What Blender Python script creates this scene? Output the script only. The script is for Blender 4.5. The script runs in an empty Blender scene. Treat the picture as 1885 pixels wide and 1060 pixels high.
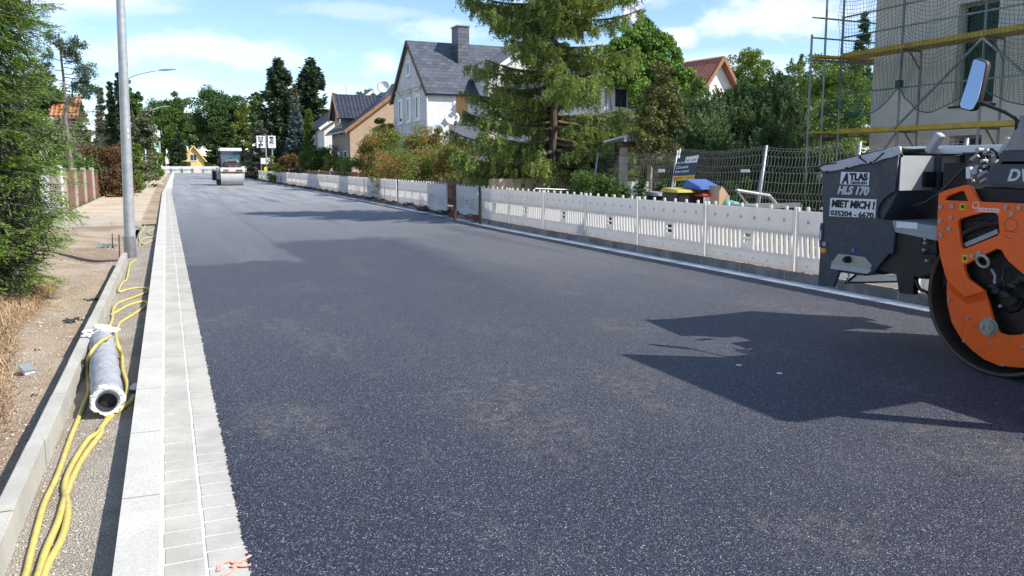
import bpy, bmesh, math, random
import numpy as np
from mathutils import Vector, Matrix
R = math.radians
sc = bpy.context.scene
col = sc.collection
# ---------------------------------------------------------------- camera model (pinhole), world: road runs +Y, z up
F, H, HZ, VX, PY, CX = 1450., 1.6, 304., 305., 480., 942.5
_p = math.atan((PY-HZ)/F); _yaw = math.atan((CX-VX)*math.cos(_p)/F)
_f = np.array([math.sin(_yaw)*math.cos(_p), math.cos(_yaw)*math.cos(_p), -math.sin(_p)])
_r = np.array([math.cos(_yaw), -math.sin(_yaw), 0.]); _u = np.cross(_r, _f)
O = np.array([0, 0, H])
def ray(x, y): return _f + (x-CX)/F*_r - (y-PY)/F*_u
def g(x, y, z=0.):
    d = ray(x, y); return O + (z-H)/d[2]*d
def aX(x, y, X):
    d = ray(x, y); return O + X/d[0]*d
def aY(x, y, Y):
    d = ray(x, y); return O + Y/d[1]*d
def dep(P): return float((np.array(P)-O) @ _f)
cam = bpy.data.cameras.new('camera'); co = bpy.data.objects.new('camera', cam); col.objects.link(co)
cam.sensor_width = 36; cam.lens = 36*F/1885; cam.shift_y = (PY-530)/1885
cam.clip_start = .05; cam.clip_end = 3000
co.matrix_world = Matrix.Translation(O) @ Matrix(((_r[0], _u[0], -_f[0]), (_r[1], _u[1], -_f[1]), (_r[2], _u[2], -_f[2]))).to_4x4()
sc.camera = co
# ---------------------------------------------------------------- light
SUN = Vector((1.23, -1.08, 1.61)).normalized()
el = math.asin(SUN.z); az = math.atan2(SUN.x, SUN.y)
sl = bpy.data.lights.new('sun', 'SUN'); sl.energy = 4.0; sl.angle = R(.55); sl.color = (1, .95, .87)
so = bpy.data.objects.new('sun', sl); col.objects.link(so); so.rotation_euler = SUN.to_track_quat('Z', 'Y').to_euler()
w = bpy.data.worlds.new('World'); sc.world = w; w.use_nodes = True
nt = w.node_tree; N = nt.nodes; L = nt.links
for n in list(N): N.remove(n)
out = N.new('ShaderNodeOutputWorld'); bg = N.new('ShaderNodeBackground'); sky = N.new('ShaderNodeTexSky')
sky.sky_type = 'NISHITA'; sky.sun_disc = False; sky.sun_elevation = el; sky.sun_rotation = az
sky.air_density = 1.; sky.dust_density = .12; sky.ozone_density = 2.2
bg.inputs[1].default_value = .145
tc = N.new('ShaderNodeTexCoord'); sx = N.new('ShaderNodeSeparateXYZ'); L.new(tc.outputs['Generated'], sx.inputs[0])
def wm(op, a, b=None, c=None):
    n = N.new('ShaderNodeMath'); n.operation = op
    for i, v in enumerate((a, b, c)):
        if v is None: continue
        if isinstance(v, (int, float)): n.inputs[i].default_value = v
        else: L.new(v, n.inputs[i])
    return n.outputs[0]
zz = wm('ADD', wm('MAXIMUM', sx.outputs[2], 0.), .07)
cb = N.new('ShaderNodeCombineXYZ'); L.new(wm('DIVIDE', sx.outputs[0], zz), cb.inputs[0]); L.new(wm('DIVIDE', sx.outputs[1], zz), cb.inputs[1])
def wnoise(scale, det, off, rough=.55):
    m = N.new('ShaderNodeMapping'); m.inputs['Location'].default_value = off; L.new(cb.outputs[0], m.inputs[0])
    n = N.new('ShaderNodeTexNoise'); n.inputs['Scale'].default_value = scale; n.inputs['Detail'].default_value = det; n.inputs['Roughness'].default_value = rough
    L.new(m.outputs[0], n.inputs['Vector']); return n.outputs['Fac']
n1 = wnoise(.55, 7, CLOUD_OFF if 'CLOUD_OFF' in globals() else (3.1, 1.7, 0)); n2 = wnoise(.17, 3, (7.7, 2.2, 0))
cl = N.new('ShaderNodeMapRange'); cl.interpolation_type = 'SMOOTHSTEP'
L.new(wm('ADD', n1, wm('MULTIPLY', wm('SUBTRACT', n2, .5), .5)), cl.inputs[0])
cl.inputs[1].default_value = .5; cl.inputs[2].default_value = .68; cl.inputs[3].default_value = 0; cl.inputs[4].default_value = .85
# individual clouds low over the houses: world directions, half sizes (radians), density
def vdot(v):
    n = N.new('ShaderNodeVectorMath'); n.operation = 'DOT_PRODUCT'; L.new(tc.outputs['Generated'], n.inputs[0]); n.inputs[1].default_value = tuple(float(q) for q in v); return n.outputs['Value']
def dnoise(scale, det, stretch):
    m = N.new('ShaderNodeMapping'); m.inputs['Scale'].default_value = (1, 1, stretch); L.new(tc.outputs['Generated'], m.inputs[0])
    n = N.new('ShaderNodeTexNoise'); n.inputs['Scale'].default_value = scale; n.inputs['Detail'].default_value = det; n.inputs['Roughness'].default_value = .6; L.new(m.outputs[0], n.inputs['Vector']); return n.outputs['Fac']
dn = dnoise(9, 8, 2.2); dn2 = dnoise(34, 5, 1.6); facs = [cl.outputs[0]]
dis = wm('ADD', wm('MULTIPLY', wm('SUBTRACT', dn, .5), 2.6), wm('MULTIPLY', wm('SUBTRACT', dn2, .5), .9))
for (px, py, hx, hy, den) in ((390, 92, 240, 36, .75), (330, 155, 110, 18, .6), (610, 165, 90, 18, .45), (705, 118, 48, 26, .85), (1240, 70, 42, 24, 1.), (1450, 28, 150, 42, .9), (820, 58, 80, 26, .6), (960, 25, 80, 30, .7), (1125, 105, 60, 26, .7), (60, 170, 120, 40, .5), (1180, -30, 120, 40, .6), (640, 20, 130, 16, .35)):
    c_ = ray(px, py); c_ = c_/np.linalg.norm(c_); a_ = np.array([c_[1], -c_[0], 0]); a_ /= np.linalg.norm(a_); b_ = np.cross(a_, c_)
    k_ = F*1.05; e1 = wm('DIVIDE', vdot(a_), hx/k_); e2 = wm('DIVIDE', vdot(b_), hy/k_); r_ = wm('SQRT', wm('ADD', wm('MULTIPLY', e1, e1), wm('MULTIPLY', e2, e2)))
    q_ = N.new('ShaderNodeMapRange'); q_.interpolation_type = 'SMOOTHSTEP'; L.new(wm('ADD', r_, dis), q_.inputs[0]); q_.inputs[1].default_value = 1.15; q_.inputs[2].default_value = .35; q_.inputs[3].default_value = 0; q_.inputs[4].default_value = den*.85
    facs.append(wm('MULTIPLY', q_.outputs[0], wm('GREATER_THAN', vdot(c_), 0.)))
tot_ = facs[0]
for f_ in facs[1:]: tot_ = wm('MAXIMUM', tot_, f_)
mx = N.new('ShaderNodeMix'); mx.data_type = 'RGBA'; L.new(tot_, mx.inputs[0]); tint = N.new('ShaderNodeMix'); tint.data_type = 'RGBA'; tint.blend_type = 'MULTIPLY'; tint.inputs[0].default_value = 1; tint.inputs[7].default_value = (.79, .84, .92, 1); L.new(sky.outputs[0], tint.inputs[6]); L.new(tint.outputs[2], mx.inputs[6]); mx.inputs[7].default_value = (5.0, 5.25, 5.6, 1)
L.new(mx.outputs[2], bg.inputs[0]); L.new(bg.outputs[0], out.inputs[0])
sc.view_settings.view_transform = 'Standard'; sc.view_settings.look = 'None'; sc.view_settings.gamma = 1; sc.view_settings.exposure = .7
# ---------------------------------------------------------------- materials
class NT:
    def __init__(s, name):
        s.m = bpy.data.materials.new(name); s.m.use_nodes = True; s.t = s.m.node_tree; s.n = s.t.nodes; s.l = s.t.links
        s.b = s.n['Principled BSDF']; s.out = s.n['Material Output']; s.tc = s.n.new('ShaderNodeTexCoord')
    def set(s, node, i, v):
        if v is None: return
        if isinstance(v, (int, float, tuple, list)): node.inputs[i].default_value = v
        else: s.l.new(v, node.inputs[i])
    def math(s, op, a, b=None, c=None):
        n = s.n.new('ShaderNodeMath'); n.operation = op
        for i, v in enumerate((a, b, c)): s.set(n, i, v)
        return n.outputs[0]
    def mapping(s, scale=(1, 1, 1), loc=(0, 0, 0), rot=(0, 0, 0), src='Object'):
        m = s.n.new('ShaderNodeMapping'); s.l.new(s.tc.outputs[src], m.inputs[0])
        m.inputs['Scale'].default_value = scale; m.inputs['Location'].default_value = loc; m.inputs['Rotation'].default_value = rot; return m.outputs[0]
    def noise(s, scale, det=4, rough=.55, vec=None, dist=0.):
        n = s.n.new('ShaderNodeTexNoise'); n.inputs['Scale'].default_value = scale; n.inputs['Detail'].default_value = det; n.inputs['Roughness'].default_value = rough
        n.inputs['Distortion'].default_value = dist
        s.l.new(vec if vec else s.tc.outputs['Object'], n.inputs['Vector']); return n.outputs['Fac']
    def vor(s, scale, out='Distance', vec=None, feat='F1'):
        n = s.n.new('ShaderNodeTexVoronoi'); n.feature = feat; n.inputs['Scale'].default_value = scale
        s.l.new(vec if vec else s.tc.outputs['Object'], n.inputs['Vector']); return n.outputs[out]
    def ramp(s, f, a, b, lo=0., hi=1., smooth=True):
        n = s.n.new('ShaderNodeMapRange'); n.interpolation_type = 'SMOOTHSTEP' if smooth else 'LINEAR'
        s.l.new(f, n.inputs[0]); n.inputs[1].default_value = a; n.inputs[2].default_value = b; n.inputs[3].default_value = lo; n.inputs[4].default_value = hi; return n.outputs[0]
    def mix(s, f, a, b, mode='MIX'):
        n = s.n.new('ShaderNodeMix'); n.data_type = 'RGBA'; n.blend_type = mode
        s.set(n, 0, f)
        for i, v in ((6, a), (7, b)):
            if isinstance(v, tuple) and len(v) == 3: v = v+(1,)
            s.set(n, i, v)
        return n.outputs[2]
    def col(s, v):
        if isinstance(v, tuple): s.b.inputs['Base Color'].default_value = v if len(v) == 4 else v+(1,)
        else: s.l.new(v, s.b.inputs['Base Color'])
    def bump(s, h, dist=.01, strength=1.):
        n = s.n.new('ShaderNodeBump'); n.inputs['Distance'].default_value = dist; n.inputs['Strength'].default_value = strength
        s.l.new(h, n.inputs['Height']); s.l.new(n.outputs[0], s.b.inputs['Normal']); return n
    def p(s, **k):
        for a, v in k.items(): s.set(s.b, {'rough': 'Roughness', 'metal': 'Metallic', 'spec': 'Specular IOR Level', 'coat': 'Coat Weight'}[a], v)
M = {}
def simple(name, c, rough=.6, metal=0., var=.12, sc_=3., dirt=None, dirtamt=.3, bump=0., bsc=60., spec=.5, coat=0.):
    s = NT(name); k = s.noise(sc_, 5); f = s.noise(sc_*9, 4)
    a = tuple(x*(1-var) for x in c); b = tuple(min(1, x*(1+var)) for x in c)
    cc = s.mix(s.ramp(s.math('ADD', s.math('MULTIPLY', k, .65), s.math('MULTIPLY', f, .35)), .32, .68), a, b)
    if dirt: cc = s.mix(s.math('MULTIPLY', s.ramp(s.noise(sc_*1.7, 7, .7), .48, .72), dirtamt), cc, dirt)
    s.col(cc); s.p(rough=s.ramp(f, .3, .7, max(0, rough-.07), min(1, rough+.07)), metal=metal, spec=spec, coat=coat)
    if bump: s.bump(s.noise(bsc, 4), bump)
    M[name] = s.m; return s.m
def foliage(name, c1, c2, c3=None, f3=.15, trans=.25, sc_=.9, rough=.6):
    s = NT(name); geo = s.n.new('ShaderNodeNewGeometry'); rnd = geo.outputs['Random Per Island']
    k = s.noise(sc_, 3)
    f = s.math('ADD', s.math('MULTIPLY', rnd, .6), s.math('MULTIPLY', s.ramp(k, .35, .65), .4))
    cc = s.mix(f, c1, c2)
    if c3: cc = s.mix(s.math('GREATER_THAN', s.math('FRACT', s.math('MULTIPLY', rnd, 37.3)), s.ramp(s.noise(sc_*.8, 2), .35, .65, 1-f3*1.9, 1-f3*.1)), cc, c3)
    s.col(cc); s.p(rough=rough, spec=.25)
    tr = s.n.new('ShaderNodeBsdfTranslucent'); s.l.new(s.mix(.5, cc, (.16, .22, .03), 'MIX'), tr.inputs[0])
    ms = s.n.new('ShaderNodeMixShader'); ms.inputs[0].default_value = trans
    s.l.new(s.b.outputs[0], ms.inputs[1]); s.l.new(tr.outputs[0], ms.inputs[2]); s.l.new(ms.outputs[0], s.out.inputs[0])
    M[name] = s.m; return s.m
# ---------------------------------------------------------------- object helpers
def mesh_obj(name, me, m=None, parent=None, loc=None, smooth=False):
    o = bpy.data.objects.new(name, me); col.objects.link(o)
    if m is not None: me.materials.append(M[m] if isinstance(m, str) else m)
    if smooth:
        me.polygons.foreach_set('use_smooth', [True]*len(me.polygons)); me.update()
    if loc is not None:
        me.transform(Matrix.Translation(-Vector(loc))); o.location = loc
    if parent is not None:
        o.parent = parent
        if parent.type == 'EMPTY': o.matrix_parent_inverse = Matrix.Translation(-parent.location)
    return o
def tag(o, label=None, cat=None, group=None, kind=None):
    if label: o['label'] = label
    if cat: o['category'] = cat
    if group: o['group'] = group
    if kind: o['kind'] = kind
    return o
def thing(name, loc, label, cat, group=None):
    o = bpy.data.objects.new(name, None); col.objects.link(o); o.location = Vector(loc); o.empty_display_size = .2
    return tag(o, label, cat, group)
class MB:
    def __init__(s): s.v = []; s.f = []
    def add(s, vs, fs):
        b = len(s.v); s.v += [tuple(map(float, v)) for v in vs]; s.f += [tuple(b+i for i in f) for f in fs]; return s
    def bx(s, x0, x1, y0, y1, z0, z1):
        x0, x1 = sorted((x0, x1)); y0, y1 = sorted((y0, y1)); z0, z1 = sorted((z0, z1))
        return s.add([(x0,y0,z0),(x1,y0,z0),(x1,y1,z0),(x0,y1,z0),(x0,y0,z1),(x1,y0,z1),(x1,y1,z1),(x0,y1,z1)],
                     [(0,3,2,1),(4,5,6,7),(0,1,5,4),(1,2,6,5),(2,3,7,6),(3,0,4,7)])
    def cbx(s, x0, x1, y0, y1, z0, z1, c=.01):   # box with chamfered edges
        bm = bmesh.new(); bmesh.ops.create_cube(bm, size=1)
        bm.transform(Matrix.Translation(((x0+x1)/2, (y0+y1)/2, (z0+z1)/2)) @ Matrix.Diagonal((abs(x1-x0), abs(y1-y0), abs(z1-z0), 1)))
        bmesh.ops.bevel(bm, geom=bm.edges[:], offset=c, segments=2, affect='EDGES'); return s.bm(bm)
    def bm(s, bm):
        bm.verts.index_update(); s.add([v.co for v in bm.verts], [[v.index for v in f.verts] for f in bm.faces]); bm.free(); return s
    def bar(s, a, b, w, h=None, up=(0, 0, 1)):   # rectangular bar between two points
        a = Vector(a); b = Vector(b); d = (b-a).normalized(); up = Vector(up)
        if abs(d.dot(up)) > .98: up = Vector((1, 0, 0))
        r = d.cross(up).normalized(); u = r.cross(d); h = h or w; q = []
        for p in (a, b): q += [p-r*w/2-u*h/2, p+r*w/2-u*h/2, p+r*w/2+u*h/2, p-r*w/2+u*h/2]
        return s.add(q, [(0,1,2,3),(7,6,5,4),(0,4,5,1),(1,5,6,2),(2,6,7,3),(3,7,4,0)])
    def tube(s, pts, r, n=8, cap=True, closed=False):
        pts = [Vector(p) for p in pts]; m = len(pts); rr = r if isinstance(r, (list, tuple)) else [r]*m
        up = None; vs = []
        for i, p in enumerate(pts):
            if closed: d = pts[(i+1) % m]-pts[i-1]
            else: d = pts[min(i+1, m-1)]-pts[max(i-1, 0)]
            d.normalize()
            if up is None: up = Vector((0, 0, 1)) if abs(d.z) < .9 else Vector((1, 0, 0))
            a = d.cross(up).normalized(); up = a.cross(d).normalized()
            for k in range(n):
                t = 2*math.pi*k/n; vs.append(p+(a*math.cos(t)+up*math.sin(t))*rr[i])
        fs = []
        for i in range(m if closed else m-1):
            j = (i+1) % m
            for k in range(n): fs.append((i*n+k, i*n+(k+1) % n, j*n+(k+1) % n, j*n+k))
        if cap and not closed: fs += [tuple(range(n))[::-1], tuple((m-1)*n+k for k in range(n))]
        return s.add(vs, fs)
    def cyl(s, a, b, r0, r1=None, n=24, cap=True): return s.tube([a, b], [r0, r0 if r1 is None else r1], n, cap)
    def lathe(s, prof, n=32, c=(0, 0, 0), axis='Z', closed=False):    # prof: (radius, height)
        vs = []; fs = []; m = len(prof)
        for (r, h) in prof:
            for k in range(n):
                t = 2*math.pi*k/n; x, y = r*math.cos(t), r*math.sin(t)
                q = (x, y, h) if axis == 'Z' else ((h, x, y) if axis == 'X' else (y, h, x))
                vs.append((q[0]+c[0], q[1]+c[1], q[2]+c[2]))
        for i in range(m if closed else m-1):
            j = (i+1) % m
            for k in range(n): fs.append((i*n+k, i*n+(k+1) % n, j*n+(k+1) % n, j*n+k))
        return s.add(vs, fs)
    def prismX(s, yz, x0, x1):
        n = len(yz); vs = [(x0, y, z) for y, z in yz]+[(x1, y, z) for y, z in yz]
        return s.add(vs, [tuple(range(n)), tuple(range(2*n-1, n-1, -1))]+[(i, i+n, (i+1) % n+n, (i+1) % n) for i in range(n)])
    def prismY(s, xz, y0, y1):
        n = len(xz); vs = [(x, y0, z) for x, z in xz]+[(x, y1, z) for x, z in xz]
        return s.add(vs, [tuple(range(n)), tuple(range(2*n-1, n-1, -1))]+[(i, i+n, (i+1) % n+n, (i+1) % n) for i in range(n)])
    def prismZ(s, xy, z0, z1):
        n = len(xy); vs = [(x, y, z0) for x, y in xy]+[(x, y, z1) for x, y in xy]
        return s.add(vs, [tuple(range(n)), tuple(range(2*n-1, n-1, -1))]+[(i, i+n, (i+1) % n+n, (i+1) % n) for i in range(n)])
    def ball(s, c, r, sub=2, sq=(1, 1, 1), jit=0., rng=None):
        bm = bmesh.new(); bmesh.ops.create_icosphere(bm, subdivisions=sub, radius=1)
        for v in bm.verts:
            k = 1+(rng.uniform(-jit, jit) if rng else 0); v.co = Vector((v.co.x*sq[0]*r*k+c[0], v.co.y*sq[1]*r*k+c[1], v.co.z*sq[2]*r*k+c[2]))
        return s.bm(bm)
    def xf(s, mat, i0=0):
        for i in range(i0, len(s.v)): s.v[i] = tuple(mat @ Vector(s.v[i]))
        return s
    def build(s, name, m=None, parent=None, smooth=False, bevel=0., fix=True, loc=None, auto=None):
        me = bpy.data.meshes.new(name); me.from_pydata(s.v, [], s.f)
        if fix or bevel:
            bm = bmesh.new(); bm.from_mesh(me)
            if bevel:
                bmesh.ops.bevel(bm, geom=[e for e in bm.edges if len(e.link_faces) == 2 and e.calc_face_angle(0) > .5], offset=bevel, segments=2, affect='EDGES', clamp_overlap=True)
            bmesh.ops.recalc_face_normals(bm, faces=bm.faces[:]); bm.to_mesh(me); bm.free()
        if auto is not None:
            me.polygons.foreach_set('use_smooth', [True]*len(me.polygons)); me.set_sharp_from_angle(angle=R(auto))
        me.update(); return mesh_obj(name, me, m, parent, loc, smooth)
def np_mesh(name, V, k, m, parent=None, loc=None):      # V: (n*k,3), faces of k corners each
    nf = len(V)//k; me = bpy.data.meshes.new(name); me.vertices.add(len(V)); me.vertices.foreach_set('co', np.ascontiguousarray(V, dtype=np.float32).ravel())
    me.loops.add(nf*k); me.loops.foreach_set('vertex_index', np.arange(nf*k, dtype=np.int32))
    me.polygons.add(nf); me.polygons.foreach_set('loop_start', np.arange(nf, dtype=np.int32)*k); me.update(calc_edges=True)
    return mesh_obj(name, me, m, parent, loc)
def plate(name, outer, holes, X, t, m, parent, bev=.004):   # polygon with holes in the plane X, outline in (Y,Z)
    cu = bpy.data.curves.new(name, 'CURVE'); cu.dimensions = '2D'; cu.fill_mode = 'BOTH'; cu.extrude = t/2; cu.bevel_depth = bev; cu.bevel_resolution = 1; cu.offset = -bev
    for pl in [outer]+holes:
        sp = cu.splines.new('POLY'); sp.points.add(len(pl)-1); sp.use_cyclic_u = True
        for i, (y, z) in enumerate(pl): sp.points[i].co = (y, z, 0, 1)
    tmp = bpy.data.objects.new('tmp', cu); col.objects.link(tmp); dg = bpy.context.evaluated_depsgraph_get(); dg.update()
    me = bpy.data.meshes.new_from_object(tmp.evaluated_get(dg)); bpy.data.objects.remove(tmp); bpy.data.curves.remove(cu)
    me.materials.clear()
    me.transform(Matrix(((0, 0, 1, X), (1, 0, 0, 0), (0, 1, 0, 0), (0, 0, 0, 1))))
    return mesh_obj(name, me, m, parent)
def text_mesh(s, size, bold=0., shear=0., ext=.002, align='LEFT'):
    cu = bpy.data.curves.new('t', 'FONT'); cu.body = s; cu.size = size; cu.offset = bold*size; cu.shear = shear; cu.extrude = ext; cu.align_x = align; cu.resolution_u = 3
    tmp = bpy.data.objects.new('tmp', cu); col.objects.link(tmp); dg = bpy.context.evaluated_depsgraph_get(); dg.update()
    me = bpy.data.meshes.new_from_object(tmp.evaluated_get(dg)); bpy.data.objects.remove(tmp); bpy.data.curves.remove(cu); me.materials.clear(); return me
def text(name, s, p0, p1, X, m, parent, h0=None, **k):
    """text on a plane x=X facing -X. p0 = (Y,Z) lower left as seen, p1 = (Y,Z) upper right; scaled to that box"""
    me = text_mesh(s, 1., **k); xs = [v.co.x for v in me.vertices]; ys = [v.co.y for v in me.vertices]
    x0, x1, y0, y1 = min(xs), max(xs), min(ys), max(ys)
    for v in me.vertices:
        a = (v.co.x-x0)/(x1-x0); b = (v.co.y-y0)/(y1-y0)
        v.co = (X-v.co.z, p0[0]+(p1[0]-p0[0])*a, p0[1]+(p1[1]-p0[1])*b)
    return mesh_obj(name, me, m, parent)
def text_rows(parent, rows, X, m):   # rows: (string, (px,py) lower left, (px,py) upper right)
    for s, a, b, k in rows:
        A = aX(*a, X); B = aX(*b, X); text('lettering', s, (A[1], A[2]), (B[1], B[2]), X, m, parent, **k)
def copy_tree(o, parent=None):
    c = o.copy(); col.objects.link(c)
    if parent is not None: c.parent = parent
    for ch in list(o.children): copy_tree(ch, c)
    return c
def ordinal(n):
    a = ['first','second','third','fourth','fifth','sixth','seventh','eighth','ninth','tenth','eleventh','twelfth','thirteenth','fourteenth','fifteenth','sixteenth','seventeenth','eighteenth','nineteenth','twentieth']
    if n <= 20: return a[n-1]
    t = {2: 'twenty', 3: 'thirty', 4: 'forty', 5: 'fifty', 6: 'sixty'}[n//10]
    return t+' '+a[n % 10-1] if n % 10 else t[:-1]+'ieth'
# ---------------------------------------------------------------- setting materials
def asphalt():
    s = NT('asphalt'); sp = s.n.new('ShaderNodeSeparateXYZ'); s.l.new(s.tc.outputs['Object'], sp.inputs[0]); X, Y = sp.outputs[0], sp.outputs[1]
    wob = s.math('MULTIPLY', s.math('SUBTRACT', s.noise(1.1, 5), .5), 2.2); wobx = s.math('MULTIPLY', s.math('SUBTRACT', s.noise(.35, 3), .5), 1.6)
    Yw = s.math('ADD', Y, wob); Xw = s.math('ADD', X, s.math('MULTIPLY', wobx, .35))
    # rolled (lighter, drier) passes against the fresh mat: two rolling lanes that start at different distances
    l1 = s.math('MULTIPLY', s.ramp(Yw, 13.3, 13.9), s.ramp(Xw, 1.9, 2.1, 1, 0))
    l2 = s.math('MULTIPLY', s.ramp(Yw, 16.6, 17.6), s.ramp(Xw, 1.9, 2.1))
    l3 = s.math('MULTIPLY', s.ramp(Yw, 6.5, 13), s.ramp(s.math('ADD', Xw, s.math('MULTIPLY', Yw, -.05)), 3.4, 4.2))
    rolled = s.math('MAXIMUM', s.math('MAXIMUM', l1, l2), s.math('MULTIPLY', l3, .75))
    st = s.noise(1, 4, .6, s.mapping((1.6, .12, 1))); track = s.ramp(st, .42, .62)
    patch = s.ramp(s.noise(.55, 6, .65), .5, .72); patch2 = s.ramp(s.noise(1.1, 5, .6, s.mapping((1, .5, 1), (4, 9, 0))), .5, .7)
    v = s.vor(150, 'Color'); vs = s.n.new('ShaderNodeSeparateColor'); s.l.new(v, vs.inputs[0])
    v2 = s.vor(210, 'Color'); vs2 = s.n.new('ShaderNodeSeparateColor'); s.l.new(v2, vs2.inputs[0])
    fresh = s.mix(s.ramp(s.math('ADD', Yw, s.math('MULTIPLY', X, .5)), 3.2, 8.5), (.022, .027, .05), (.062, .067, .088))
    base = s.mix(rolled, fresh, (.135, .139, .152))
    far = s.math('MULTIPLY', s.ramp(Y, 9, 48), rolled); base = s.mix(s.math('MULTIPLY', far, .8), base, (.42, .42, .42))  # far rolled mat lightened: drier tone plus grazing sheen put into the colour
    base = s.mix(s.math('MULTIPLY', track, s.math('MULTIPLY', rolled, .6)), base, (.2, .2, .205))
    dark = s.ramp(s.noise(1, 4, .6, s.mapping((1.1, .09, 1), (7, 3, 0))), .56, .72); base = s.mix(s.math('MULTIPLY', dark, .45), base, (.035, .042, .075))
    base = s.mix(s.math('MULTIPLY', patch, .35), base, (.1, .105, .12))
    dust = s.math('MULTIPLY', patch2, s.ramp(s.noise(9, 5, .7), .4, .65)); base = s.mix(s.math('MULTIPLY', dust, .6), base, (.23, .2, .15))
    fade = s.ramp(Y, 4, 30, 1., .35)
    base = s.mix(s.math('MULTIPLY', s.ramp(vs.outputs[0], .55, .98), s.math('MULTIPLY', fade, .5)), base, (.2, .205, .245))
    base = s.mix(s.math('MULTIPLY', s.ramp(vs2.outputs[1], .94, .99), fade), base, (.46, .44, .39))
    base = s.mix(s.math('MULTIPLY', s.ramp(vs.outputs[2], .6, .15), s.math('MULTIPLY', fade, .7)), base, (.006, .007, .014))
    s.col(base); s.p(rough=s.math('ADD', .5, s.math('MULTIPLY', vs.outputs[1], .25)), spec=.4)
    h = s.math('ADD', s.math('MULTIPLY', s.vor(150), .9), s.math('MULTIPLY', s.noise(220, 3), .5))
    s.bump(h, .006, 1.); M['asphalt'] = s.m
asphalt()
def ground_mat(name, a, b, c, sc_=2., stones=45, green=None):
    s = NT(name); n1 = s.noise(sc_, 8, .62); n2 = s.noise(sc_*.33, 4); v = s.vor(stones, 'Color'); vs = s.n.new('ShaderNodeSeparateColor'); s.l.new(v, vs.inputs[0])
    cc = s.mix(s.ramp(n1, .38, .62), a, b); cc = s.mix(s.ramp(n2, .48, .62, 0, .8), cc, c)
    cc = s.mix(s.ramp(vs.outputs[0], .6, .95, 0, .4), cc, (.56, .51, .43)); cc = s.mix(s.ramp(vs.outputs[1], .88, .98, 0, .35), cc, (.12, .1, .08))
    if green: cc = s.mix(s.ramp(s.noise(sc_*.5, 6, .7, s.mapping(loc=(5, 3, 1))), .52, .62, 0, .85), cc, green)
    s.col(cc); s.p(rough=.95, spec=.15); s.bump(s.math('ADD', s.math('MULTIPLY', s.vor(stones), .6), n1), .03, .8); M[name] = s.m
ground_mat('gravel', (.34, .295, .235), (.45, .405, .335), (.39, .355, .3), 3, 110)
ground_mat('soil', (.36, .26, .17), (.47, .38, .28), (.3, .2, .125), 1.2, 70)
ground_mat('earth', (.2, .15, .1), (.3, .24, .17), (.1, .12, .05), .5, 12, (.08, .12, .03))
ground_mat('sand', (.52, .42, .3), (.62, .52, .4), (.5, .4, .29), .8, 40)
ground_mat('redsoil', (.33, .2, .14), (.42, .3, .22), (.3, .22, .17), 1.6, 14)
def concrete(name, c, joint=None, jx=(.6, .58, .54), var=.1, speck=0.):
    s = NT(name); n = s.noise(2.5, 7, .62); f = s.noise(70, 3)
    cc = s.mix(s.ramp(n, .35, .65), tuple(x*(1-var) for x in c), tuple(x*(1+var*.6) for x in c))
    cc = s.mix(s.ramp(s.noise(6, 8, .75, s.mapping((1, .4, 1))), .56, .74, 0, .35), cc, tuple(x*.55 for x in c))
    cc = s.mix(s.ramp(f, .3, .7, 0, .25+speck), cc, tuple(x*.62 for x in c))
    if joint:
        sp = s.n.new('ShaderNodeSeparateXYZ'); s.l.new(s.tc.outputs['Object'], sp.inputs[0])
        fr = s.math('FRACT', s.math('DIVIDE', sp.outputs[1], joint)); e = s.math('ABSOLUTE', s.math('SUBTRACT', fr, .5))
        cc = s.mix(s.math('GREATER_THAN', e, .5-.005/joint), cc, jx)
    s.col(cc); s.p(rough=.9, spec=.25); s.bump(s.math('ADD', f, s.math('MULTIPLY', n, .5)), .002, .7); M[name] = s.m
concrete('kerb_concrete', (.6, .58, .52), 1., (.24, .23, .21), .08, .25); concrete('block_concrete', (.49, .47, .415), None, var=.14)
concrete('mortar', (.66, .64, .58), var=.07, speck=.1); concrete('edging_concrete', (.5, .48, .42), 1., (.2, .19, .17), .12); concrete('stone_kerb', (.25, .23, .2), .95, (.52, .5, .46), .35)
concrete('line_concrete', (.8, .8, .78), .5, (.4, .4, .4), .08)
concrete('old_wall', (.5, .4, .31), None, var=.3)
# ---------------------------------------------------------------- ground, road, kerbs
def struct(o): o['kind'] = 'structure'; return o
def interp(tab, y):
    return float(np.interp(y, [t[0] for t in tab], [t[1] for t in tab]))
XL = [(-8, .235), (50, .235), (61, .36), (90, .62), (130, 1.05), (185, 1.65), (260, 3.)]
XR = [(-8, 7.62), (18, 7.62), (23, 7.78), (32, 8.0), (42, 8.15), (60, 8.3), (80, 8.45), (103, 9.), (140, 10.5), (185, 13), (260, 18)]
def fl(y): return interp(XL, y)
def fr(y): return interp(XR, y)
YS = sorted(set([-8, -2]+[i*1. for i in range(0, 60)]+list(range(60, 261, 5))))
def strip(name, ys, fa, fb, za, zb, m, skirt_a=None, skirt_b=None):
    mb = MB(); vs = []; fs = []
    prof = []
    if skirt_a is not None: prof.append((fa, skirt_a))
    prof += [(fa, za), (fb, zb)]
    if skirt_b is not None: prof.append((fb, skirt_b))
    for y in ys:
        for f_, z_ in prof: vs.append((f_(y), y, z_))
    k = len(prof)
    for i in range(len(ys)-1):
        for j in range(k-1): fs.append((i*k+j, i*k+j+1, (i+1)*k+j+1, (i+1)*k+j))
    return struct(mb.add(vs, fs).build(name, m))
big = MB().add([(-900, -300, -.3), (900, -300, -.3), (900, 1500, -.3), (-900, 1500, -.3)], [(0, 1, 2, 3)]).build('ground', 'earth'); struct(big)
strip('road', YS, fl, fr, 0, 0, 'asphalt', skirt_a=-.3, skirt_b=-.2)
rng = random.Random(5)
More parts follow.
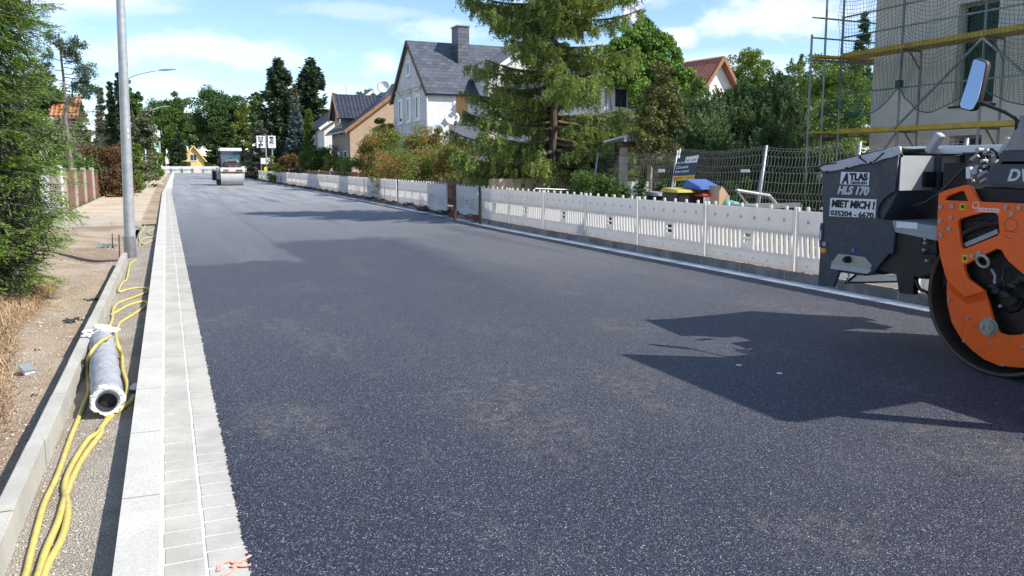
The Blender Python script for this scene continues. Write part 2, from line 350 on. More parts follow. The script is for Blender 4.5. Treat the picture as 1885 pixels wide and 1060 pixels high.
# ragged asphalt edge: crumbs of mix overhanging the gutter
mb = MB()
for i in range(1500):
    y = 2.6+rng.random()**1.6*22; x = fl(y)-abs(rng.gauss(0, .003)); r_ = rng.uniform(.003, .008)
    mb.ball((x, y, .003), r_, 1, (1, 1, .7), .3, rng)
struct(mb.build('asphalt_edge', 'asphalt', fix=False))
# left gutter: mortar bed with real blocks near, plain strip far
strip('gutter_bed', YS, lambda y: fl(y)-.342, lambda y: fl(y)+.0, -.001, -.006, 'mortar')
mb = MB(); y = 1.5
while y < 60:
    L_ = .151
    for x0, x1, z in ((-.316, -.168, .0018), (-.152, .0, -.0005)):
        yy = y+(.0 if x0 < -.2 else .052); d = rng.gauss(0, .0006); o_ = fl(y+.07)
        gp = .0085
        mb.bx(o_+x0+rng.gauss(0, .001), o_+x1+rng.gauss(0, .001), yy+gp, yy+L_-gp, -.05, z+d)
    y += L_
struct(mb.build('gutter_blocks', 'block_concrete', fix=False))
strip('kerb', YS, lambda y: fl(y)-.5, lambda y: fl(y)-.338, .034, .03, 'kerb_concrete', skirt_a=-.3, skirt_b=-.02)
# right side: concrete gutter strip, old stone kerb
strip('gutter_right', YS, lambda y: fr(y), lambda y: fr(y)+.3, -.004, -.004, 'line_concrete')
strip('kerb_right', YS, lambda y: fr(y)+.3, lambda y: fr(y)+.44, .105, .11, 'stone_kerb', skirt_a=-.05, skirt_b=-.05)
strip('verge_right', YS, lambda y: fr(y)+.44, lambda y: fr(y)+3.2, .07, .09, 'redsoil')
strip('ground_right', YS, lambda y: fr(y)+3.2, lambda y: fr(y)+16, .09, .1, 'sand')  # ground made pale and sandy to bounce light onto the scaffolded house
strip('garden_ground', YS, lambda y: fr(y)+16, lambda y: 700, .1, .1, 'earth')
strip('construction_strip', YS, lambda y: -.71, lambda y: fl(y)-.49, -.1, -.1, 'gravel')
simple('sticker_dot', (.75, .75, .72), .8)
# paint mark on the gutter block
def paint_mark():
    s = NT('orange_paint'); s.col(s.mix(s.ramp(s.noise(60, 4), .4, .62), (.85, .3, .2), (.7, .5, .42))); s.p(rough=.8); M['orange_paint'] = s.m
    mb = MB()
    px = [[(402, 1050), (404, 1040), (412, 1034), (425, 1032), (436, 1036), (432, 1046), (420, 1054), (408, 1060)], [(425, 1043), (440, 1036), (452, 1028), (462, 1022)], [(436, 1041), (450, 1042), (462, 1040)]]
    for pl in px:
        q = [g(a, b, .006) for a, b in pl]
        for a, b in zip(q[:-1], q[1:]): k_ = len(mb.f)*.00006; mb.bar((a[0], a[1], .004+k_), (b[0], b[1], .004+k_), .016, .0012)
    o = mb.build('paint_mark', 'orange_paint'); tag(o, 'orange sprayed survey mark on a gutter block at the bottom edge', 'paint mark')
paint_mark()
for px, py, k in ((1360, 672, 'left'), (1435, 687, 'right')):
    c = g(px, py, .004); o = MB().cyl((c[0], c[1], .003), (c[0], c[1], .007), .022, n=14).build('paint_dot', 'sticker_dot'); tag(o, 'small white paint dot on the asphalt inside the roller shadow, '+k+' one of two', 'paint dot')
# edging stones on the left
mb = MB(); y = 1.
while y < 15.3:
    mb.bx(-.785+rng.gauss(0, .002), -.7+rng.gauss(0, .002), y+.003, min(y+.997, 15.45), -.3, .062+rng.gauss(0, .002)); y += 1.
struct(mb.build('edging_kerb', 'edging_concrete', bevel=.006))
# left terrain
def sm(a, b, t):
    t = max(0, min(1, (t-a)/(b-a))); return t*t*(3-2*t)
def hleft(x, y):
    d = -.785-x
    n = .03*math.sin(x*3.1+y*1.3)+.025*math.sin(x*1.7-y*2.3+1)+.015*math.sin(x*7+y*5.1)
    h = -.17+.02*min(d, 1)+sm(.5, 1.6, d)*.1+n*sm(.05, .5, d)
    h += .33*sm(.9, 2.4, d)*sm(3, 6, y)*(1-sm(11.5, 16, y))
    if y > 20: h += (-.03-h)*sm(20, 24, y)
    return h
xs = [-.785, -.85, -.95]+[-1.1-.15*i for i in range(22)]+[-4.6, -5.2, -6, -7.5, -10, -14, -20, -40, -100, -400]
ys = [-8, -4, 0]+[1+.25*i for i in range(110)]+[29, 30, 32, 35, 40, 50, 60, 80, 100, 140, 200, 300]
mb = MB(); k = len(xs)
mb.add([(x, y, hleft(x, y) if y < 24 else -.1) for y in ys for x in xs], [(i*k+j, (i+1)*k+j, (i+1)*k+j+1, i*k+j+1) for i in range(len(ys)-1) for j in range(k-1)])
struct(mb.build('verge_left', 'soil', smooth=True))
# sandy footway bed behind a cross edging
fx = lambda y: interp([(24, -2.75), (27, -2.95), (35, -2.85), (50, -2.75), (80, -2.6), (120, -2.4), (150, -1.5), (260, 0)], y)
YF = [24.5+i for i in range(0, 20)]+list(range(46, 170, 6))
strip('footway_bed', YF, lambda y: fx(y), lambda y: -.74 if y < 60 else fl(y)-1.1, .03, .03, 'sand', skirt_b=-.12)
strip('soil_bed', YF, lambda y: (-.74 if y < 60 else fl(y)-1.1)-.001, lambda y: fl(y)-.5, -.06, -.06, 'soil')
strip('footway_edging', YF, lambda y: fx(y)-.12, lambda y: fx(y), .075, .075, 'edging_concrete', skirt_a=-.1, skirt_b=0)
mb = MB()
for i, x in enumerate((-2.95, -2.2, -1.45)): mb.bx(x, x+.745, 24.38, 24.5, -.2, .045)
struct(mb.build('cross_edging', 'edging_concrete', bevel=.005))
# ---- loose stones and straw (uncountable)
simple('pebble', (.42, .38, .32), .9, var=.35, sc_=40)
def crumbs(name, n, fxy, rmin, rmax, m, seed):
    r = np.random.default_rng(seed); P = np.array([fxy(r) for _ in range(n)]); S = rmin+(rmax-rmin)*r.random(n)**3
    T = np.array([(1, 1, 1), (-1, -1, 1), (-1, 1, -1), (1, -1, -1)])*.7; tri = [(0, 2, 1), (0, 1, 3), (0, 3, 2), (1, 2, 3)]
    A = r.random((n, 3, 3))-.5; V = []
    q = T[None]+.8*(r.random((n, 4, 3))-.5); q[..., 2] *= .7; q = q*S[:, None, None]+P[:, None]
    for t in tri: V.append(q[:, t])
    V = np.stack(V, 1).reshape(-1, 3)
    o = np_mesh(name, V, 3, m); return tag(o, kind='stuff')
def in_strip(r):
    y = 2.8+r.random()**1.5*14; return (r.uniform(-.7, -.27), y, -.098)
def in_verge(r):
    y = 3+r.random()**1.3*16; x = -.8-abs(r.normal(0, 1)); return (x, y, hleft(x, y)+.002)
o = crumbs('gravel_stones', 9000, in_strip, .0015, .008, 'pebble', 1); tag(o, 'small loose pale stones on the strip beside the kerb', 'gravel')
o = crumbs('soil_crumbs', 9000, in_verge, .002, .014, 'pebble', 2); tag(o, 'loose stones and clods strewn over the excavated verge', 'soil crumbs')
def in_rv(r):
    y = 6+r.random()*40; x = fr(y)+.5+abs(r.normal(0, .5)); return (x, y, .08)
simple('red_chip', (.4, .16, .1), .9, var=.4, sc_=20)
o = crumbs('red_rubble', 2500, in_rv, .01, .04, 'red_chip', 3); tag(o, 'crumbled reddish rubble under the white barriers', 'rubble')
def blades(name, n, fxy, Lr, W, m, seed, up=.6):
    r = np.random.default_rng(seed); P = np.array([fxy(r) for _ in range(n)]); Ln = r.uniform(*Lr, n)[:, None]
    a = r.uniform(0, 2*np.pi, n); e = np.clip(r.normal(up, .35, n), .02, 1.4); D = np.c_[np.cos(a)*np.cos(e), np.sin(a)*np.cos(e), np.sin(e)]
    S = np.c_[-np.sin(a), np.cos(a), np.zeros(n)]*W; mid = P+D*Ln*.55; tip = P+D*Ln-np.c_[np.zeros(n), np.zeros(n), Ln*.25]
    V = np.stack([P-S, P+S, mid+S*.8, mid-S*.8, mid-S*.8, mid+S*.8, tip+S*.1, tip-S*.1], 1).reshape(-1, 3)
    return tag(np_mesh(name, V, 4, m), kind='stuff')
foliage('straw', (.42, .27, .15), (.62, .46, .28), (.25, .13, .07), .2, trans=.1, sc_=2)
foliage('grass', (.1, .17, .03), (.24, .3, .07), (.45, .38, .2), .2, trans=.3, sc_=2)
def straw_at(r):
    y = r.uniform(4.6, 13.5); x = -1.1-.4*min(1, max(0, (y-6.5)/3))-abs(r.normal(0, .7)); return (x, y, hleft(x, y)-.01)
o = blades('dry_grass', 24000, straw_at, (.05, .24), .0035, 'straw', 4, .35); tag(o, 'dry brown grass lying on the bank under the fir', 'dry grass')
def grass_at(r):
    y = r.uniform(7, 15.5); x = -2.0-abs(r.normal(0, .6)); return (x, y, hleft(x, y))
o = blades('grass', 5000, grass_at, (.05, .2), .004, 'grass', 5, 1.); tag(o, 'green grass tufts at the foot of the fir', 'grass')
def weeds_r(r):
    y = r.uniform(7, 60); x = fr(y)+2.4+abs(r.normal(0, 1.6)); return (x, y, .09)
o = blades('weeds', 22000, weeds_r, (.08, .35), .008, 'grass', 6, 1.); tag(o, 'green weeds growing behind the barriers', 'weeds')
def weeds_l(r):
    y = r.uniform(26, 90); x = fx(y)-.15-abs(r.normal(0, .4)); return (x, y, -.05)
o = blades('fence_weeds', 9000, weeds_l, (.08, .4), .01, 'grass', 7, 1.); tag(o, 'weeds and grass along the foot of the left fence', 'weeds')
# ---------------------------------------------------------------- vegetation
def unit(v): return v/np.maximum(np.linalg.norm(v, axis=-1, keepdims=True), 1e-9)
def leaf_quads(r, P, L, W, D=None, spread=1., flat=0.):
    """kite-shaped leaves at P; long axis near D (random when None)"""
    n = len(P); A = unit(r.normal(size=(n, 3)))
    if D is not None: A = unit(D+A*spread)
    B = unit(r.normal(size=(n, 3))); B[:, 2] *= (1-flat); B = unit(np.cross(A, B)); 
    L = (L*(.6+.8*r.random(n)))[:, None]; W = (W*(.6+.8*r.random(n)))[:, None]
    return np.stack([P-A*L*.5, P+B*W*.5, P+A*L*.5, P-B*W*.5], 1).reshape(-1, 3)
def clumps(r, c, rad, nc, nl, rc, inner=.35, lob=.22, seed=0, low=0.):
    """leaf positions: clumps spread through a lobed ellipsoid"""
    c = np.array(c, float); rad = np.array(rad, float)
    U = unit(r.normal(size=(nc, 3))); U[:, 2] = np.where(U[:, 2] < -low-.4, -U[:, 2], U[:, 2])
    if low > .3: U = unit(np.sign(U)*np.abs(U)**.62)*(1+.22*(np.sort(np.abs(U), 1)[:, 1:2]))
    f = 1+lob*np.sin(U[:, 0]*4.1+seed)*np.cos(U[:, 2]*3.7+seed*1.7)+lob*.7*np.sin(U[:, 1]*6.3+seed*2.3)
    k = (inner+(1-inner)*r.random(nc)**.55)*f
    C = c+U*k[:, None]*rad
    idx = r.integers(0, nc, nl); rr = rc*(.6+.8*r.random(nc))[idx]
    V = unit(r.normal(size=(nl, 3)))*(r.random(nl)**.45)[:, None]; V[:, 2] *= .72
    return C[idx]+V*rr[:, None], C, V
def trunk_mb(mb, base, top, r0, r1, rng, n=8, wob=.06):
    b = Vector(base); t = Vector(top); h = (t-b).length; pts = []; rs = []
    for i in range(9):
        k = i/8; p = b.lerp(t, k)
        if 0 < i < 8: p += Vector((rng.uniform(-1, 1), rng.uniform(-1, 1), 0))*wob*h*.15
        pts.append(p); rs.append(r0+(r1-r0)*k**.8)
    rs[0] *= 1.35; mb.tube(pts, rs, n)
    return pts
foliage('leaf_dark', (.035, .075, .025), (.09, .16, .05), trans=.2)
foliage('leaf_mid', (.045, .1, .022), (.12, .2, .045), trans=.28)
foliage('leaf_light', (.09, .17, .03), (.22, .31, .06), trans=.35)
foliage('leaf_yellow', (.11, .17, .03), (.24, .28, .06), trans=.35)
foliage('ivy_leaf', (.05, .13, .018), (.18, .31, .04), trans=.25)
foliage('pine_needle', (.025, .05, .028), (.075, .115, .055), trans=.08)
foliage('mugo_needle', (.035, .085, .03), (.17, .26, .1), trans=.1)
foliage('blue_needle', (.06, .1, .1), (.16, .21, .2), trans=.05)
foliage('grey_needle', (.09, .1, .07), (.2, .21, .15), trans=.05)
foliage('larch_needle', (.15, .23, .05), (.42, .5, .13), (.08, .13, .04), .15, trans=.38, sc_=.6)
foliage('fir_needle', (.04, .08, .024), (.12, .185, .05), None, trans=.18, sc_=1.6)
foliage('fir_tip', (.14, .26, .04), (.27, .4, .08), None, trans=.3, sc_=1.6)
foliage('fir_old', (.06, .08, .045), (.17, .19, .11), None, trans=.1, sc_=1.6)
foliage('photinia', (.08, .16, .03), (.25, .31, .07), (.42, .15, .06), .3, trans=.25, sc_=1.1)
foliage('red_bush', (.17, .08, .03), (.34, .15, .06), (.08, .09, .03), .3, trans=.2)
foliage('brown_bush', (.1, .05, .025), (.24, .11, .05), (.06, .07, .02), .3, trans=.15)
foliage('grey_bush', (.13, .13, .08), (.28, .27, .17), (.06, .09, .03), .35, trans=.15)
foliage('olive_needle', (.09, .1, .03), (.24, .25, .09), (.22, .15, .07), .25, trans=.15)
foliage('thuja', (.03, .075, .015), (.09, .16, .03), trans=.15)
foliage('thuja_yellow', (.08, .12, .02), (.18, .22, .05), trans=.15)
simple('bark', (.12, .09, .065), .9, var=.35, sc_=6, bump=.02, bsc=30)
simple('bark_grey', (.2, .18, .15), .9, var=.3, sc_=6, bump=.02, bsc=30)
def decid(name, label, px, py_top, Y, wpx, leaf, seed, nl=14000, L=.16, cat='tree', group=None, zlow=.05, ycut=None, depth=1., rc=.16, nc=90, X=None, bark='bark', inner=.35, lob=.22, zb=0):
    T = aY(px, py_top, Y); x = T[0] if X is None else X; top = T[2]; half = wpx*.5*dep(T)/F*1.05
    r = np.random.default_rng(seed); rg = random.Random(seed)
    t = thing(name, (x, Y, zb), label, cat, group)
    zl = top*zlow; rz = (top-zl)/2*.86; cz = top-rz*1.12; half *= .86
    P, C, V = clumps(r, (x, Y, cz), (half, half*depth, rz), nc, nl, rc*min(half, rz)*1.5+.08, seed=seed, inner=inner, lob=lob)
    P[:, 2] = np.maximum(P[:, 2], zb+.05)
    np_mesh('crown', leaf_quads(r, P, L, L*.62, V, 1.3), 4, leaf, t)
    mb = MB(); pts = trunk_mb(mb, (x, Y, zb-.1), (x+rg.uniform(-.1, .1), Y, cz+rz*.5), .022*(top)+.03, .004*top+.01, rg)
    for i in r.choice(len(C), min(16, len(C)), replace=False):
        a = pts[rg.randint(3, 7)]; b = Vector(C[i]); m_ = a.lerp(b, .5)+Vector((0, 0, -.05*top)); mb.tube([a, m_, b], [.012*top, .008*top, .003*top], 5)
    mb.build('trunk', bark, t, fix=False); return t
def conifer(name, label, px, py_top, Y, wpx, leaf, seed, tiers=26, nb=9, L=.3, W=.1, droop=.25, zlow=.1, power=.8, cat='tree', group=None, dens=26, top_blunt=0., X=None, bark='bark', curl=.25, zb=0, fluff=.1, skip=0.):
    T = aY(px, py_top, Y); x = T[0] if X is None else X; top = T[2]; half = wpx*.5*dep(T)/F
    r = np.random.default_rng(seed); rg = random.Random(seed); t = thing(name, (x, Y, zb), label, cat, group)
    mb = MB(); trunk_mb(mb, (x, Y, zb-.1), (x, Y, top*.98), .018*top+.04, .01, rg, wob=.02); Ps = []; Ds = []
    for i in range(tiers):
        k = (i+rg.uniform(-.3, .3))/tiers; k = max(0, min(.985, k)); z = top*(zlow+(1-zlow)*k)
        rad = half*(max(0, 1-k)**power*(1-top_blunt)+top_blunt*math.sqrt(max(0, 1-k*k)))
        for j in range(nb):
            if rg.random() < skip: continue
            a = rg.uniform(0, 2*math.pi); l = rad*rg.uniform(.68, 1.1)+.08
            nseg = max(3, int(l/.45)+2); s = np.linspace(.12, 1, nseg)
            bx_ = x+math.cos(a)*l*s; by_ = Y+math.sin(a)*l*s; bz_ = z-droop*l*s+curl*l*s**2.2
            if l > .7: mb.tube([(x, Y, z)]+[(bx_[q], by_[q], bz_[q]) for q in range(nseg)], [.012+.014*l]+[(.010+.010*l)*(1-q/nseg)+.004 for q in range(nseg)], 4, False)
            m = max(4, int(dens*(.35+l))); u = r.random(m)**.75
            px_ = np.interp(u, s, bx_); py_ = np.interp(u, s, by_); pz_ = np.interp(u, s, bz_)
            sd = r.normal(size=m)*.3*l*(.25+.5*u)*(1.15-u); 
            P = np.c_[px_-math.sin(a)*sd, py_+math.cos(a)*sd, pz_-abs(sd)*.25+r.normal(size=m)*fluff]
            D = np.c_[math.cos(a)-math.sin(a)*np.sign(sd)*.7, math.sin(a)+math.cos(a)*np.sign(sd)*.7, np.full(m, .1)]
            Ps.append(P); Ds.append(D)
    P = np.concatenate(Ps); D = unit(np.concatenate(Ds)); P[:, 2] = np.maximum(P[:, 2], zb+.03)
    np_mesh('crown', leaf_quads(r, P, L, W, D, .55), 4, leaf, t); mb.build('trunk', bark, t, fix=False); return t
def bush(name, label, px, py_top, Y, wpx, leaf, seed, nl=9000, L=.1, group=None, cat='shrub', dpt=.8, nc=60, X=None, zb=.05, rc=.42, up=0., W=.55, lob=.12):
    T = aY(px, py_top, Y); x = T[0] if X is None else X; top = T[2]; half = wpx*.5*dep(T)/F
    r = np.random.default_rng(seed); rg = random.Random(seed); t = thing(name, (x, Y, zb), label, cat, group)
    h = top-zb; P, C, V = clumps(r, (x, Y, zb+h*.48), (half, half*dpt, h*.55), nc, nl, rc*min(half, h)*.8, inner=.3, seed=seed, lob=lob, low=.62)
    P = P[P[:, 2] > zb]; V = V[:len(P)]
    D = V+np.array([0, 0, up])
    np_mesh('crown', leaf_quads(r, P, L, L*W, D, 1.1), 4, leaf, t)
    mb = MB()
    for i in range(9):
        b = C[rg.randrange(len(C))]; s = (x+rg.gauss(0, .1*half), Y+rg.gauss(0, .1*half), zb-.1); mb.tube([s, ((s[0]+b[0])/2, (s[1]+b[1])/2, b[2]*.6), tuple(b)], [.03, .02, .008], 5)
    mb.build('stem', 'bark', t, fix=False); return t
# ---- far background, left to right
G1 = 'far trees at the end of the street'
conifer('spruce', 'thin grey green spruce, leftmost of the small conifers behind the near lamp post', 183, 158, 95, 34, 'grey_needle', 11, 22, 8, .5, .2)
conifer('spruce', 'dark slender spruce peeking out left of the near lamp post', 201, 147, 92, 34, 'pine_needle', 12, 24, 8, .5, .2)
conifer('spruce', 'tallest dark spruce standing directly behind the near lamp post', 216, 128, 96, 40, 'pine_needle', 13, 26, 8, .5, .2)
decid('broadleaf_tree', 'thin crowned tree just right of the near lamp post top', 243, 143, 90, 44, 'leaf_mid', 14, 5200, .28, nc=60, rc=.13, lob=.35)
decid('broadleaf_tree', 'leafy green tree behind the curved street lamp', 296, 172, 188, 112, 'leaf_mid', 15, 17000, .42, nc=120, rc=.13, lob=.3)
decid('broadleaf_tree', 'dark low tree between the curved lamp and the tall oak', 345, 203, 210, 90, 'leaf_dark', 16, 12000, .5, nc=90)
decid('broadleaf_tree', 'tall round dark oak above the far road end', 408, 161, 196, 112, 'leaf_dark', 17, 24000, .48, nc=110, rc=.17, lob=.2)
decid('broadleaf_tree', 'yellowish green tree between the oak and the tall pines', 458, 195, 190, 78, 'leaf_yellow', 18, 10000, .42)
decid('broadleaf_tree', 'pale green tree touching the left side of the tall pines', 474, 165, 112, 40, 'leaf_mid', 19, 5000, .3)
conifer('fir', 'dark broad fir low over the far yellow house', 327, 244, 177, 44, 'pine_needle', 20, 20, 10, .9, .4, droop=.35)
conifer('fir', 'dark fir directly behind the distant white roller', 415, 222, 187, 120, 'leaf_dark', 21, 22, 10, .9, .4, droop=.35)
decid('broadleaf_tree', 'dark green tree mass left of the far barriers', 312, 240, 186, 60, 'leaf_mid', 22, 9000, .4)
decid('broadleaf_tree', 'big green tree half hidden behind the near fir', 55, 118, 62, 150, 'leaf_mid', 90, 14000, .2)
decid('broadleaf_tree', 'green tree below and behind the red tiled roof', 132, 226, 66, 90, 'leaf_mid', 91, 9000, .2, zlow=.05)
bush('garden_hedge', 'long dark hedge behind the brown fence panels', 90, 288, 42, 150, 'leaf_mid', 92, 12000, .12)
# ---- left middle distance
bush('overgrown_shrub', 'big greyish twiggy shrub behind the brown panel fence', 190, 205, 52, 105, 'grey_bush', 23, 15000, .17, nc=90, X=-6.2)
bush('overgrown_shrub', 'green shrub behind the grey twiggy one left of the lamp post', 160, 215, 56, 70, 'leaf_mid', 24, 9000, .17, X=-8.3)
bush('overgrown_shrub', 'tall grey green shrub right of the near lamp post', 254, 205, 62, 60, 'grey_bush', 25, 11000, .18, nc=80)
bush('beech_hedge', 'brownish red bush above the brown fence panels', 190, 262, 44, 88, 'brown_bush', 26, 12000, .11)
bush('overgrown_shrub', 'bright green bush above the green mesh fence right of the lamp post', 243, 262, 50, 36, 'leaf_light', 27, 7000, .13)
bush('overgrown_shrub', 'green bush at the foot of the curved street lamp', 268, 255, 80, 40, 'leaf_mid', 28, 8000, .18)
bush('hedge_bush', 'light green pointed bush left of the far barriers', 288, 283, 110, 26, 'leaf_light', 29, 5000, .2)
bush('hedge_bush', 'light green bush next to the green flag', 274, 286, 95, 26, 'leaf_light', 30, 5000, .2)
bush('ivy_bush', 'yellow green climber beside the red tiled roof', 150, 208, 57, 24, 'leaf_light', 31, 4000, .16)
# ---- right middle distance
conifer('black_pine', 'tall dark pine left of its twin behind the hotel signs', 512, 106, 97, 118, 'pine_needle', 32, 17, 10, .62, .24, droop=.0, zlow=.08, power=.7, top_blunt=.15, dens=38, curl=.12, fluff=.26)
conifer('black_pine', 'tall dark pine right of its twin with a bare lower trunk', 570, 109, 99, 96, 'pine_needle', 33, 16, 10, .62, .24, droop=.0, zlow=.2, power=.6, top_blunt=.3, dens=38, curl=.12, fluff=.26)
conifer('dying_spruce', 'pale half dead spruce in front of the two tall pines', 541, 150, 92, 46, 'grey_needle', 34, 24, 8, .45, .16, droop=.45)
conifer('blue_spruce', 'blue spruce under the tall pines', 545, 196, 88, 70, 'blue_needle', 35, 20, 9, .45, .18, droop=.3)
conifer('blue_spruce', 'grey blue spruce behind the hotel and bar boards', 478, 220, 90, 74, 'grey_needle', 36, 18, 9, .5, .2, droop=.35)
conifer('columnar_thuja', 'narrow column shaped thuja beside the white house', 567, 204, 78, 25, 'thuja_yellow', 37, 40, 9, .22, .12, droop=-.9, zlow=.02, power=.35, dens=30)
conifer('spruce', 'dark pine top peeking above the tan house roof', 617, 165, 120, 50, 'pine_needle', 38, 18, 8, .6, .25)
decid('broadleaf_tree', 'distant tree just above the tan house ridge', 668, 158, 118, 70, 'leaf_dark', 39, 5000, .35)
decid('broadleaf_tree', 'dark tree behind the white house right of the pines', 592, 190, 112, 40, 'leaf_dark', 40, 5000, .32)
bush('garden_bush', 'red brown bush between the pines and the dark green bush', 535, 283, 70, 44, 'red_bush', 41, 7000, .15, X=None)
bush('garden_bush', 'low olive bush left of the red brown bush', 510, 292, 72, 36, 'leaf_yellow', 42, 4000, .15)
bush('garden_bush', 'rounded deep green bush in front of the white house', 583, 272, 66, 60, 'leaf_mid', 43, 10000, .15)
bush('garden_bush', 'small green bush right of the deep green bush', 612, 284, 63, 34, 'leaf_light', 44, 5000, .14)
bush('garden_bush', 'yellow green bush below the tan house corner', 652, 287, 50, 62, 'leaf_light', 45, 9000, .12)
bush('elder_bush', 'light green flowering elder against the tan wall', 712, 203, 52, 52, 'leaf_light', 46, 9000, .16, dpt=.5)
bush('photinia_shrub', 'left rounded photinia shrub with red tipped leaves', 708, 238, 41, 96, 'photinia', 47, 34000, .085, nc=100, rc=.4, lob=.07)
bush('photinia_shrub', 'tall middle photinia shrub with rusty leaves before the white wall', 784, 238, 37, 84, 'photinia', 48, 30000, .085, nc=90, rc=.4, lob=.07)
bush('photinia_shrub', 'right photinia shrub reaching the larch branches', 842, 262, 31, 84, 'photinia', 49, 24000, .08, nc=80, rc=.4, lob=.07)
bush('photinia_shrub', 'low front photinia shrub above the dark picket fence', 762, 278, 34.5, 150, 'photinia', 50, 34000, .08, nc=120, rc=.38, lob=.06)
bush('garden_plant', 'yellow green garden plant behind the rusty rail gate', 873, 322, 26, 42, 'leaf_yellow', 51, 3000, .07)
bush('overgrown_shrub', 'brownish shrub under the left larch branches', 912, 262, 26, 80, 'olive_needle', 52, 11000, .09)
bush('overgrown_shrub', 'dark leafy plant above the old garden wall', 930, 308, 22, 70, 'leaf_mid', 53, 5000, .09)
# ---- right behind the fence
bush('garden_hedge', 'dense green hedge shrub right of the larch trunk', 1072, 215, 21.5, 120, 'leaf_light', 54, 26000, .085, nc=130, rc=.2, dpt=.5)
bush('garden_hedge', 'green hedge shrub between larch and stone pavilion', 1108, 255, 19.5, 90, 'leaf_mid', 55, 18000, .08, nc=100, rc=.22, dpt=.5)
bush('garden_hedge', 'added dark shrub standing in for the shade inside the pavilion', 1172, 258, 20.5, 80, 'leaf_dark', 93, 12000, .09, dpt=.5)  # added dark backing, its leaf colour stands in for shade inside the pavilion
bush('garden_hedge', 'dark low hedge left of the pavilion behind the mesh fence', 1095, 318, 17, 110, 'leaf_mid', 56, 9000, .07, dpt=.4)
decid('conifer_shrub', 'thin olive brown tree in front of the ivy house', 1214, 124, 17.6, 96, 'olive_needle', 57, 17000, .075, nc=130, rc=.1, lob=.25, inner=.1, depth=.8, cat='tree')
def mugo(name, label, px, py_top, Y, wpx, seed, n=150, per=130, dpt=.7, leaf='mugo_needle'):
    """pine bush of upright candle-like tufts"""
    T = aY(px, py_top, Y); x = T[0]; top = T[2]; half = wpx*.5*dep(T)/F; r = np.random.default_rng(seed); rg = random.Random(seed)
    t = thing(name, (x, Y, 0), label, 'tree', 'dark mountain pines behind the mesh fence'); U = unit(r.normal(size=(n, 3))); U[:, 2] = np.abs(U[:, 2])*1.1-.25
    f = 1+.16*np.sin(U[:, 0]*5+seed)+.1*np.sin(U[:, 1]*7+seed); kk = (.55+.45*r.random(n)**.4)*f
    C = np.array([x, Y, top*.3])+U*kk[:, None]*np.array([half, half*dpt, top*.82]); Ps = []; Ds = []; mb = MB()
    for c in C:
        ax = unit(np.array([(c[0]-x)/half*.5, (c[1]-Y)/half*.5, .9])+r.normal(size=3)*.15); l = rg.uniform(.3, .6)
        for q in range(4):
            o = r.normal(size=3)*np.array([.14, .14, .1]); a2 = unit(ax+r.normal(size=3)*.22); u = r.random(per//4); rr = .075*(1-.55*u)
            th = r.random(per//4)*2*np.pi; e1 = unit(np.cross(a2, [1, .3, 0])); e2 = np.cross(a2, e1)
            R_ = (np.cos(th)[:, None]*e1+np.sin(th)[:, None]*e2); Ps.append(c+o+a2*(u*l)[:, None]+R_*rr[:, None]*.6); Ds.append(R_+a2*.9)
        mb.tube([(x+rg.gauss(0, .3), Y+rg.gauss(0, .3), .1), tuple((np.array([x, Y, 0])+c)/2-np.array([0, 0, .2])), tuple(c)], [.05, .035, .012], 4, False)
    P = np.concatenate(Ps); P[:, 2] = np.maximum(P[:, 2], .03)
    np_mesh('crown', leaf_quads(r, P, .14, .03, unit(np.concatenate(Ds)), .25), 4, leaf, t); mb.build('trunk', 'bark', t, fix=False)
mugo('mountain_pine', 'dark mountain pine beside the olive cypress', 1275, 178, 24, 120, 61, 240, 190)
mugo('mountain_pine', 'tall dark mountain pine in the middle of the pine row', 1350, 158, 25, 140, 62, 300, 190)
mugo('mountain_pine', 'broad dark mountain pine rising left of the scaffolding', 1432, 152, 24, 140, 63, 320, 190)
mugo('mountain_pine', 'low front mountain pine above the rubbish bins', 1300, 245, 19.5, 150, 64, 220, 180)
mugo('mountain_pine', 'low front mountain pine above the bent white pipe frame', 1425, 268, 18.5, 150, 65, 200, 180)
GT = 'small thujas along the mesh fence'
for i, (px, top, wpx) in enumerate(((1150, 345, 34), (1180, 335, 32), (1213, 338, 30), (1248, 345, 28), (1345, 338, 30), (1372, 330, 32), (1404, 336, 34), (1440, 330, 34), (1474, 338, 34), (1505, 336, 32))):
    conifer('small_thuja', 'small bright green thuja, '+ordinal(i+1)+' from the left in the row behind the mesh fence', px, top, 14.2, wpx, 'thuja', 70+i, 14, 7, .085, .04, droop=-.5, zlow=.05, power=.5, dens=24, group=GT, cat='small tree', fluff=.04)
decid('broadleaf_tree', 'grey green tree right behind the red roofed house', 1365, 100, 62, 90, 'leaf_mid', 81, 12000, .2, nc=90)
decid('broadleaf_tree', 'light green tree rising between red roof and scaffolding', 1402, 96, 48, 92, 'leaf_light', 82, 13000, .18, nc=70, lob=.4)
decid('broadleaf_tree', 'bright green tree low behind the mountain pines', 1455, 122, 42, 110, 'leaf_yellow', 83, 15000, .17, nc=90)
decid('broadleaf_tree', 'bright green tree seen through the end of the scaffolding', 1550, 92, 36, 150, 'leaf_light', 84, 26000, .15, nc=140)
decid('broadleaf_tree', 'light green small tree behind the scaffolding foot', 1530, 170, 28, 120, 'leaf_light', 85, 16000, .12, nc=90)
conifer('spruce', 'dark spruce top behind the scaffolding net', 1592, 15, 44, 90, 'pine_needle', 86, 30, 9, .35, .13, droop=.3)
conifer('spruce', 'small bare bluish spruce far left of the scaffolding', 1476, 92, 66, 40, 'grey_needle', 87, 22, 7, .3, .1, droop=.3)
bush('garden_bush', 'green bush at the foot of the scaffolding', 1515, 262, 22, 90, 'leaf_mid', 88, 12000, .09)
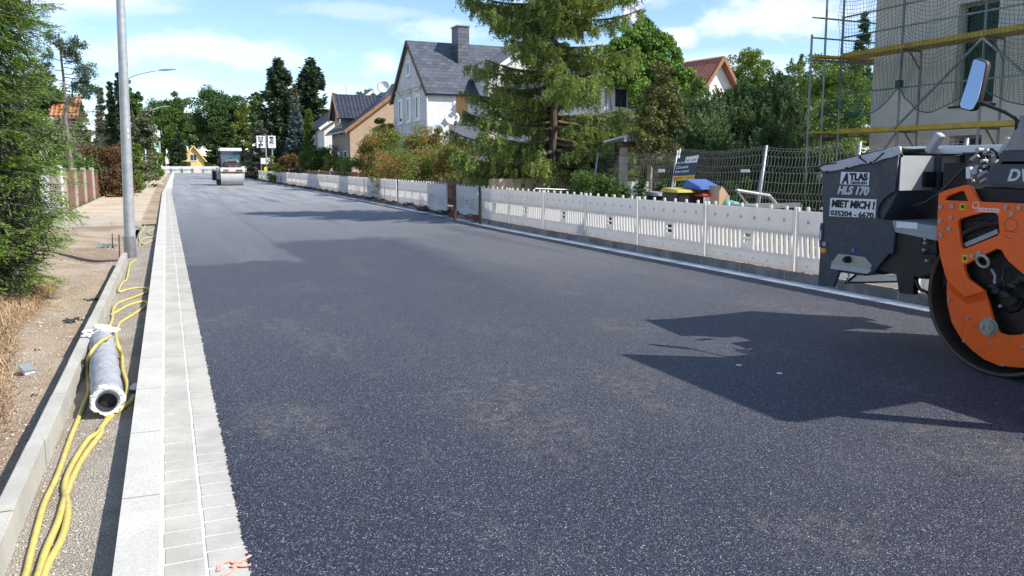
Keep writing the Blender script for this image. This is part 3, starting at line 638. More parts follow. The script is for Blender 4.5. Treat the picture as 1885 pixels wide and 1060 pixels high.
# bare snag branch
mb = MB(); rg = random.Random(9); base = aY(1090, 115, 26); tip = aY(1208, 18, 26)
def snag(a, b, r, d):
    m_ = a.lerp(b, .5)+Vector((rg.uniform(-.1, .1), 0, rg.uniform(-.1, .1)))*(b-a).length; mb.tube([a, m_, b], [r, r*.7, r*.35], 5)
    if d:
        for k in range(5):
            p = a.lerp(b, rg.uniform(.3, 1)); dd = (b-a).normalized()*.5+Vector((rg.uniform(-.5, .8), rg.uniform(-.5, .5), rg.uniform(-.1, .8))); snag(p, p+dd.normalized()*(b-a).length*rg.uniform(.15, .38), r*.4, d-1)
# ---- larch
def larch():
    B = aY(1020, 350, 21.); x, Y = B[0], 21.; r = np.random.default_rng(3); rg = random.Random(3)
    t = thing('larch_tree', (x, Y, 0), 'tall larch with sweeping drooping branches in front of the white house', 'tree')
    mb = MB(); trunk = trunk_mb(mb, (x, Y, 0), (x-.1, Y, 11.), .15, .03, rg, 12, .02); Ps = []; Ds = []
    sc1 = dep(B)/F
    prof = [(.9, 130), (1.6, 165), (2.6, 172), (3.4, 150), (4.1, 132), (4.7, 118), (5.4, 135), (6.2, 148), (7.5, 125), (9, 80), (10.6, 15)]
    nt_ = 44
    for i in range(nt_):
        z = .9+(10.5-.9)*(i/nt_)+rg.uniform(-.08, .08); L0 = interp(prof, z)*sc1*1.12
        nb = 6 if (z < 4.1 or z > 5.6) else 4
        for j in range(nb):
            a = rg.uniform(0, 2*math.pi); l = L0*rg.uniform(.55, 1.08); dr = rg.uniform(.05, .3) if z < 4.5 else rg.uniform(-.1, .22)
            s = np.linspace(0, 1, 9); wv = rg.uniform(-.25, .25)
            bx_ = x+math.cos(a)*l*s-math.sin(a)*wv*l*s**2; by_ = Y+math.sin(a)*l*s+math.cos(a)*wv*l*s**2; bz_ = z+l*(-dr*s*1.2+(dr+.12)*s**2.4)
            mb.tube([(bx_[q], by_[q], bz_[q]) for q in range(9)], [.012+.016*l*(1-q/9) for q in range(9)], 5, False)
            def put(px_, py_, pz_, per, hang, along):
                m = len(px_)
                for q in range(m):
                    hl = hang*rg.uniform(.3, 1.2); u = r.random(per); 
                    dx = along[0]*rg.uniform(-.1, .5); dy = along[1]*rg.uniform(-.1, .5)
                    Ps.append(np.c_[px_[q]+dx*hl*u+r.normal(size=per)*.02, py_[q]+dy*hl*u+r.normal(size=per)*.02, pz_[q]-hl*u**1.0+r.normal(size=per)*.015+.02])
                    Ds.append(np.tile([dx*.6, dy*.6, -.45], (per, 1)))
            # side twigs
            for q in range(int(6+l*6)):
                u = rg.uniform(.2, 1); p = np.array([np.interp(u, s, bx_), np.interp(u, s, by_), np.interp(u, s, bz_)])
                sd = rg.choice((-1, 1)); ang = a+sd*rg.uniform(.5, 1.2); tl = l*rg.uniform(.14, .32)*(1.15-u*.6); dv = np.array([math.cos(ang), math.sin(ang), rg.uniform(-.45, .1)])
                mb.tube([tuple(p), tuple(p+dv*tl)], [.008, .003], 3, False)
                m = 3+int(tl*9); uu = r.random(m); q_ = p+dv*tl*uu[:, None]; put(q_[:, 0], q_[:, 1], q_[:, 2], 14, .3, dv)
            m = int(8+l*9); uu = .12+.88*r.random(m); put(np.interp(uu, s, bx_), np.interp(uu, s, by_), np.interp(uu, s, bz_), 15, .36, (math.cos(a), math.sin(a)))
    P = np.concatenate(Ps); D = np.concatenate(Ds); P[:, 2] = np.maximum(P[:, 2], .3)
    print('larch leaves', len(P))
    np_mesh('crown', leaf_quads(r, P, .1, .022, D, .6), 4, 'larch_needle', t); mb.build('trunk', 'bark', t, fix=False)
larch()
# ---- near fir on the left
def fir():
    x, Y = -2.95, 11.9; r = np.random.default_rng(8); rg = random.Random(8)
    t = thing('fir_tree', (x, Y, 0), 'large near fir with flat bright tipped sprays on the left edge', 'tree'); mb = MB()
    trunk_mb(mb, (x, Y, -.2), (x, Y, 10.5), .2, .04, rg, 12, .02); parts = {'fir_needle': [], 'fir_tip': [], 'fir_old': []}
    def spray(p, d, l, n_, kind, kt):
        d = d/np.linalg.norm(d); side = np.cross(d, [0, 0, 1]); side /= np.linalg.norm(side)+1e-6
        n2 = max(5, int(l/.021)); u = (np.arange(n2)+.5)/n2; c = p+d*(u*l)[:, None]; c[:, 2] -= .1*l*u**2
        for sgn in (-1, 1):
            nd = d*.55+side*sgn*.85+r.normal(size=(n2, 3))*.16; nd[:, 2] += .12; nd = unit(nd); ln = .05*(1.1-.3*u)*(.8+.4*r.random(n2))
            q = c+nd*ln[:, None]*.5; w_ = unit(np.cross(nd, [0, 0, 1])+r.normal(size=(n2, 3))*.3)*.0085
            V = np.stack([q-nd*ln[:, None]*.5, q+w_, q+nd*ln[:, None]*.5, q-w_], 1)
            cut = int(n2*kt)
            parts[kind].append(V[:cut].reshape(-1, 3)); parts['fir_tip'].append(V[cut:].reshape(-1, 3))
    z = .25
    z = .15
    while z < 9.6:
        L0 = interp([(0, 1.35), (1, 1.8), (2, 1.8), (3, 1.65), (4.2, 1.75), (4.8, 1.4), (5.4, 1.2), (7, 1.), (10, .3)], z)
        for j in range(10):
            a = rg.uniform(-2.1, 1.9) if rg.random() < .86 else rg.uniform(0, 6.28); l = L0*rg.uniform(.72, 1.08); dr = rg.uniform(.1, .4); up = rg.uniform(.0, .3)
            s = np.linspace(0, 1, 8); bx_ = x+math.cos(a)*l*s; by_ = Y+math.sin(a)*l*s; bz_ = z+l*(-dr*s+up*s**2)
            mb.tube([(bx_[q], by_[q], bz_[q]) for q in range(8)], [.022*(1-q/7.6)**1.3+.002 for q in range(8)], 5, False)
            old = rg.random() < .38
            nt_ = int(l/.05)
            for q in range(nt_):
                u = .15+.84*q/nt_; p = np.array([np.interp(u, s, bx_), np.interp(u, s, by_), np.interp(u, s, bz_)]); sd = 1 if q % 2 else -1
                ang = a+sd*rg.uniform(.75, 1.05); tl = (.24+.34*(1-u)*min(1, l/1.6))*rg.uniform(.7, 1.15)
                dv = np.array([math.cos(ang), math.sin(ang), rg.uniform(-.5, -.05)-(.75 if old else 0)]); kind = 'fir_old' if (old and u < .8) else 'fir_needle'
                kt = .92 if kind == 'fir_old' else max(.2, .97-.9*u**2+rg.uniform(-.1, .1))
                spray(p, dv, tl, 0, kind, kt)
                for w_ in range(int(tl/.13)):
                    v_ = .3+.6*rg.random(); a3 = ang+rg.choice((-1, 1))*rg.uniform(.5, .8); spray(p+dv*tl*v_, np.array([math.cos(a3), math.sin(a3), dv[2]]), tl*.45*(1.1-v_)+.07, 0, kind, kt)
            p = np.array([bx_[-2], by_[-2], bz_[-2]]); e = np.array([bx_[-1], by_[-1], bz_[-1]])-p; spray(p, e, np.linalg.norm(e)*1.5, 0, 'fir_needle', .3)
        z += .13 if z < 5.2 else .35
    n3 = 110000; zz3 = r.random(n3)*8.8+.05; R3 = np.interp(zz3, [0, 1, 2, 3, 4.2, 5, 7, 10], [1.5, 1.8, 1.8, 1.7, 1.7, 1.5, 1.0, .3])*.86*np.sqrt(r.random(n3)); a3 = r.random(n3)*6.283
    lump = .5+.5*np.sin(a3*7+zz3*5)*np.cos(zz3*6.1+a3*2); keep = r.random(n3) < .35+.65*lump
    P3 = np.c_[x+R3*np.cos(a3), Y+R3*np.sin(a3), zz3-.12*R3][keep]; D3 = np.c_[np.cos(a3), np.sin(a3), np.full(n3, -1.)][keep]
    parts['fir_old'].append(leaf_quads(r, P3, .09, .022, unit(D3), .6))
    # hanging old inner twigs
    tot = 0
    V = np.concatenate(parts['fir_needle']); tot += len(V); np_mesh('crown', V, 4, 'fir_needle', t)
    V = np.concatenate(parts['fir_tip']); tot += len(V); np_mesh('young_shoots', V, 4, 'fir_tip', t)
    V = np.concatenate(parts['fir_old']); tot += len(V); np_mesh('old_needles', V, 4, 'fir_old', t)
    print('fir quads', tot//4); mb.build('trunk', 'bark_grey', t, fix=False)
fir()
def sparse_pine():
    T = aY(114, 60, 36); x = T[0]; Y = 36.; top = T[2]; r = np.random.default_rng(5); rg = random.Random(5)
    t = thing('old_pine', (x, Y, 0), 'thin pine with a bare trunk and dead lower branches above the red roof', 'tree'); mb = MB()
    trunk_mb(mb, (x, Y, 0), (x-.1, Y, top), .11, .03, rg, 8, .03); Ps = []; Ds = []
    for i in range(34):
        z = top*(.32+.66*i/34); a = rg.uniform(-1.2, 1.2) if i % 3 else rg.uniform(0, 6.28); dead = z < top*.62; l = interp([(0, 1.3), (top*.6, 1.25), (top, .35)], z)*rg.uniform(.6, 1.1)
        pts = [(x+math.cos(a)*l*s, Y+math.sin(a)*l*s, z-.25*l*s+.45*l*s*s) for s in (0, .3, .6, .85, 1)]; mb.tube(pts, [.022, .016, .012, .008, .004], 4, False)
        for k in range(7):
            u = rg.uniform(.35, 1); p = Vector(pts[0]).lerp(Vector(pts[-1]), u)+Vector((0, 0, -.1*l*(1-u))); d = Vector((math.cos(a+rg.uniform(-1, 1)), math.sin(a+rg.uniform(-1, 1)), rg.uniform(-.2, .7))); e = p+d*.32; mb.tube([p, e], [.007, .003], 3, False)
            if not dead or rg.random() < .12:
                m = 46; Ps.append(np.array(e)+r.normal(size=(m, 3))*.075); Ds.append(r.normal(size=(m, 3))+np.array([0, 0, .5]))
    np_mesh('crown', leaf_quads(r, np.concatenate(Ps), .14, .03, unit(np.concatenate(Ds)), .5), 4, 'pine_needle', t); mb.build('trunk', 'bark_grey', t, fix=False)
sparse_pine()
# ---------------------------------------------------------------- houses
simple('render_white', (.74, .73, .7), .9, var=.05, dirt=(.45, .43, .4), dirtamt=.3, bump=.004, bsc=40)
simple('render_grey', (.6, .6, .58), .9, var=.1, sc_=.8, dirt=(.28, .28, .26), dirtamt=.75, bump=.004)
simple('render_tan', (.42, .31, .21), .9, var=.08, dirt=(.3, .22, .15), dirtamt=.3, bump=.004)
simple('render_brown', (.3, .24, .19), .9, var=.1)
simple('render_yellow', (.75, .55, .2), .9, var=.06)
simple('render_beige', (.82, .76, .68), .92, var=.04, sc_=1.2, dirt=(.6, .55, .48), dirtamt=.3, bump=.006, bsc=90)
simple('wood_brown', (.3, .15, .07), .7, var=.25, sc_=4); simple('wood_dark', (.05, .035, .03), .7); simple('wood_red', (.14, .06, .045), .7, var=.2)
simple('wood_orange', (.62, .34, .13), .7, var=.12)
simple('frame_white', (.75, .75, .74), .5, var=.04); simple('frame_grey', (.3, .3, .3), .5); simple('roof_metal', (.3, .31, .32), .4, metal=.6)
s = NT('glass'); s.col(s.mix(s.noise(.6, 3), (.015, .02, .025), (.07, .09, .1))); s.p(rough=.07, spec=.8); M['glass'] = s.m
simple('dark_pane', (.012, .014, .016), .25, spec=.25)
def roof_mat(name, c, w, h, axis, slope, var=.2, depth=.02, rough=.55, wave=False):
    """courses of tiles: axis = ridge direction (0=x,1=y)"""
    s = NT(name); sp = s.n.new('ShaderNodeSeparateXYZ'); s.l.new(s.tc.outputs['Object'], sp.inputs[0]); a = sp.outputs[axis]
    v = s.math('DIVIDE', sp.outputs[2], h*slope); row = s.math('FLOOR', v); fv = s.math('FRACT', v)
    u = s.math('DIVIDE', a, w); u = s.math('ADD', u, s.math('MULTIPLY', s.math('MODULO', row, 2.), 0. if wave else .5)); fu = s.math('FRACT', u)
    cb = s.n.new('ShaderNodeCombineXYZ'); s.l.new(s.math('FLOOR', u), cb.inputs[0]); s.l.new(row, cb.inputs[1])
    wn = s.n.new('ShaderNodeTexWhiteNoise'); s.l.new(cb.outputs[0], wn.inputs[0])
    cc = s.mix(wn.outputs[0], tuple(x*(1-var) for x in c), tuple(x*(1+var) for x in c))
    edge = s.math('MAXIMUM', s.ramp(fv, .14, .02), s.math('MULTIPLY', s.ramp(s.math('ABSOLUTE', s.math('SUBTRACT', fu, .5)), .42, .5), .8))
    cc = s.mix(s.math('MULTIPLY', edge, .8), cc, tuple(x*.25 for x in c)); cc = s.mix(s.ramp(s.noise(.9, 6, .7), .5, .75, 0, .35), cc, tuple(x*1.5+.03 for x in c))
    s.col(cc); s.p(rough=rough, spec=.4)
    hgt = s.math('ADD', s.math('SUBTRACT', 1., fv), s.math('MULTIPLY', s.math('ABSOLUTE', s.math('SUBTRACT', fu, .5)), 3. if wave else .3))
    s.bump(hgt, depth, 1.); M[name] = s.m
roof_mat('slate', (.085, .095, .115), .42, .3, 0, .72, .25); roof_mat('tile_dark', (.05, .055, .075), .3, .34, 0, .62, .15, .05, .38, True); roof_mat('tile_dark_long', (.05, .055, .07), .3, .34, 1, .62, .15, .05, .38, True)
roof_mat('tile_red', (.36, .13, .08), .28, .33, 1, .7, .15, .03, .6, True); roof_mat('tile_orange', (.5, .2, .09), .26, .36, 0, .7, .2, .05, .6, True); roof_mat('slate_y', (.14, .145, .16), .35, .25, 1, .7, .25)
def slab(mb, p, t):   # p: 4 corners of the upper face of a roof slope; t: thickness
    q = [Vector(a) for a in p]; n = (q[1]-q[0]).cross(q[3]-q[0]).normalized()
    if n.z < 0: n = -n
    lo = [a-n*t for a in q]; return mb.add(q+lo, [(0,1,2,3),(7,6,5,4),(0,4,5,1),(1,5,6,2),(2,6,7,3),(3,7,4,0)])
def gable_X(par, x0, x1, y0, y1, ze, zr, wall, roof, ov=.35, t=.16, zb=0, verge='wood_dark', ovf=None):
    """ridge along X, gable faces -X. body + roof"""
    ym = (y0+y1)/2; ovf = ov if ovf is None else ovf
    w_ = MB().prismX([(y0, zb), (y1, zb), (y1, ze), (ym, zr), (y0, ze)], x0, x1).build('wall', wall, par)
    sl = (zr-ze)/(ym-y0); mb = MB(); e = ov
    slab(mb, [(x0-ovf, y0-e, ze-e*sl+t), (x1+.3, y0-e, ze-e*sl+t), (x1+.3, ym, zr+t), (x0-ovf, ym, zr+t)], t)
    slab(mb, [(x0-ovf, y1+e, ze-e*sl+t), (x0-ovf, ym, zr+t), (x1+.3, ym, zr+t), (x1+.3, y1+e, ze-e*sl+t)], t)
    rf = mb.build('roof', roof, par)
    mb = MB()
    for ya, yb in ((y0-e, ym), (ym, y1+e)):
        za = ze-e*sl if ya != ym else zr; zb_ = zr if ya != ym else ze-e*sl
        mb.bar((x0-ovf-.02, ya, za+t*.3), (x0-ovf-.02, yb, zb_+t*.3), .05, .24, (0, 0, 1))
    mb.build('verge', verge, rf); return w_, rf
def gable_Y(par, x0, x1, y0, y1, ze, zr, wall, roof, ov=.35, t=.16, zb=0, verge='wood_dark', ovf=None):
    xm = (x0+x1)/2; ovf = ov if ovf is None else ovf
    w_ = MB().prismY([(x0, zb), (x1, zb), (x1, ze), (xm, zr), (x0, ze)], y0, y1).build('wall', wall, par)
    sl = (zr-ze)/(xm-x0); mb = MB(); e = ov
    slab(mb, [(x0-e, y0-ovf, ze-e*sl+t), (xm, y0-ovf, zr+t), (xm, y1+.3, zr+t), (x0-e, y1+.3, ze-e*sl+t)], t)
    slab(mb, [(x1+e, y0-ovf, ze-e*sl+t), (x1+e, y1+.3, ze-e*sl+t), (xm, y1+.3, zr+t), (xm, y0-ovf, zr+t)], t)
    rf = mb.build('roof', roof, par); mb = MB()
    for xa, xb in ((x0-e, xm), (xm, x1+e)):
        za = ze-e*sl if xa != xm else zr; zb_ = zr if xa != xm else ze-e*sl
        mb.bar((xa, y0-ovf-.02, za+t*.3), (xb, y0-ovf-.02, zb_+t*.3), .05, .24, (0, 0, 1))
    mb.build('verge', verge, rf); return w_, rf
def win(par, pl, c, a0, a1, z0, z1, fr='frame_white', pane='glass', bars=1, fw=.07, sill=True, lab=None):
    """window on plane pl ('X' or 'Y') at coordinate c, outside towards minus"""
    def B(mb, d0, d1, a, b, z, zz): return mb.bx(c-d1, c-d0, a, b, z, zz) if pl == 'X' else mb.bx(a, b, c-d1, c-d0, z, zz)
    f = MB(); B(f, -.01, .05, a0, a0+fw, z0, z1); B(f, -.01, .05, a1-fw, a1, z0, z1); B(f, -.01, .047, a0+fw, a1-fw, z0, z0+fw); B(f, -.01, .047, a0+fw, a1-fw, z1-fw, z1)
    for k in range(bars): m_ = a0+(a1-a0)*(k+1)/(bars+1); B(f, -.01, .04, m_-fw*.4, m_+fw*.4, z0+fw, z1-fw)
    o = f.build('window', fr, par)
    p = MB(); B(p, -.012, .012, a0+fw*.5, a1-fw*.5, z0+fw*.5, z1-fw*.5); p.build('pane', pane, o)
    if sill: q = MB(); B(q, -.01, .14, a0-.06, a1+.06, z0-.09, z0-.003); q.build('sill', 'frame_white' if fr != 'frame_grey' else 'roof_metal', o)
    return o
def rectX(x, pa, pb): A = aX(*pa, x); B = aX(*pb, x); return sorted((A[1], B[1]))+sorted((A[2], B[2]))
def rectY(y, pa, pb): A = aY(*pa, y); B = aY(*pb, y); return sorted((A[0], B[0]))+sorted((A[2], B[2]))
def dish(par, c, r, d, m='frame_white'):
    """satellite dish facing d, with arm"""
    d = Vector(d).normalized(); Q = d.to_track_quat('Z', 'Y').to_matrix().to_4x4(); mb = MB()
    mb.lathe([(0.001, 0), (r*.4, .02), (r*.75, .07*r/.4), (r, .13*r/.4), (r, .13*r/.4-.015), (r*.7, .05*r/.4-.015), (.001, -.02)], 28); mb.xf(Matrix.Translation(c) @ Q)
    o = mb.build('dish', m, par, smooth=True); a = MB(); a.tube([Vector(c)+Q.to_3x3() @ Vector((0, r, .05)), Vector(c)+Q.to_3x3() @ Vector((0, r*.5, r*.9))], .012, 5); a.cyl(Vector(c)+Q.to_3x3() @ Vector((0, r*.5, r*.85)), Vector(c)+Q.to_3x3() @ Vector((0, r*.42, r*.72)), .035, n=8)
    a.build('feed_arm', 'frame_grey', o); return o
# white slate house
X1 = 14.; yA = aX(788, 170, X1)[1]; yB = aX(725.5, 200, X1)[1]; ze = aX(788, 168, X1)[2]; zr = aX(750, 80, X1)[2]
h1 = thing('house', (X1, yA, 0), 'white house with grey slate roof and greyer street gable behind the larch', 'house')
wl, rf = gable_X(h1, X1, X1+11, yA, yB, ze, zr, 'render_white', 'slate', .3, .14, ovf=.18)
MB().prismX([(yA+.003, 0), (yB, 0), (yB, ze), ((yA+yB)/2, zr-.02), (yA+.003, ze)], X1-.03, X1-.004).build('gable_facing', 'render_grey', wl)  # street gable greyer and blotchier than the other walls
for pa, pb in (((736, 228), (742.5, 182)), ((751, 225), (758, 178)), ((767, 221), (775.5, 172.5))):
    r_ = rectX(X1, pa, pb); o = win(h1, 'X', X1-.03, *r_, bars=0, fw=.14); m = MB(); m.bx(X1-.13, X1-.03, r_[0]-.2, r_[1]+.2, r_[3]+.25, r_[3]+.42); m.bx(X1-.2, X1-.03, r_[0]-.28, r_[1]+.28, r_[3]+.423, r_[3]+.5); m.build('lintel_moulding', 'render_grey', o)
win(h1, 'X', X1-.03, *rectX(X1, (751, 140), (757, 111)), bars=0, fw=.12)
for pa, pb in (((838, 221), (862, 174)), ((842, 283), (866, 263)), ((905, 225), (930, 180))):
    r_ = rectY(yA, pa, pb); o = win(h1, 'Y', yA, r_[0]-.12, r_[1]+.12, r_[2]-.12, r_[3]+.1, pane='wood_orange', bars=0, fw=.16); 
m = MB(); r_ = rectY(yA-.0, (864, 100), (886, 52)); m.bx(r_[0], r_[1], yA+2.0, yA+3.1, zr-2.2, zr+.9); ch = m.build('chimney', 'slate', rf, bevel=.02); MB().bx(r_[0]-.06, r_[1]+.06, yA+1.94, yA+3.16, zr+.903, zr+.98).build('chimney_cap', 'roof_metal', ch)
c = aY(832, 218, yA-.5); d1 = dish(h1, c, .42, (-.2, -1, .35)); MB().tube([(c[0], yA, c[2]+.1), (c[0], yA-.45, c[2]+.1), tuple(c)], .025, 6).build('bracket', 'frame_grey', d1)
c = aY(806, 241, yA-.5); d1 = dish(h1, c, .4, (-.5, -1, .35)); MB().tube([(c[0], yA, c[2]+.1), (c[0], yA-.45, c[2]+.1), tuple(c)], .025, 6).build('bracket', 'frame_grey', d1)
MB().cyl((X1-.09, yA-.07, 0), (X1-.09, yA-.07, ze-.2), .055, n=8).build('downpipe', 'frame_white', h1)
# white cross wing of the same house, mostly behind the larch
yw = yA-1.6; xa_, xb_ = aY(898, 150, yw)[0], aY(1072, 150, yw)[0]; w2, r2 = gable_Y(h1, xa_, xb_, yw, yA+6, aY(985, 142, yw)[2], aY(985, 74, yw)[2], 'render_white', 'slate_y', .3, .14, verge='frame_white')
for pa, pb in (((945, 318), (961, 265)), ((930, 222), (955, 176)), ((1010, 222), (1036, 176))): win(h1, 'Y', yw, *rectY(yw, pa, pb), bars=1, pane='glass')
# tan house
X2 = 13.; yC = aX(644.5, 260, X2)[1]; zE = aX(644, 236, X2)[2]; 
h2 = thing('house', (X2, yC, 0), 'tan rendered house with dark tiled roof and street dormer', 'house')
yD = aX(612, 260, X2)[1]; P1 = aY(728, 172, yC); slp = (P1[2]-zE)/(P1[0]-X2); xr = X2+5.2; zR = zE+slp*(xr-X2); 
gable_Y(h2, X2, 2*xr-X2, yC, yD, zE, zR, 'render_tan', 'tile_dark_long', .45, .2, ovf=.35, verge='wood_brown')
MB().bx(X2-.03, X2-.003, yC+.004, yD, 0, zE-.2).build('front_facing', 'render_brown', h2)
MB().tube([(X2-.4, yC+.1, zE-.25), (X2-.1, yC+.2, zE-.6), (X2-.1, yC+.2, 0)], .06, 8).build('downpipe', 'frame_grey', h2)
MB().tube([(X2-.5, yC-.3, zE-.28), (X2-.5, yD+.2, zE-.28)], .08, 8).build('gutter', 'roof_metal', h2)
# dormer: flush with the front wall
ya, yb = aX(629.5, 200, X2)[1], aX(617, 200, X2)[1]; zd = aX(628.5, 208, X2)[2]; zp = aX(618.5, 177.5, X2)[2]; ym = (ya+yb)/2
zmaxx = lambda z: X2+(z-zE)/slp
m = MB().prismX([(ya, zE-.4), (yb, zE-.4), (yb, zd), (ym, zp), (ya, zd)], X2-.06, zmaxx(zp)); dm = m.build('dormer', 'render_tan', h2)
MB().bx(X2-.07, zmaxx(zd), ya-.02, ya-.005, zE-.2, zd).build('dormer_cheek', 'slate_y', dm)
m = MB(); s1 = (zp-zd)/(ym-ya); e = .5
slab(m, [(X2-.45, ya-e, zd-e*s1+.12), (zmaxx(zd)+.5, ya-e, zd-e*s1+.12), (zmaxx(zp)+.8, ym, zp+.12), (X2-.45, ym, zp+.12)], .12)
slab(m, [(X2-.45, yb+e, zd-e*s1+.12), (X2-.45, ym, zp+.12), (zmaxx(zp)+.8, ym, zp+.12), (zmaxx(zd)+.5, yb+e, zd-e*s1+.12)], .12); m.build('dormer_roof', 'tile_dark', dm)
m = MB(); m.bar((X2-.47, ya-e, zd-e*s1), (X2-.47, ym, zp), .05, .3); m.bar((X2-.47, ym, zp), (X2-.47, yb+e, zd-e*s1), .05, .3); m.build('dormer_verge', 'wood_brown', dm)
win(h2, 'X', X2-.06, *rectX(X2, (624.5, 228), (629.5, 216)), fr='frame_grey', bars=0)
win(h2, 'X', X2-.03, *rectX(X2, (624.5, 247.5), (629.5, 237)), fr='frame_grey', bars=0)
win(h2, 'X', X2-.03, *rectX(X2, (620, 308), (626, 279)), bars=0); win(h2, 'X', X2-.03, *rectX(X2, (634, 290), (640, 277)), bars=0)
c = aY(706, 163, yC+4); m = MB().bx(c[0]+.6, c[0]+1.4, yC+3, yC+3.8, c[2]-1.2, c[2]+.35); m.build('chimney', 'tile_red', h2)
dish(h2, tuple(aY(707, 160, yC+4)), .55, (-.5, -1, .3))
MB().tube([aY(637, 190, yC+8), aY(637, 156, yC+8)], .03, 5).build('aerial', 'frame_grey', h2)
# white house left of the tan one
X3 = 13.4; yE = yC+13; h3 = thing('house', (X3, yE, 0), 'white house with dark roof partly hidden left of the tan house', 'house')
zA = aX(604, 226, X3+0)[2]; gable_Y(h3, aY(597, 260, yE)[0], aY(597, 260, yE)[0]+9, yE, yE+11, aY(597, 232, yE)[2], aY(640, 180, yE)[2]+.6, 'render_white', 'tile_dark_long', .5, .2, verge='frame_white')
MB().bx(aY(592, 250, yE-3)[0], aY(606, 250, yE-3)[0], yE-3, yE-.01, 0, aY(600, 275, yE-3)[2]).build('porch', 'wood_dark', h3)
# distant houses
h = thing('house', tuple(g(360, 312)), 'far yellow gabled house at the bend beyond the barriers', 'house'); Yh = 183
A = aY(338, 300, Yh); B = aY(376, 300, Yh); gable_Y(h, A[0], B[0], Yh, Yh+10, aY(376, 293, Yh)[2], aY(355, 269, Yh)[2], 'render_yellow', 'tile_red', .5, .3, verge='render_yellow')
win(h, 'Y', Yh, *rectY(Yh, (350, 296), (362, 284)), bars=1)
h = thing('house', tuple(g(420, 312)), 'small glimpse of a pale house left behind the far barriers', 'house'); Yh = 175; A = aY(225, 300, Yh); B = aY(252, 300, Yh)
gable_Y(h, A[0], B[0], Yh, Yh+8, 4.5, 7, 'render_white', 'tile_red', .4)
# red tiled roof on the left
Yr = 60; A = aY(98, 215, Yr); B = aY(143.5, 215, Yr); h = thing('house', (A[0], Yr, 0), 'small house with orange red tiled roof behind the fir on the left', 'house')
zt = aY(120, 181, Yr+3)[2]; zl = aY(120, 214, Yr)[2]; gable_X(h, A[0], B[0]-.3, Yr, Yr+6, zl, zt, 'wood_dark', 'tile_orange', .2, .15)
MB().tube([(B[0]-.5, Yr+3, zt), (B[0]-.5, Yr+3, zt+1.2)], .05, 6).build('finial', 'wood_dark', h)
# ivy house
Yi = 29.; A = aY(1112, 150, Yi); B = aY(1286, 150, Yi); xm = aY(1184, 60, Yi)[0]; zt = aY(1184, 62, Yi)[2]; zi = aY(1108, 128, Yi)[2]
h4 = thing('house', (A[0], Yi, 0), 'house whose gable is overgrown with bright green ivy', 'house')
x0 = A[0]; x1 = 2*xm-x0; gable_Y(h4, x0, x1, Yi, Yi+11, zi-.2, zt-.25, 'render_white', 'slate_y', .3, .16)
for pa, pb in (((1127, 201), (1157, 160)), ((1213, 200), (1240, 168)), ((1062, 350), (1085, 300))): win(h4, 'Y', Yi, *rectY(Yi, pa, pb), bars=0, fw=.1)
c = aY(1162, 27, Yi+4); dm = dish(h4, tuple(c), .42, (-.35, -1, .3)); MB().tube([tuple(c), (c[0], c[1], c[2]-1.6)], .03, 6).build('mast', 'frame_grey', dm); MB().tube([(c[0], c[1], c[2]), (c[0], c[1], c[2]+1.)], .012, 5).build('aerial', 'frame_grey', dm)
def ivy():
    r = np.random.default_rng(77); t = thing('ivy', (xm, Yi, 0), 'thick bright green ivy covering the gable wall', 'climbing plant'); Cs = []
    out = [(1104, 150), (1112, 100), (1135, 72), (1165, 42), (1190, 38), (1222, 68), (1252, 105), (1275, 135), (1300, 168), (1296, 190), (1240, 205), (1235, 330), (1108, 330), (1160, 215), (1162, 155), (1120, 158)]
    def inside(a, b):
        c = False; j = len(out)-1
        for i in range(len(out)):
            xi, yi = out[i]; xj, yj = out[j]
            if (yi > b) != (yj > b) and a < (xj-xi)*(b-yi)/(yj-yi)+xi: c = not c
            j = i
        return c
    while len(Cs) < 300:
        a = r.uniform(1100, 1302); b = r.uniform(36, 330)
        if inside(a, b): Cs.append(aY(a, b, Yi-.15-.45*r.random()))
    Cs = np.array(Cs); n = 56000; idx = r.integers(0, len(Cs), n); V = unit(r.normal(size=(n, 3))); V[:, 1] = -abs(V[:, 1]); V = unit(V+np.array([0, -.2, .35]))
    P = Cs[idx]+V*np.array([.34, .3, .3])*(.35+.65*r.random(n))[:, None]
    # leaves hang: roughly facing out and up
    Nn = unit(V+r.normal(size=(n, 3))*.45); A_ = unit(np.cross(Nn, r.normal(size=(n, 3)))); B_ = np.cross(Nn, A_); L_ = (.12*(.6+.8*r.random(n)))[:, None]
    Q = np.stack([P-A_*L_*.5, P+B_*L_*.45, P+A_*L_*.5, P-B_*L_*.45], 1).reshape(-1, 3); np_mesh('foliage', Q, 4, 'ivy_leaf', t)
    mb = MB(); 
    for k in range(12):
        x = xm+r.uniform(-1.6, 1.6); mb.tube([(x, Yi-.05, 0), (x+r.uniform(-.4, .4), Yi-.06, 2.4), (x+r.uniform(-1, 1), Yi-.06, zt*.75)], [.04, .03, .01], 5)
    mb.build('stem', 'bark', t, fix=False)
ivy()
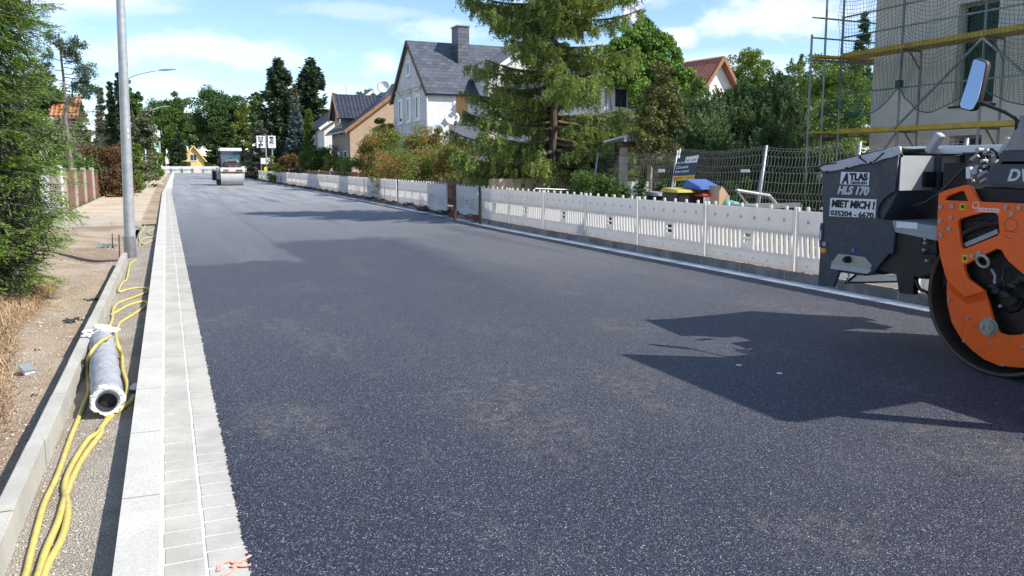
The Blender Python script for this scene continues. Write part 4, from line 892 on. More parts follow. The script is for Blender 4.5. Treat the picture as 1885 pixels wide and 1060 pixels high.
# red roofed house
Yq = 46.; A = aY(1287, 158, Yq); h5 = thing('house', (A[0], Yq, 0), 'white gabled house with red tiled roof right of the ivy', 'house')
th = R(-24); gx0 = A[0]; gw = aY(1357, 175, Yq)[0]-A[0]; zt = aY(1329, 103, Yq)[2]; zee = aY(1290, 160, Yq)[2]
xmid = aY(1329, 103, Yq)[0]
gable_Y(h5, gx0+.2, 2*xmid-gx0-.2, Yq, Yq+10, zee-.1, zt-.2, 'render_white', 'tile_red', .45, .2, ovf=.5, verge='wood_brown')
h5.rotation_euler.z = R(9)
win(h5, 'Y', Yq, *rectY(Yq, (1303, 178), (1309, 157)), bars=0)
sl5 = (zt-zee)/(xmid-gx0)
def on_roof(a, b): return (xmid-b, Yq+a, zt-b*sl5)
m = MB(); q = [on_roof(4, 1.0), on_roof(5.2, 1.0), on_roof(5.2, 2.2), on_roof(4, 2.2)]; slab(m, [(x_, y_, z_+.12) for x_, y_, z_ in q], .1); m.build('skylight', 'glass', h5)
MB().bx(xmid-.4, xmid+.4, Yq+6.4, Yq+7.2, zt-.5, zt+.7).build('chimney', 'tile_red', h5)
# scaffolded house
X6 = 17.; yW = aX(1605, 170, X6)[1]; h6 = thing('house', (X6, yW, 0), 'beige rendered house wrapped in scaffolding on the right', 'house')
y0 = -3.; wins = [rectX(X6, (1827, 190), (1766, 8)), rectX(X6, (1805, 283), (1748, 250)), rectX(X6, (2010, 170), (1930, 0))]
ys_ = sorted(set([y0, yW]+[v for w_ in wins for v in w_[:2]])); zs_ = sorted(set([-.3, 6.2]+[v for w_ in wins for v in w_[2:]])); m = MB()
for a, b in zip(ys_[:-1], ys_[1:]):
    za = None
    for c_, d_ in zip(zs_[:-1], zs_[1:]):
        if not any(w_[0]-1e-4 <= a and b <= w_[1]+1e-4 and w_[2]-1e-4 <= c_ and d_ <= w_[3]+1e-4 for w_ in wins):
            m.add([(X6, a, c_), (X6, b, c_), (X6, b, d_), (X6, a, d_)], [(0, 1, 2, 3)])
for w_ in wins:
    a, b, c_, d_ = w_; m.add([(X6, a, c_), (X6+.3, a, c_), (X6+.3, a, d_), (X6, a, d_)], [(0, 1, 2, 3)]); m.add([(X6, b, c_), (X6+.3, b, c_), (X6+.3, b, d_), (X6, b, d_)], [(0, 1, 2, 3)])
    m.add([(X6, a, c_), (X6+.3, a, c_), (X6+.3, b, c_), (X6, b, c_)], [(0, 1, 2, 3)]); m.add([(X6, a, d_), (X6+.3, a, d_), (X6+.3, b, d_), (X6, b, d_)], [(0, 1, 2, 3)])
m.bx(X6+.4, X6+9, y0, yW-.003, -.3, 6.2); m.add([(X6, yW, -.3), (X6+9, yW, -.3), (X6+9, yW, 6.2), (X6, yW, 6.2)], [(0, 1, 2, 3)]); m.add([(X6, y0, -.3), (X6+9, y0, -.3), (X6+9, y0, 6.2), (X6, y0, 6.2)], [(0, 1, 2, 3)])
wl = m.build('wall', 'render_beige', h6)
for w_ in wins:
    a, b, c_, d_ = w_; f = MB(); f.bx(X6+.2, X6+.27, a, a+.07, c_, d_); f.bx(X6+.2, X6+.27, b-.07, b, c_, d_); f.bx(X6+.2, X6+.265, a+.07, b-.07, c_, c_+.07); f.bx(X6+.2, X6+.265, a+.07, b-.07, d_-.07, d_)
    o = f.build('window', 'frame_grey', h6); MB().bx(X6+.23, X6+.24, a+.05, b-.05, c_+.05, d_-.05).build('pane', 'dark_pane', o)
    MB().bx(X6-.06, X6+.19, a-.08, b+.08, c_-.05, c_-.002).build('sill', 'wood_dark', o)
m = MB(); m.bx(X6-.75, X6+9.8, y0-.5, yW+.7, 6.2, 6.32); m.build('eaves', 'wood_dark', h6)
m = MB(); yc = (y0+yW)/2
m.add([(X6-.8, y0-.6, 6.33), (X6+9.8, y0-.6, 6.33), (X6+9.8, yW+.75, 6.33), (X6-.8, yW+.75, 6.33), (X6+4.5, yc-1, 9.2), (X6+4.5, yc+1, 9.2)], [(0, 1, 4), (1, 2, 5, 4), (2, 3, 5), (3, 0, 4, 5), (0, 3, 2, 1)]); m.build('roof', 'slate_y', h6)
# ---------------------------------------------------------------- street furniture, fences, barriers
simple('galvanised', (.44, .46, .47), .45, metal=.35, var=.16, sc_=7, dirt=(.28, .29, .29), dirtamt=.4); simple('scaffold_steel', (.26, .27, .28), .45, metal=.5, var=.2, sc_=5)
simple('barrier_white', (.84, .835, .81), .42, var=.04, sc_=1.5, dirt=(.5, .48, .45), dirtamt=.25, coat=.1)
def translucent(name, c, f):
    s = NT.__new__(NT); s.m = M[name]; s.t = s.m.node_tree; s.n = s.t.nodes; s.l = s.t.links; tr = s.n.new('ShaderNodeBsdfTranslucent'); tr.inputs[0].default_value = c+(1,); ms = s.n.new('ShaderNodeMixShader'); ms.inputs[0].default_value = f
    b_ = s.n['Principled BSDF']; o_ = s.n['Material Output']; s.l.new(b_.outputs[0], ms.inputs[1]); s.l.new(tr.outputs[0], ms.inputs[2]); s.l.new(ms.outputs[0], o_.inputs[0])
translucent('barrier_white', (.9, .86, .8), .38)
simple('reflector_grey', (.5, .51, .52), .5)
simple('rubber', (.05, .045, .045), .85, var=.3, sc_=8, bump=.01); simple('rubber_red', (.2, .07, .05), .85, var=.35, sc_=8, bump=.01)
simple('black_plastic', (.02, .02, .022), .45); simple('lid_yellow', (.5, .4, .06), .4); simple('lid_blue', (.05, .11, .32), .4); simple('lid_grey', (.25, .27, .27), .5); simple('sticker_white', (.8, .8, .8), .5, var=.02)
simple('rust', (.09, .045, .03), .85, var=.3, sc_=9); simple('plank_yellow', (.55, .36, .04), .6, var=.15, sc_=3, dirt=(.25, .2, .12), dirtamt=.5); simple('net_green', (.03, .13, .09), .8); simple('wire', (.24, .25, .26), .5, metal=.4)
simple('banner_navy', (.025, .03, .07), .5, var=.05); simple('banner_yellow', (.8, .45, .03), .5); simple('white_text', (.8, .8, .8), .6, var=.01); simple('black_text', (.01, .01, .012), .6, var=.01)
simple('panel_brown', (.2, .1, .07), .7, var=.15, sc_=4); simple('post_concrete', (.42, .38, .31), .9, var=.15, sc_=3); simple('fence_green', (.04, .14, .1), .6); simple('brick_red', (.24, .1, .06), .9, var=.3, sc_=6); simple('dark_grey', (.05, .055, .065), .6)
simple('hose_yellow', (.6, .49, .13), .5, var=.12, sc_=10, dirt=(.34, .3, .2), dirtamt=.85); simple('hose_stripe', (.25, .22, .15), .6); simple('foil_grey', (.4, .4, .42), .5, var=.12, sc_=9, bump=.02, bsc=18, dirt=(.28, .25, .2), dirtamt=.5); simple('foam_white', (.8, .79, .75), .9, var=.06, sc_=30, bump=.01, bsc=80)
simple('teal', (.1, .36, .33), .6); simple('sign_green', (.01, .35, .16), .5); simple('sign_yellow', (.85, .7, .02), .5); simple('cardboard', (.45, .32, .2), .9); simple('red_plastic', (.6, .05, .03), .5); simple('wood_pallet', (.4, .33, .24), .9, var=.2, sc_=8)
# near lamp post
b = g(240.5, 474, -.1); t = thing('street_lamp', b, 'large galvanised lamp post close by at the end of the edging stones', 'street lamp')
top = Vector((b[0]+.14, b[1], 8.)); MB().tube([b, tuple(Vector(b).lerp(top, .45)), tuple(top)], [.098, .078, .05], 28).build('pole', 'galvanised', t, auto=40)
MB().cyl((b[0], b[1], -.14), (b[0]-.002, b[1], .3), .104, .103, 28).build('sleeve', 'edging_concrete' if False else 'roof_metal', t, auto=40)
MB().tube([tuple(top), (top.x+.3, b[1], 8.35), (top.x+1.4, b[1], 8.5)], [.05, .045, .04], 12).build('arm', 'galvanised', t); MB().cbx(top.x+1.3, top.x+1.9, b[1]-.15, b[1]+.15, 8.45, 8.55, .03).build('lamp_head', 'frame_grey', t)
q = aX(232.5, 241, b[0]-.03-.075); m = MB()
for y0_, y1_ in ((237, 244), (247, 255)): p0 = aY(233, y1_, b[1]-.07); p1 = aY(237.5, y0_, b[1]-.07); m.bx(p0[0], p1[0], b[1]-.079, b[1]-.03, p0[2], p1[2])
m.build('sticker', 'sticker_white', t)
def lamp(px, pyb, Y, z0, arm, label, r=.07):
    """arm: list of (px,py) from pole top to the head end, all at distance Y"""
    B = aY(px, pyb, Y); P = [aY(a, c, Y) for a, c in arm]; t = thing('street_lamp', (B[0], Y, 0), label, 'street lamp')
    MB().tube([(B[0], Y, -.05), tuple(P[0])], [r, r*.7], 12).build('pole', 'galvanised', t, smooth=True)
    MB().tube([tuple(p) for p in P], r*.55, 10).build('arm', 'galvanised', t, smooth=True); e = P[-1]; d = (P[-1]-P[-2]); d = d/np.linalg.norm(d)
    m = MB().tube([tuple(e-d*.1), tuple(e+d*.25), tuple(e+d*.75)], [.09, .14, .06], 10); m.xf(Matrix.Translation(e) @ Matrix.Diagonal((1, 1, .45, 1)) @ Matrix.Translation(-Vector(e))); m.build('lamp_head', 'frame_grey', t)
lamp(229, 385, 48, 0, [(227.5, 160), (233, 147), (244, 140), (262, 135), (284, 130.5), (297, 128.5)], 'street lamp with a thin arm rising behind the near post', .06)
lamp(269.5, 326, 70, 0, [(267, 262), (266.6, 222), (269, 211), (277, 203), (287, 199.5), (296, 197)], 'curved street lamp standing free above the left hedge', .075)
# ---- yellow hoses, trace in pixels on the gravel strip
def trace(pts, z=-.085, hump=None):
    out = []
    for q in pts:
        zz_ = q[2] if len(q) > 2 else z; out.append(Vector(g(q[0], q[1], zz_)))
    # Catmull-Rom
    res = []
    for i in range(len(out)-1):
        p0 = out[max(i-1, 0)]; p1 = out[i]; p2 = out[i+1]; p3 = out[min(i+2, len(out)-1)]
        n = max(2, int((p2-p1).length/.05)+1)
        for k in range(n):
            t_ = k/n; res.append(.5*((2*p1)+(p2-p0)*t_+(2*p0-5*p1+4*p2-p3)*t_*t_+(-p0+3*p1-3*p2+p3)*t_**3))
    res.append(out[-1]); return res
def A7(x, y, *z): return (120+x/5.3, 420+y/5.3)+z
def B7(x, y, *z): return (100+x/5.3, 600+y/5.3)+z
def C8(x, y, *z): return (x/1.558, 380+y/1.558)+z
def hose(pts, r, label): o = MB().tube(trace(pts), r, 10).build('hose', 'hose_yellow', smooth=True); return tag(o, label, 'hose', 'yellow hoses on the gravel strip')
hose([A7(690, 310), A7(640, 340), A7(620, 400), A7(600, 500), A7(560, 530), A7(520, 618), A7(600, 600), A7(700, 582), A7(790, 583), A7(828, 596), A7(800, 622), A7(650, 680), A7(520, 730), A7(470, 790), A7(462, 880), A7(435, 960), A7(418, 1060), B7(535, 60), B7(525, 110, .12), B7(470, 140, .15), B7(400, 200, .15), B7(345, 280, .1), B7(322, 370, 0), B7(322, 480), B7(335, 640), B7(285, 770), B7(240, 890), C8(200, 670), C8(165, 770), C8(128, 850), C8(105, 930), C8(85, 1010), C8(72, 1062), (20, 1120)], .0145, 'dusty yellow hose that passes over the wrapped pipe and runs down its left side')
hose([A7(450, 845), A7(530, 800), A7(620, 750), A7(740, 716), A7(795, 722), A7(795, 752), A7(650, 850), A7(540, 920), A7(500, 1000), A7(497, 1060), B7(600, 40), B7(600, 110, .03), B7(628, 210, .02), B7(660, 300), B7(668, 430), B7(703, 540), B7(712, 630), B7(668, 730), B7(570, 830), B7(500, 930), B7(420, 1050), C8(255, 665), C8(210, 735), C8(186, 800), C8(195, 870), C8(178, 950), C8(140, 1020), C8(125, 1062), (68, 1120)], .0165, 'bright yellow hose that hugs the right side of the wrapped pipe')
hose([B7(775, 685), B7(745, 735), B7(660, 800), B7(560, 880), B7(450, 1000), C8(290, 650), C8(235, 725), C8(195, 810), C8(168, 900), C8(132, 985), C8(108, 1062), (48, 1120)], .0165, 'yellow hose coming from under the kerb beside the pipe mouth')
hose([(256, 452), (262, 440), (280, 436), (291, 436), (276, 445), (262, 449), (256, 436), (262, 424), (270, 408), (263, 402), (256, 410)], .014, 'tangled yellow hose just right of the lamp post foot')
hose([(262, 402), (272, 405), (284, 413), (293, 415), (284, 421), (272, 427), (276, 432), (288, 434)], .014, 'loop of yellow hose beside the far part of the kerb')
# wrapped pipe
a = Vector(g(198, 744, 0.0)); b_ = Vector(g(188, 628, .01)); a.z = .02; b_.z = .02
t = thing('insulated_pipe', (a.x, a.y, -.1), 'short grey wrapped pipe with torn white foam ends lying on the gravel', 'pipe'); rg = random.Random(2)
d = (b_-a).normalized(); n_ = 30; pts = [a.lerp(b_, i/n_) for i in range(n_+1)]; rs = [.1+.006*math.sin(i*1.3)+.004*math.sin(i*3.1)-(.006 if i in (0, n_) else 0) for i in range(n_+1)]
MB().tube(pts, rs, 32, cap=False).build('foil_wrap', 'foil_grey', t, smooth=True)
def ringface(c, dirn, name):
    Q = dirn.to_track_quat('Z', 'Y').to_matrix().to_4x4(); m = MB(); n = 48; prof = [(.066, -.012), (.08, .0), (.096, .004), (.107, -.015), (.105, -.04), (.094, -.05)]; vs = []; fs = []
    for i, (r_, h_) in enumerate(prof):
        for k in range(n):
            th_ = 2*math.pi*k/n; jj = 1+(.05*math.sin(k*.55)+.04*math.sin(k*.92+1)+.03*math.sin(k*2.2)+rg.uniform(-.035, .035))*(i >= 2); vs.append((r_*jj*math.cos(th_), r_*jj*math.sin(th_), h_+rg.uniform(-.006, .006)*(i > 1)))
    for i in range(len(prof)-1):
        for k in range(n): fs.append((i*n+k, i*n+(k+1) % n, (i+1)*n+(k+1) % n, (i+1)*n+k))
    m.add(vs, fs); m.xf(Matrix.Translation(c) @ Q); m.build(name, 'foam_white', t)
    m = MB().lathe([(.066, -.3), (.066, .006), (.058, .008), (.057, -.3)], 32); m.xf(Matrix.Translation(c) @ Q); m.build('inner_pipe', 'dark_grey', t, smooth=False)
    m = MB().lathe([(.001, -.03), (.03, -.04), (.056, -.05)], 24); m.xf(Matrix.Translation(c) @ Q); m.build('plug', 'rubber', t)
ringface(a, -d, 'foam_end'); ringface(b_, d, 'foam_end')
m = MB()
for k in range(9): c = b_+Vector((rg.uniform(-.14, .14), rg.uniform(-.05, .22), rg.uniform(.02, .1))); m.ball(c, rg.uniform(.03, .06), 2, (1.2, 1, .5), .35, rg)
m.build('torn_foam', 'foam_white', t)
o = MB().ball(tuple(g(248, 712, -.07)), .05, 2, (.8, 1.4, .5), .3, rg).build('foam_scrap', 'foam_white'); tag(o, 'torn white foam scrap beside the kerb right of the pipe', 'foam scrap')
# small litter
c = Vector(g(50, 680, -.13)); t = thing('plastic_tub', c, 'small white square plastic tub lying on the excavated soil', 'tub')
c.z = hleft(c.x, c.y)+.03; m = MB().bx(-.045, .045, -.06, .06, -.02, .02); m.xf(Matrix.Translation(c) @ Matrix.Rotation(.5, 4, 'Z') @ Matrix.Rotation(.3, 4, 'X')); m.build('tub', 'sticker_white', t, bevel=.006)
m = MB().bx(-.05, .05, -.065, .065, .0205, .026); m.xf(Matrix.Translation(c) @ Matrix.Rotation(.5, 4, 'Z') @ Matrix.Rotation(.3, 4, 'X')); m.build('lid', 'lid_grey', t)
for (px, py, s_, lab) in ((132, 585, .09, 'lump of black asphalt crumbs on the soil left of the edging'), (68, 636, .035, 'small black plastic scrap on the soil below the dry grass'), (62, 718, .03, 'little dark clod beside the white tub'), (172, 545, .07, 'dark patch of spilled asphalt near the edging stones')):
    c = g(px, py, -.12); m = MB(); zz_ = hleft(c[0], c[1])
    for k in range(26 if s_ > .05 else 6): m.ball((c[0]+rg.gauss(0, s_*.55), c[1]+rg.gauss(0, s_*.7), zz_+.008), rg.uniform(.2, .4)*s_*.6+.003, 1, (1, 1, .7), .3, rg)
    tag(m.build('asphalt_lump', 'rubber'), lab, 'asphalt lump')
m = MB()
for px, yt, yb, in ((220, 432, 474), (207.5, 430, 456)):
    B = g(px, yb, -.14); T_ = aY(px-1, yt, B[1]); o = MB().tube([B, tuple(T_)], .012, 6).build('rebar_stake', 'rust'); tag(o, 'rusty steel stake '+('nearest the lamp post' if px == 220 else 'left of the teal string'), 'stake')
for k in range(1):
    pts = [Vector(g(180+i*.9+rg.uniform(-6, 6), 452+rg.uniform(-3, 3)-i*.06, -.09)) for i in range(42)]
    o = MB().tube(pts, .009, 5).build('string_coil', 'teal'); tag(o, 'loose teal string lying left of the lamp post foot', 'string')
# pallet with curved kerbs
B = g(281, 343, -.05); t = thing('pallet', B, 'wooden pallet on the unfinished footway', 'pallet'); m = MB()
for i in range(5): m.bx(B[0]-.75, B[0]+.75, B[1]-.4+i*.2, B[1]-.28+i*.2, B[2]+.12, B[2]+.15)
m.build('deck', 'wood_pallet', t); m = MB()
for i in range(3): m.bx(B[0]-.75+i*.7, B[0]-.65+i*.7, B[1]-.4, B[1]+.5, B[2], B[2]+.118)
m.build('bearer', 'wood_pallet', t)
m = MB()
for k in range(3):
    pts = [Vector((B[0]-.55+.75*u+k*.08, B[1]+.1*k, B[2]+.18+.55*u**.6)) for u in (0, .25, .5, .75, 1)]
    for a_, c_ in zip(pts[:-1], pts[1:]): m.bar(a_, c_, .12, .12)
o = m.build('curved_kerb_stone', 'kerb_concrete'); tag(o, 'pale curved kerb stones leaning on the pallet', 'kerb stone')
o = MB().bx(B[0]+.1, B[0]+.8, B[1]-.3, B[1]+.2, B[2]+.153, B[2]+.26).build('paving_slab', 'kerb_concrete', bevel=.01); tag(o, 'flat pale slab lying on the pallet', 'slab')
# ---- left fences
FP = [(121, 395.5), (140, 386), (156.6, 377.6), (171.8, 371.7), (184, 365.7), (195, 361.5)]
FP = [Vector(g(a, c, -.05)) for a, c in FP]; d0 = (FP[-1]-FP[0]); 
t = thing('panel_fence', FP[0], 'fence of brown panels between pale concrete posts on the left', 'fence')
for i, p in enumerate(FP): m = MB().bx(p.x-.1, p.x+.1, p.y-.09, p.y+.09, -.3, 1.5); m.build('post', 'post_concrete', t, bevel=.02)
for a_, c_ in zip(FP[:-1], FP[1:]):
    u = (c_-a_).normalized(); m = MB().bar((a_.x+u.x*.12, a_.y+u.y*.12, .78), (c_.x-u.x*.12, c_.y-u.y*.12, .78), .04, 1.25); m.build('panel', 'panel_brown', t)
    m = MB().bar((a_.x+u.x*.1, a_.y+u.y*.1, .02), (c_.x-u.x*.1, c_.y-u.y*.1, .02), .08, .22); m.build('base_stone', 'brick_red', t)
for i, (px, pyb, w_, h_, mm, lab) in enumerate(((110, 396, .16, 1.6, 'frame_white', 'white gate post partly hidden by the fir'), (101, 398, .22, 1.55, 'post_concrete', 'wide concrete gate pillar right behind the fir branches'), (86, 402, .12, 1.5, 'frame_white', 'thin white post seen between fir branches'))):
    p = g(px, pyb, -.05); o = MB().bx(p[0]-w_, p[0]+w_, p[1]-w_, p[1]+w_, -.3, h_).build('gate_post', mm, bevel=.02); tag(o, lab, 'gate post')
FE = Vector(g(232, 343, -.05)); t = thing('mesh_fence', FP[-1], 'green wire fence running on from the brown panels', 'fence'); L0 = FE-FP[-1]; 
for k in range(9): p = FP[-1]+L0*(k/8+.02); MB().cyl((p.x, p.y, -.1), (p.x, p.y, 1.5), .03, n=6).build('post', 'galvanised' if k % 2 else 'fence_green', t)
m = MB()
for k in range(90): p = FP[-1]+L0*(k/90); m.bar((p.x, p.y, 0), (p.x, p.y, 1.42), .012)
for k in range(12): m.bar((FP[-1].x, FP[-1].y, .08+k*.12), (FE.x, FE.y, .08+k*.12), .012)
m.build('wire_mesh', 'fence_green', t)
# ---- white barrier panels
def barrier(label):
    t = thing('barrier', (0, 0, 0), label, 'barrier', 'white plastic barrier panels along the road')
    for nm, z, rr, th, z0, z1 in (('upper_board', .72, .026, .025, .555, .87), ('lower_board', .11, .014, .02, .02, .2)):
        m = MB().cbx(-th, th, .045, 1.955, z0, z1, .008); nf = len(m.f)
        for k in range(6):
            for sx_ in (-1, 1): m.cyl((sx_*(th-.004), .22+k*.31, z), (sx_*(th+.004), .22+k*.31, z), rr, rr*.8, 12)
        o = m.build(nm, 'barrier_white', t); o.data.materials.append(M['reflector_grey'])
        for p_ in o.data.polygons:
            if p_.index >= nf: p_.material_index = 1
    m = MB(); m.bx(-.018, .018, .046, 1.954, .2015, .235); m.bx(-.018, .018, .046, 1.954, .53, .5535); n = 19
    for k in range(n):
        y = .09+k*(1.82/(n-1))
        if 8 <= k <= 10: continue
        m.bar((0, y-.012, .236), (0, y+.012, .529), .03, .052, (0, 1, 0))
    yc = 1.0; m.bx(-.015, .015, yc-.14, yc+.14, .236, .33); m.bx(-.015, .015, yc-.14, yc+.14, .47, .529); m.bx(-.015, .015, yc-.14, yc-.08, .331, .469); m.bx(-.015, .015, yc+.08, yc+.14, .331, .469); m.bx(-.015, .015, yc-.079, yc+.079, .385, .415)
    m.build('slats', 'barrier_white', t)
    for y in (.02, 1.98): MB().cbx(-.022, .022, y-.02, y+.02, 0, .92, .006).build('end_post', 'barrier_white', t)
    for k in range(6): y = .2+k*.32; MB().cbx(-.02, .02, y-.022, y+.022, .868, .93, .008).build('peg', 'barrier_white', t)
    return t
joints = []; y = 20.7
for k in range(9): joints.append(((8.07, y-2.03), (8.07, y))); y -= 2.03
joints = joints[::-1]
joints += [((8.1, 20.95), (8.17, 22.95)), ((7.96, 23.3), (7.98, 25.3)), ((8.42, 24.7), (8.45, 26.7)), ((8.45, 26.75), (8.46, 28.75)), ((8.46, 28.8), (8.48, 30.8))]
y = 31.
rg = random.Random(4); k = 0
while y < 100:
    z_ = .0 if y < 56 else .16; a_ = (fr(y)+.5+(z_ if k % 2 else -z_)+rg.uniform(-.03, .03), y); y2 = y+2.02; b2 = (fr(y2)+.5+(-z_ if k % 2 else z_)*rg.uniform(.4, 1)+rg.uniform(-.03, .03), y+1.99); joints.append((a_, b2)); y = y2; k += 1
LAB = []
near = ['hidden behind the near road roller', 'half hidden behind the grey hopper of the near roller', 'seen left of the grey hopper, nearest complete one', 'second complete one left of the grey hopper', 'third complete one left of the grey hopper', 'in front of the rubbish bins, fourth left of the hopper', 'below the stone pavilion, fifth left of the hopper', 'in front of the old plaster wall, ending at the mesh fence post', 'next to the dark gap below the old plaster wall', 'turned slightly, standing alone between the two dark posts', 'standing forward of the row with reddish feet, left of the dark post', 'half hidden behind the panel that stands forward', 'below the photinia shrubs, right of a dark joint', 'below the photinia shrubs, left end of the leafy group']
bp = None
for i, (a_, b2) in enumerate(joints):
    lab = 'white barrier panel '+near[i] if i < len(near) else 'distant white barrier panel, '+ordinal(i-len(near)+1)+' beyond the photinia shrubs'
    o = barrier(lab) if bp is None else copy_tree(bp)
    if bp is None: bp = o
    o.location = (a_[0], a_[1], .1 if i < 9 else .11); o.rotation_euler.z = -math.atan2(b2[0]-a_[0], b2[1]-a_[1]); o.rotation_euler.y = R(rg.uniform(-1.2, 1.2)); o['label'] = lab
# fix ordering of transforms for the prototype: children modelled at origin
fp = None
def foot(label, mat_):
    t = thing('rubber_foot', (0, 0, 0), label, 'barrier foot', 'rubber feet of the barriers'); m = MB(); m.cbx(-.34, .3, -.17, .17, 0, .075, .025)
    for s_ in (-1, 1): m.tube([(s_*.24, -.12, .075), (s_*.24, -.06, .115), (s_*.24, .06, .115), (s_*.24, .12, .075)], .016, 6)
    m.cbx(-.06, .06, -.06, .06, .075, .11, .01); m.build('base', mat_, t); return t
FA = foot('reddish rubber foot', 'rubber_red'); FB = foot('black rubber foot', 'rubber'); used = [False, False]; n_ = 0
for i in range(9, len(joints)):
    a_, b2 = joints[i]
    for (px_, py_) in ([a_] if i > 10 else [a_, b2]):
        w_ = 0 if (i % 3 != 1) else 1; src = (FA, FB)[w_]
        if used[w_]: o = copy_tree(src)
        else: o = src; used[w_] = True
        n_ += 1; o.location = (px_-.12, py_, .085); o.rotation_euler.z = rg.uniform(-.3, .3)+(1.57 if i in (9, 10, 13) else 0); o['label'] = ('reddish' if w_ == 0 else 'black')+' rubber foot under the barriers, '+ordinal(n_)+' counted from the near end of the row'
# barriers across the far end of the road
Yb = 172; xa = aY(297, 317, Yb)[0]; nb = 8
for i in range(nb):
    o = copy_tree(bp); o.location = (xa+i*1.98, Yb-.4*i, 0.02); o.rotation_euler = (0, 0, R(-90)); o.scale = (1.3, 1, 1.55); o['group'] = 'barriers closing the far end of the road'
    o['label'] = 'white barrier panel closing the far road end, '+ordinal(i+1)+' from the left'
# dark rusty posts between panels
for (px, yt, yb, lab) in ((837.5, 333, 405, 'tall dark rusty post in the barrier gap'), (884, 352, 412, 'short black post at the joint right of the rusty one')):
    B = g(px, yb, .1); T_ = aX(px, yt, B[0]); o = MB().cyl(tuple(B), (B[0], B[1], T_[2]), .045 if px < 850 else .04, n=12).build('steel_post', 'rust' if px < 850 else 'black_plastic'); tag(o, lab, 'post')
# ---- leaning construction mesh fence
def mesh_panel(label, pa, pb, X, h, lean, seed):
    ya, yb = aX(pa, 340, X)[1], aX(pb, 340, X)[1]; t = thing('construction_fence', (X, ya, .08), label, 'fence panel', 'leaning construction fence panels')
    def P(y, z): return (X+math.tan(lean)*z, y, .08+z)
    for y in (ya, yb): MB().tube([P(y, 0), P(y, h+.04)], .024, 10).build('post', 'galvanised', t, smooth=True)
    m = MB(); rg = random.Random(seed); L_ = yb-ya; folds = [.35, .95, 1.45, 1.75]
    def wv(y): return .05*math.sin((y-ya)/L_*math.pi*1.7+seed)*h*.45
    def Q(y, z):
        f_ = max(0, 1-min(abs(z-q) for q in folds)/.06)*.05; q = P(y, z+wv(y)*(z/h)**2); return (q[0]-f_+.06*math.sin(y*2.1+seed)*(z/h), q[1], q[2])
    zs = sorted([0.05, h]+[q+e for q in folds for e in (-.06, 0, .06)]); n = int(abs(L_)/.085)
    for k in range(n+1): y = ya+L_*k/n; m.tube([Q(y, z) for z in zs], .0032, 3, False)
    for z in sorted([.05, .2, .65, 1.2, h]+[q+e for q in folds for e in (-.06, .06)]): m.tube([Q(ya+L_*k/24, z) for k in range(25)], .0038, 3, False)
    m.build('wire_mesh', 'wire', t, fix=False)
    MB().cbx(X-.35, X+.35, ya-.1, ya+.1, .06, .16, .02).build('foot', 'edging_concrete', t); return t, P
XF = 10.4
tA, PA = mesh_panel('leaning wire fence panel left of the banner, before the pavilion', 1083, 1226, XF, 1.82, R(9), 1)
tB, PB = mesh_panel('wire fence panel carrying the solar banner and bins behind', 1230, 1386, XF, 1.85, R(9), 2)
tC, PC = mesh_panel('wire fence panel between the double posts and the scaffolding', 1391, 1560, XF, 1.86, R(7), 3)
tD, PD = mesh_panel('wire fence panel behind the near roller', 1566, 1760, XF-.1, 1.86, R(5), 4)
# banner
t = thing('banner', (XF, aX(1245, 330, XF)[1], .9), 'navy and yellow solar advertising banner tied to the wire fence', 'banner')
def BN(px, py): q = aX(px, py, XF+.16); return (XF+.02+math.tan(R(9))*(q[2]-.08)*.93-.05, q[1], q[2])
c4 = [BN(1243, 291), BN(1282, 285), BN(1278.5, 321), BN(1239, 324)]; y4 = [BN(1238.5, 324.5), BN(1278.5, 321.5), BN(1277, 330.5), BN(1240, 333.5)]; w4 = [BN(1259, 289), BN(1282.5, 285), BN(1280, 298.5), BN(1257, 300.5)]
def quad_slab(name, q, off, th, m, par):
    q = [Vector(a)+Vector((off, 0, 0)) for a in q]; v = q+[a+Vector((th, 0, 0)) for a in q]; return MB().add(v, [(0, 1, 2, 3), (7, 6, 5, 4), (0, 4, 5, 1), (1, 5, 6, 2), (2, 6, 7, 3), (3, 7, 4, 0)]).build(name, m, par)
quad_slab('sheet', c4, 0, .006, 'banner_navy', t); yb_ = quad_slab('yellow_strip', y4, 0, .006, 'banner_yellow', t); wb_ = quad_slab('logo_field', w4, -.004, .003, 'sticker_white', t)
def quad_text(s, q, off, u0, u1, v0, v1, m, par, **k):
    """text warped into the part u0..u1, v0..v1 of a quad (tl,tr,br,bl)"""
    me = text_mesh(s, 1., ext=.001, **k); xs = [v.co.x for v in me.vertices]; ys = [v.co.y for v in me.vertices]; a0, a1, b0, b1 = min(xs), max(xs), min(ys), max(ys); tl, tr, br, bl = [Vector(a) for a in q]
    for v in me.vertices:
        u = u0+(u1-u0)*(v.co.x-a0)/(a1-a0); w_ = v0+(v1-v0)*(v.co.y-b0)/(b1-b0); p = (bl.lerp(br, u)).lerp(tl.lerp(tr, u), w_); v.co = p+Vector((off-v.co.z, 0, 0))
    return mesh_obj('lettering', me, m, par)
quad_text('Hier wird', c4, -.004, .08, .36, .66, .78, 'white_text', t, bold=.02); quad_text('CO2-neutral', c4, -.004, .08, .62, .38, .54, 'white_text', t, bold=.02); quad_text('Strom erzeugt!', c4, -.004, .07, .7, .12, .3, 'white_text', t, bold=.02)
quad_text('MSS', w4, -.005, .12, .36, .25, .55, 'black_text', wb_); quad_text('SOLAR', w4, -.005, .52, .9, .25, .55, 'black_text', wb_); quad_text('035205 4972', y4, -.004, .06, .46, .35, .7, 'wood_brown', yb_); quad_text('solar.de', y4, -.004, .68, .94, .35, .65, 'wood_brown', yb_)
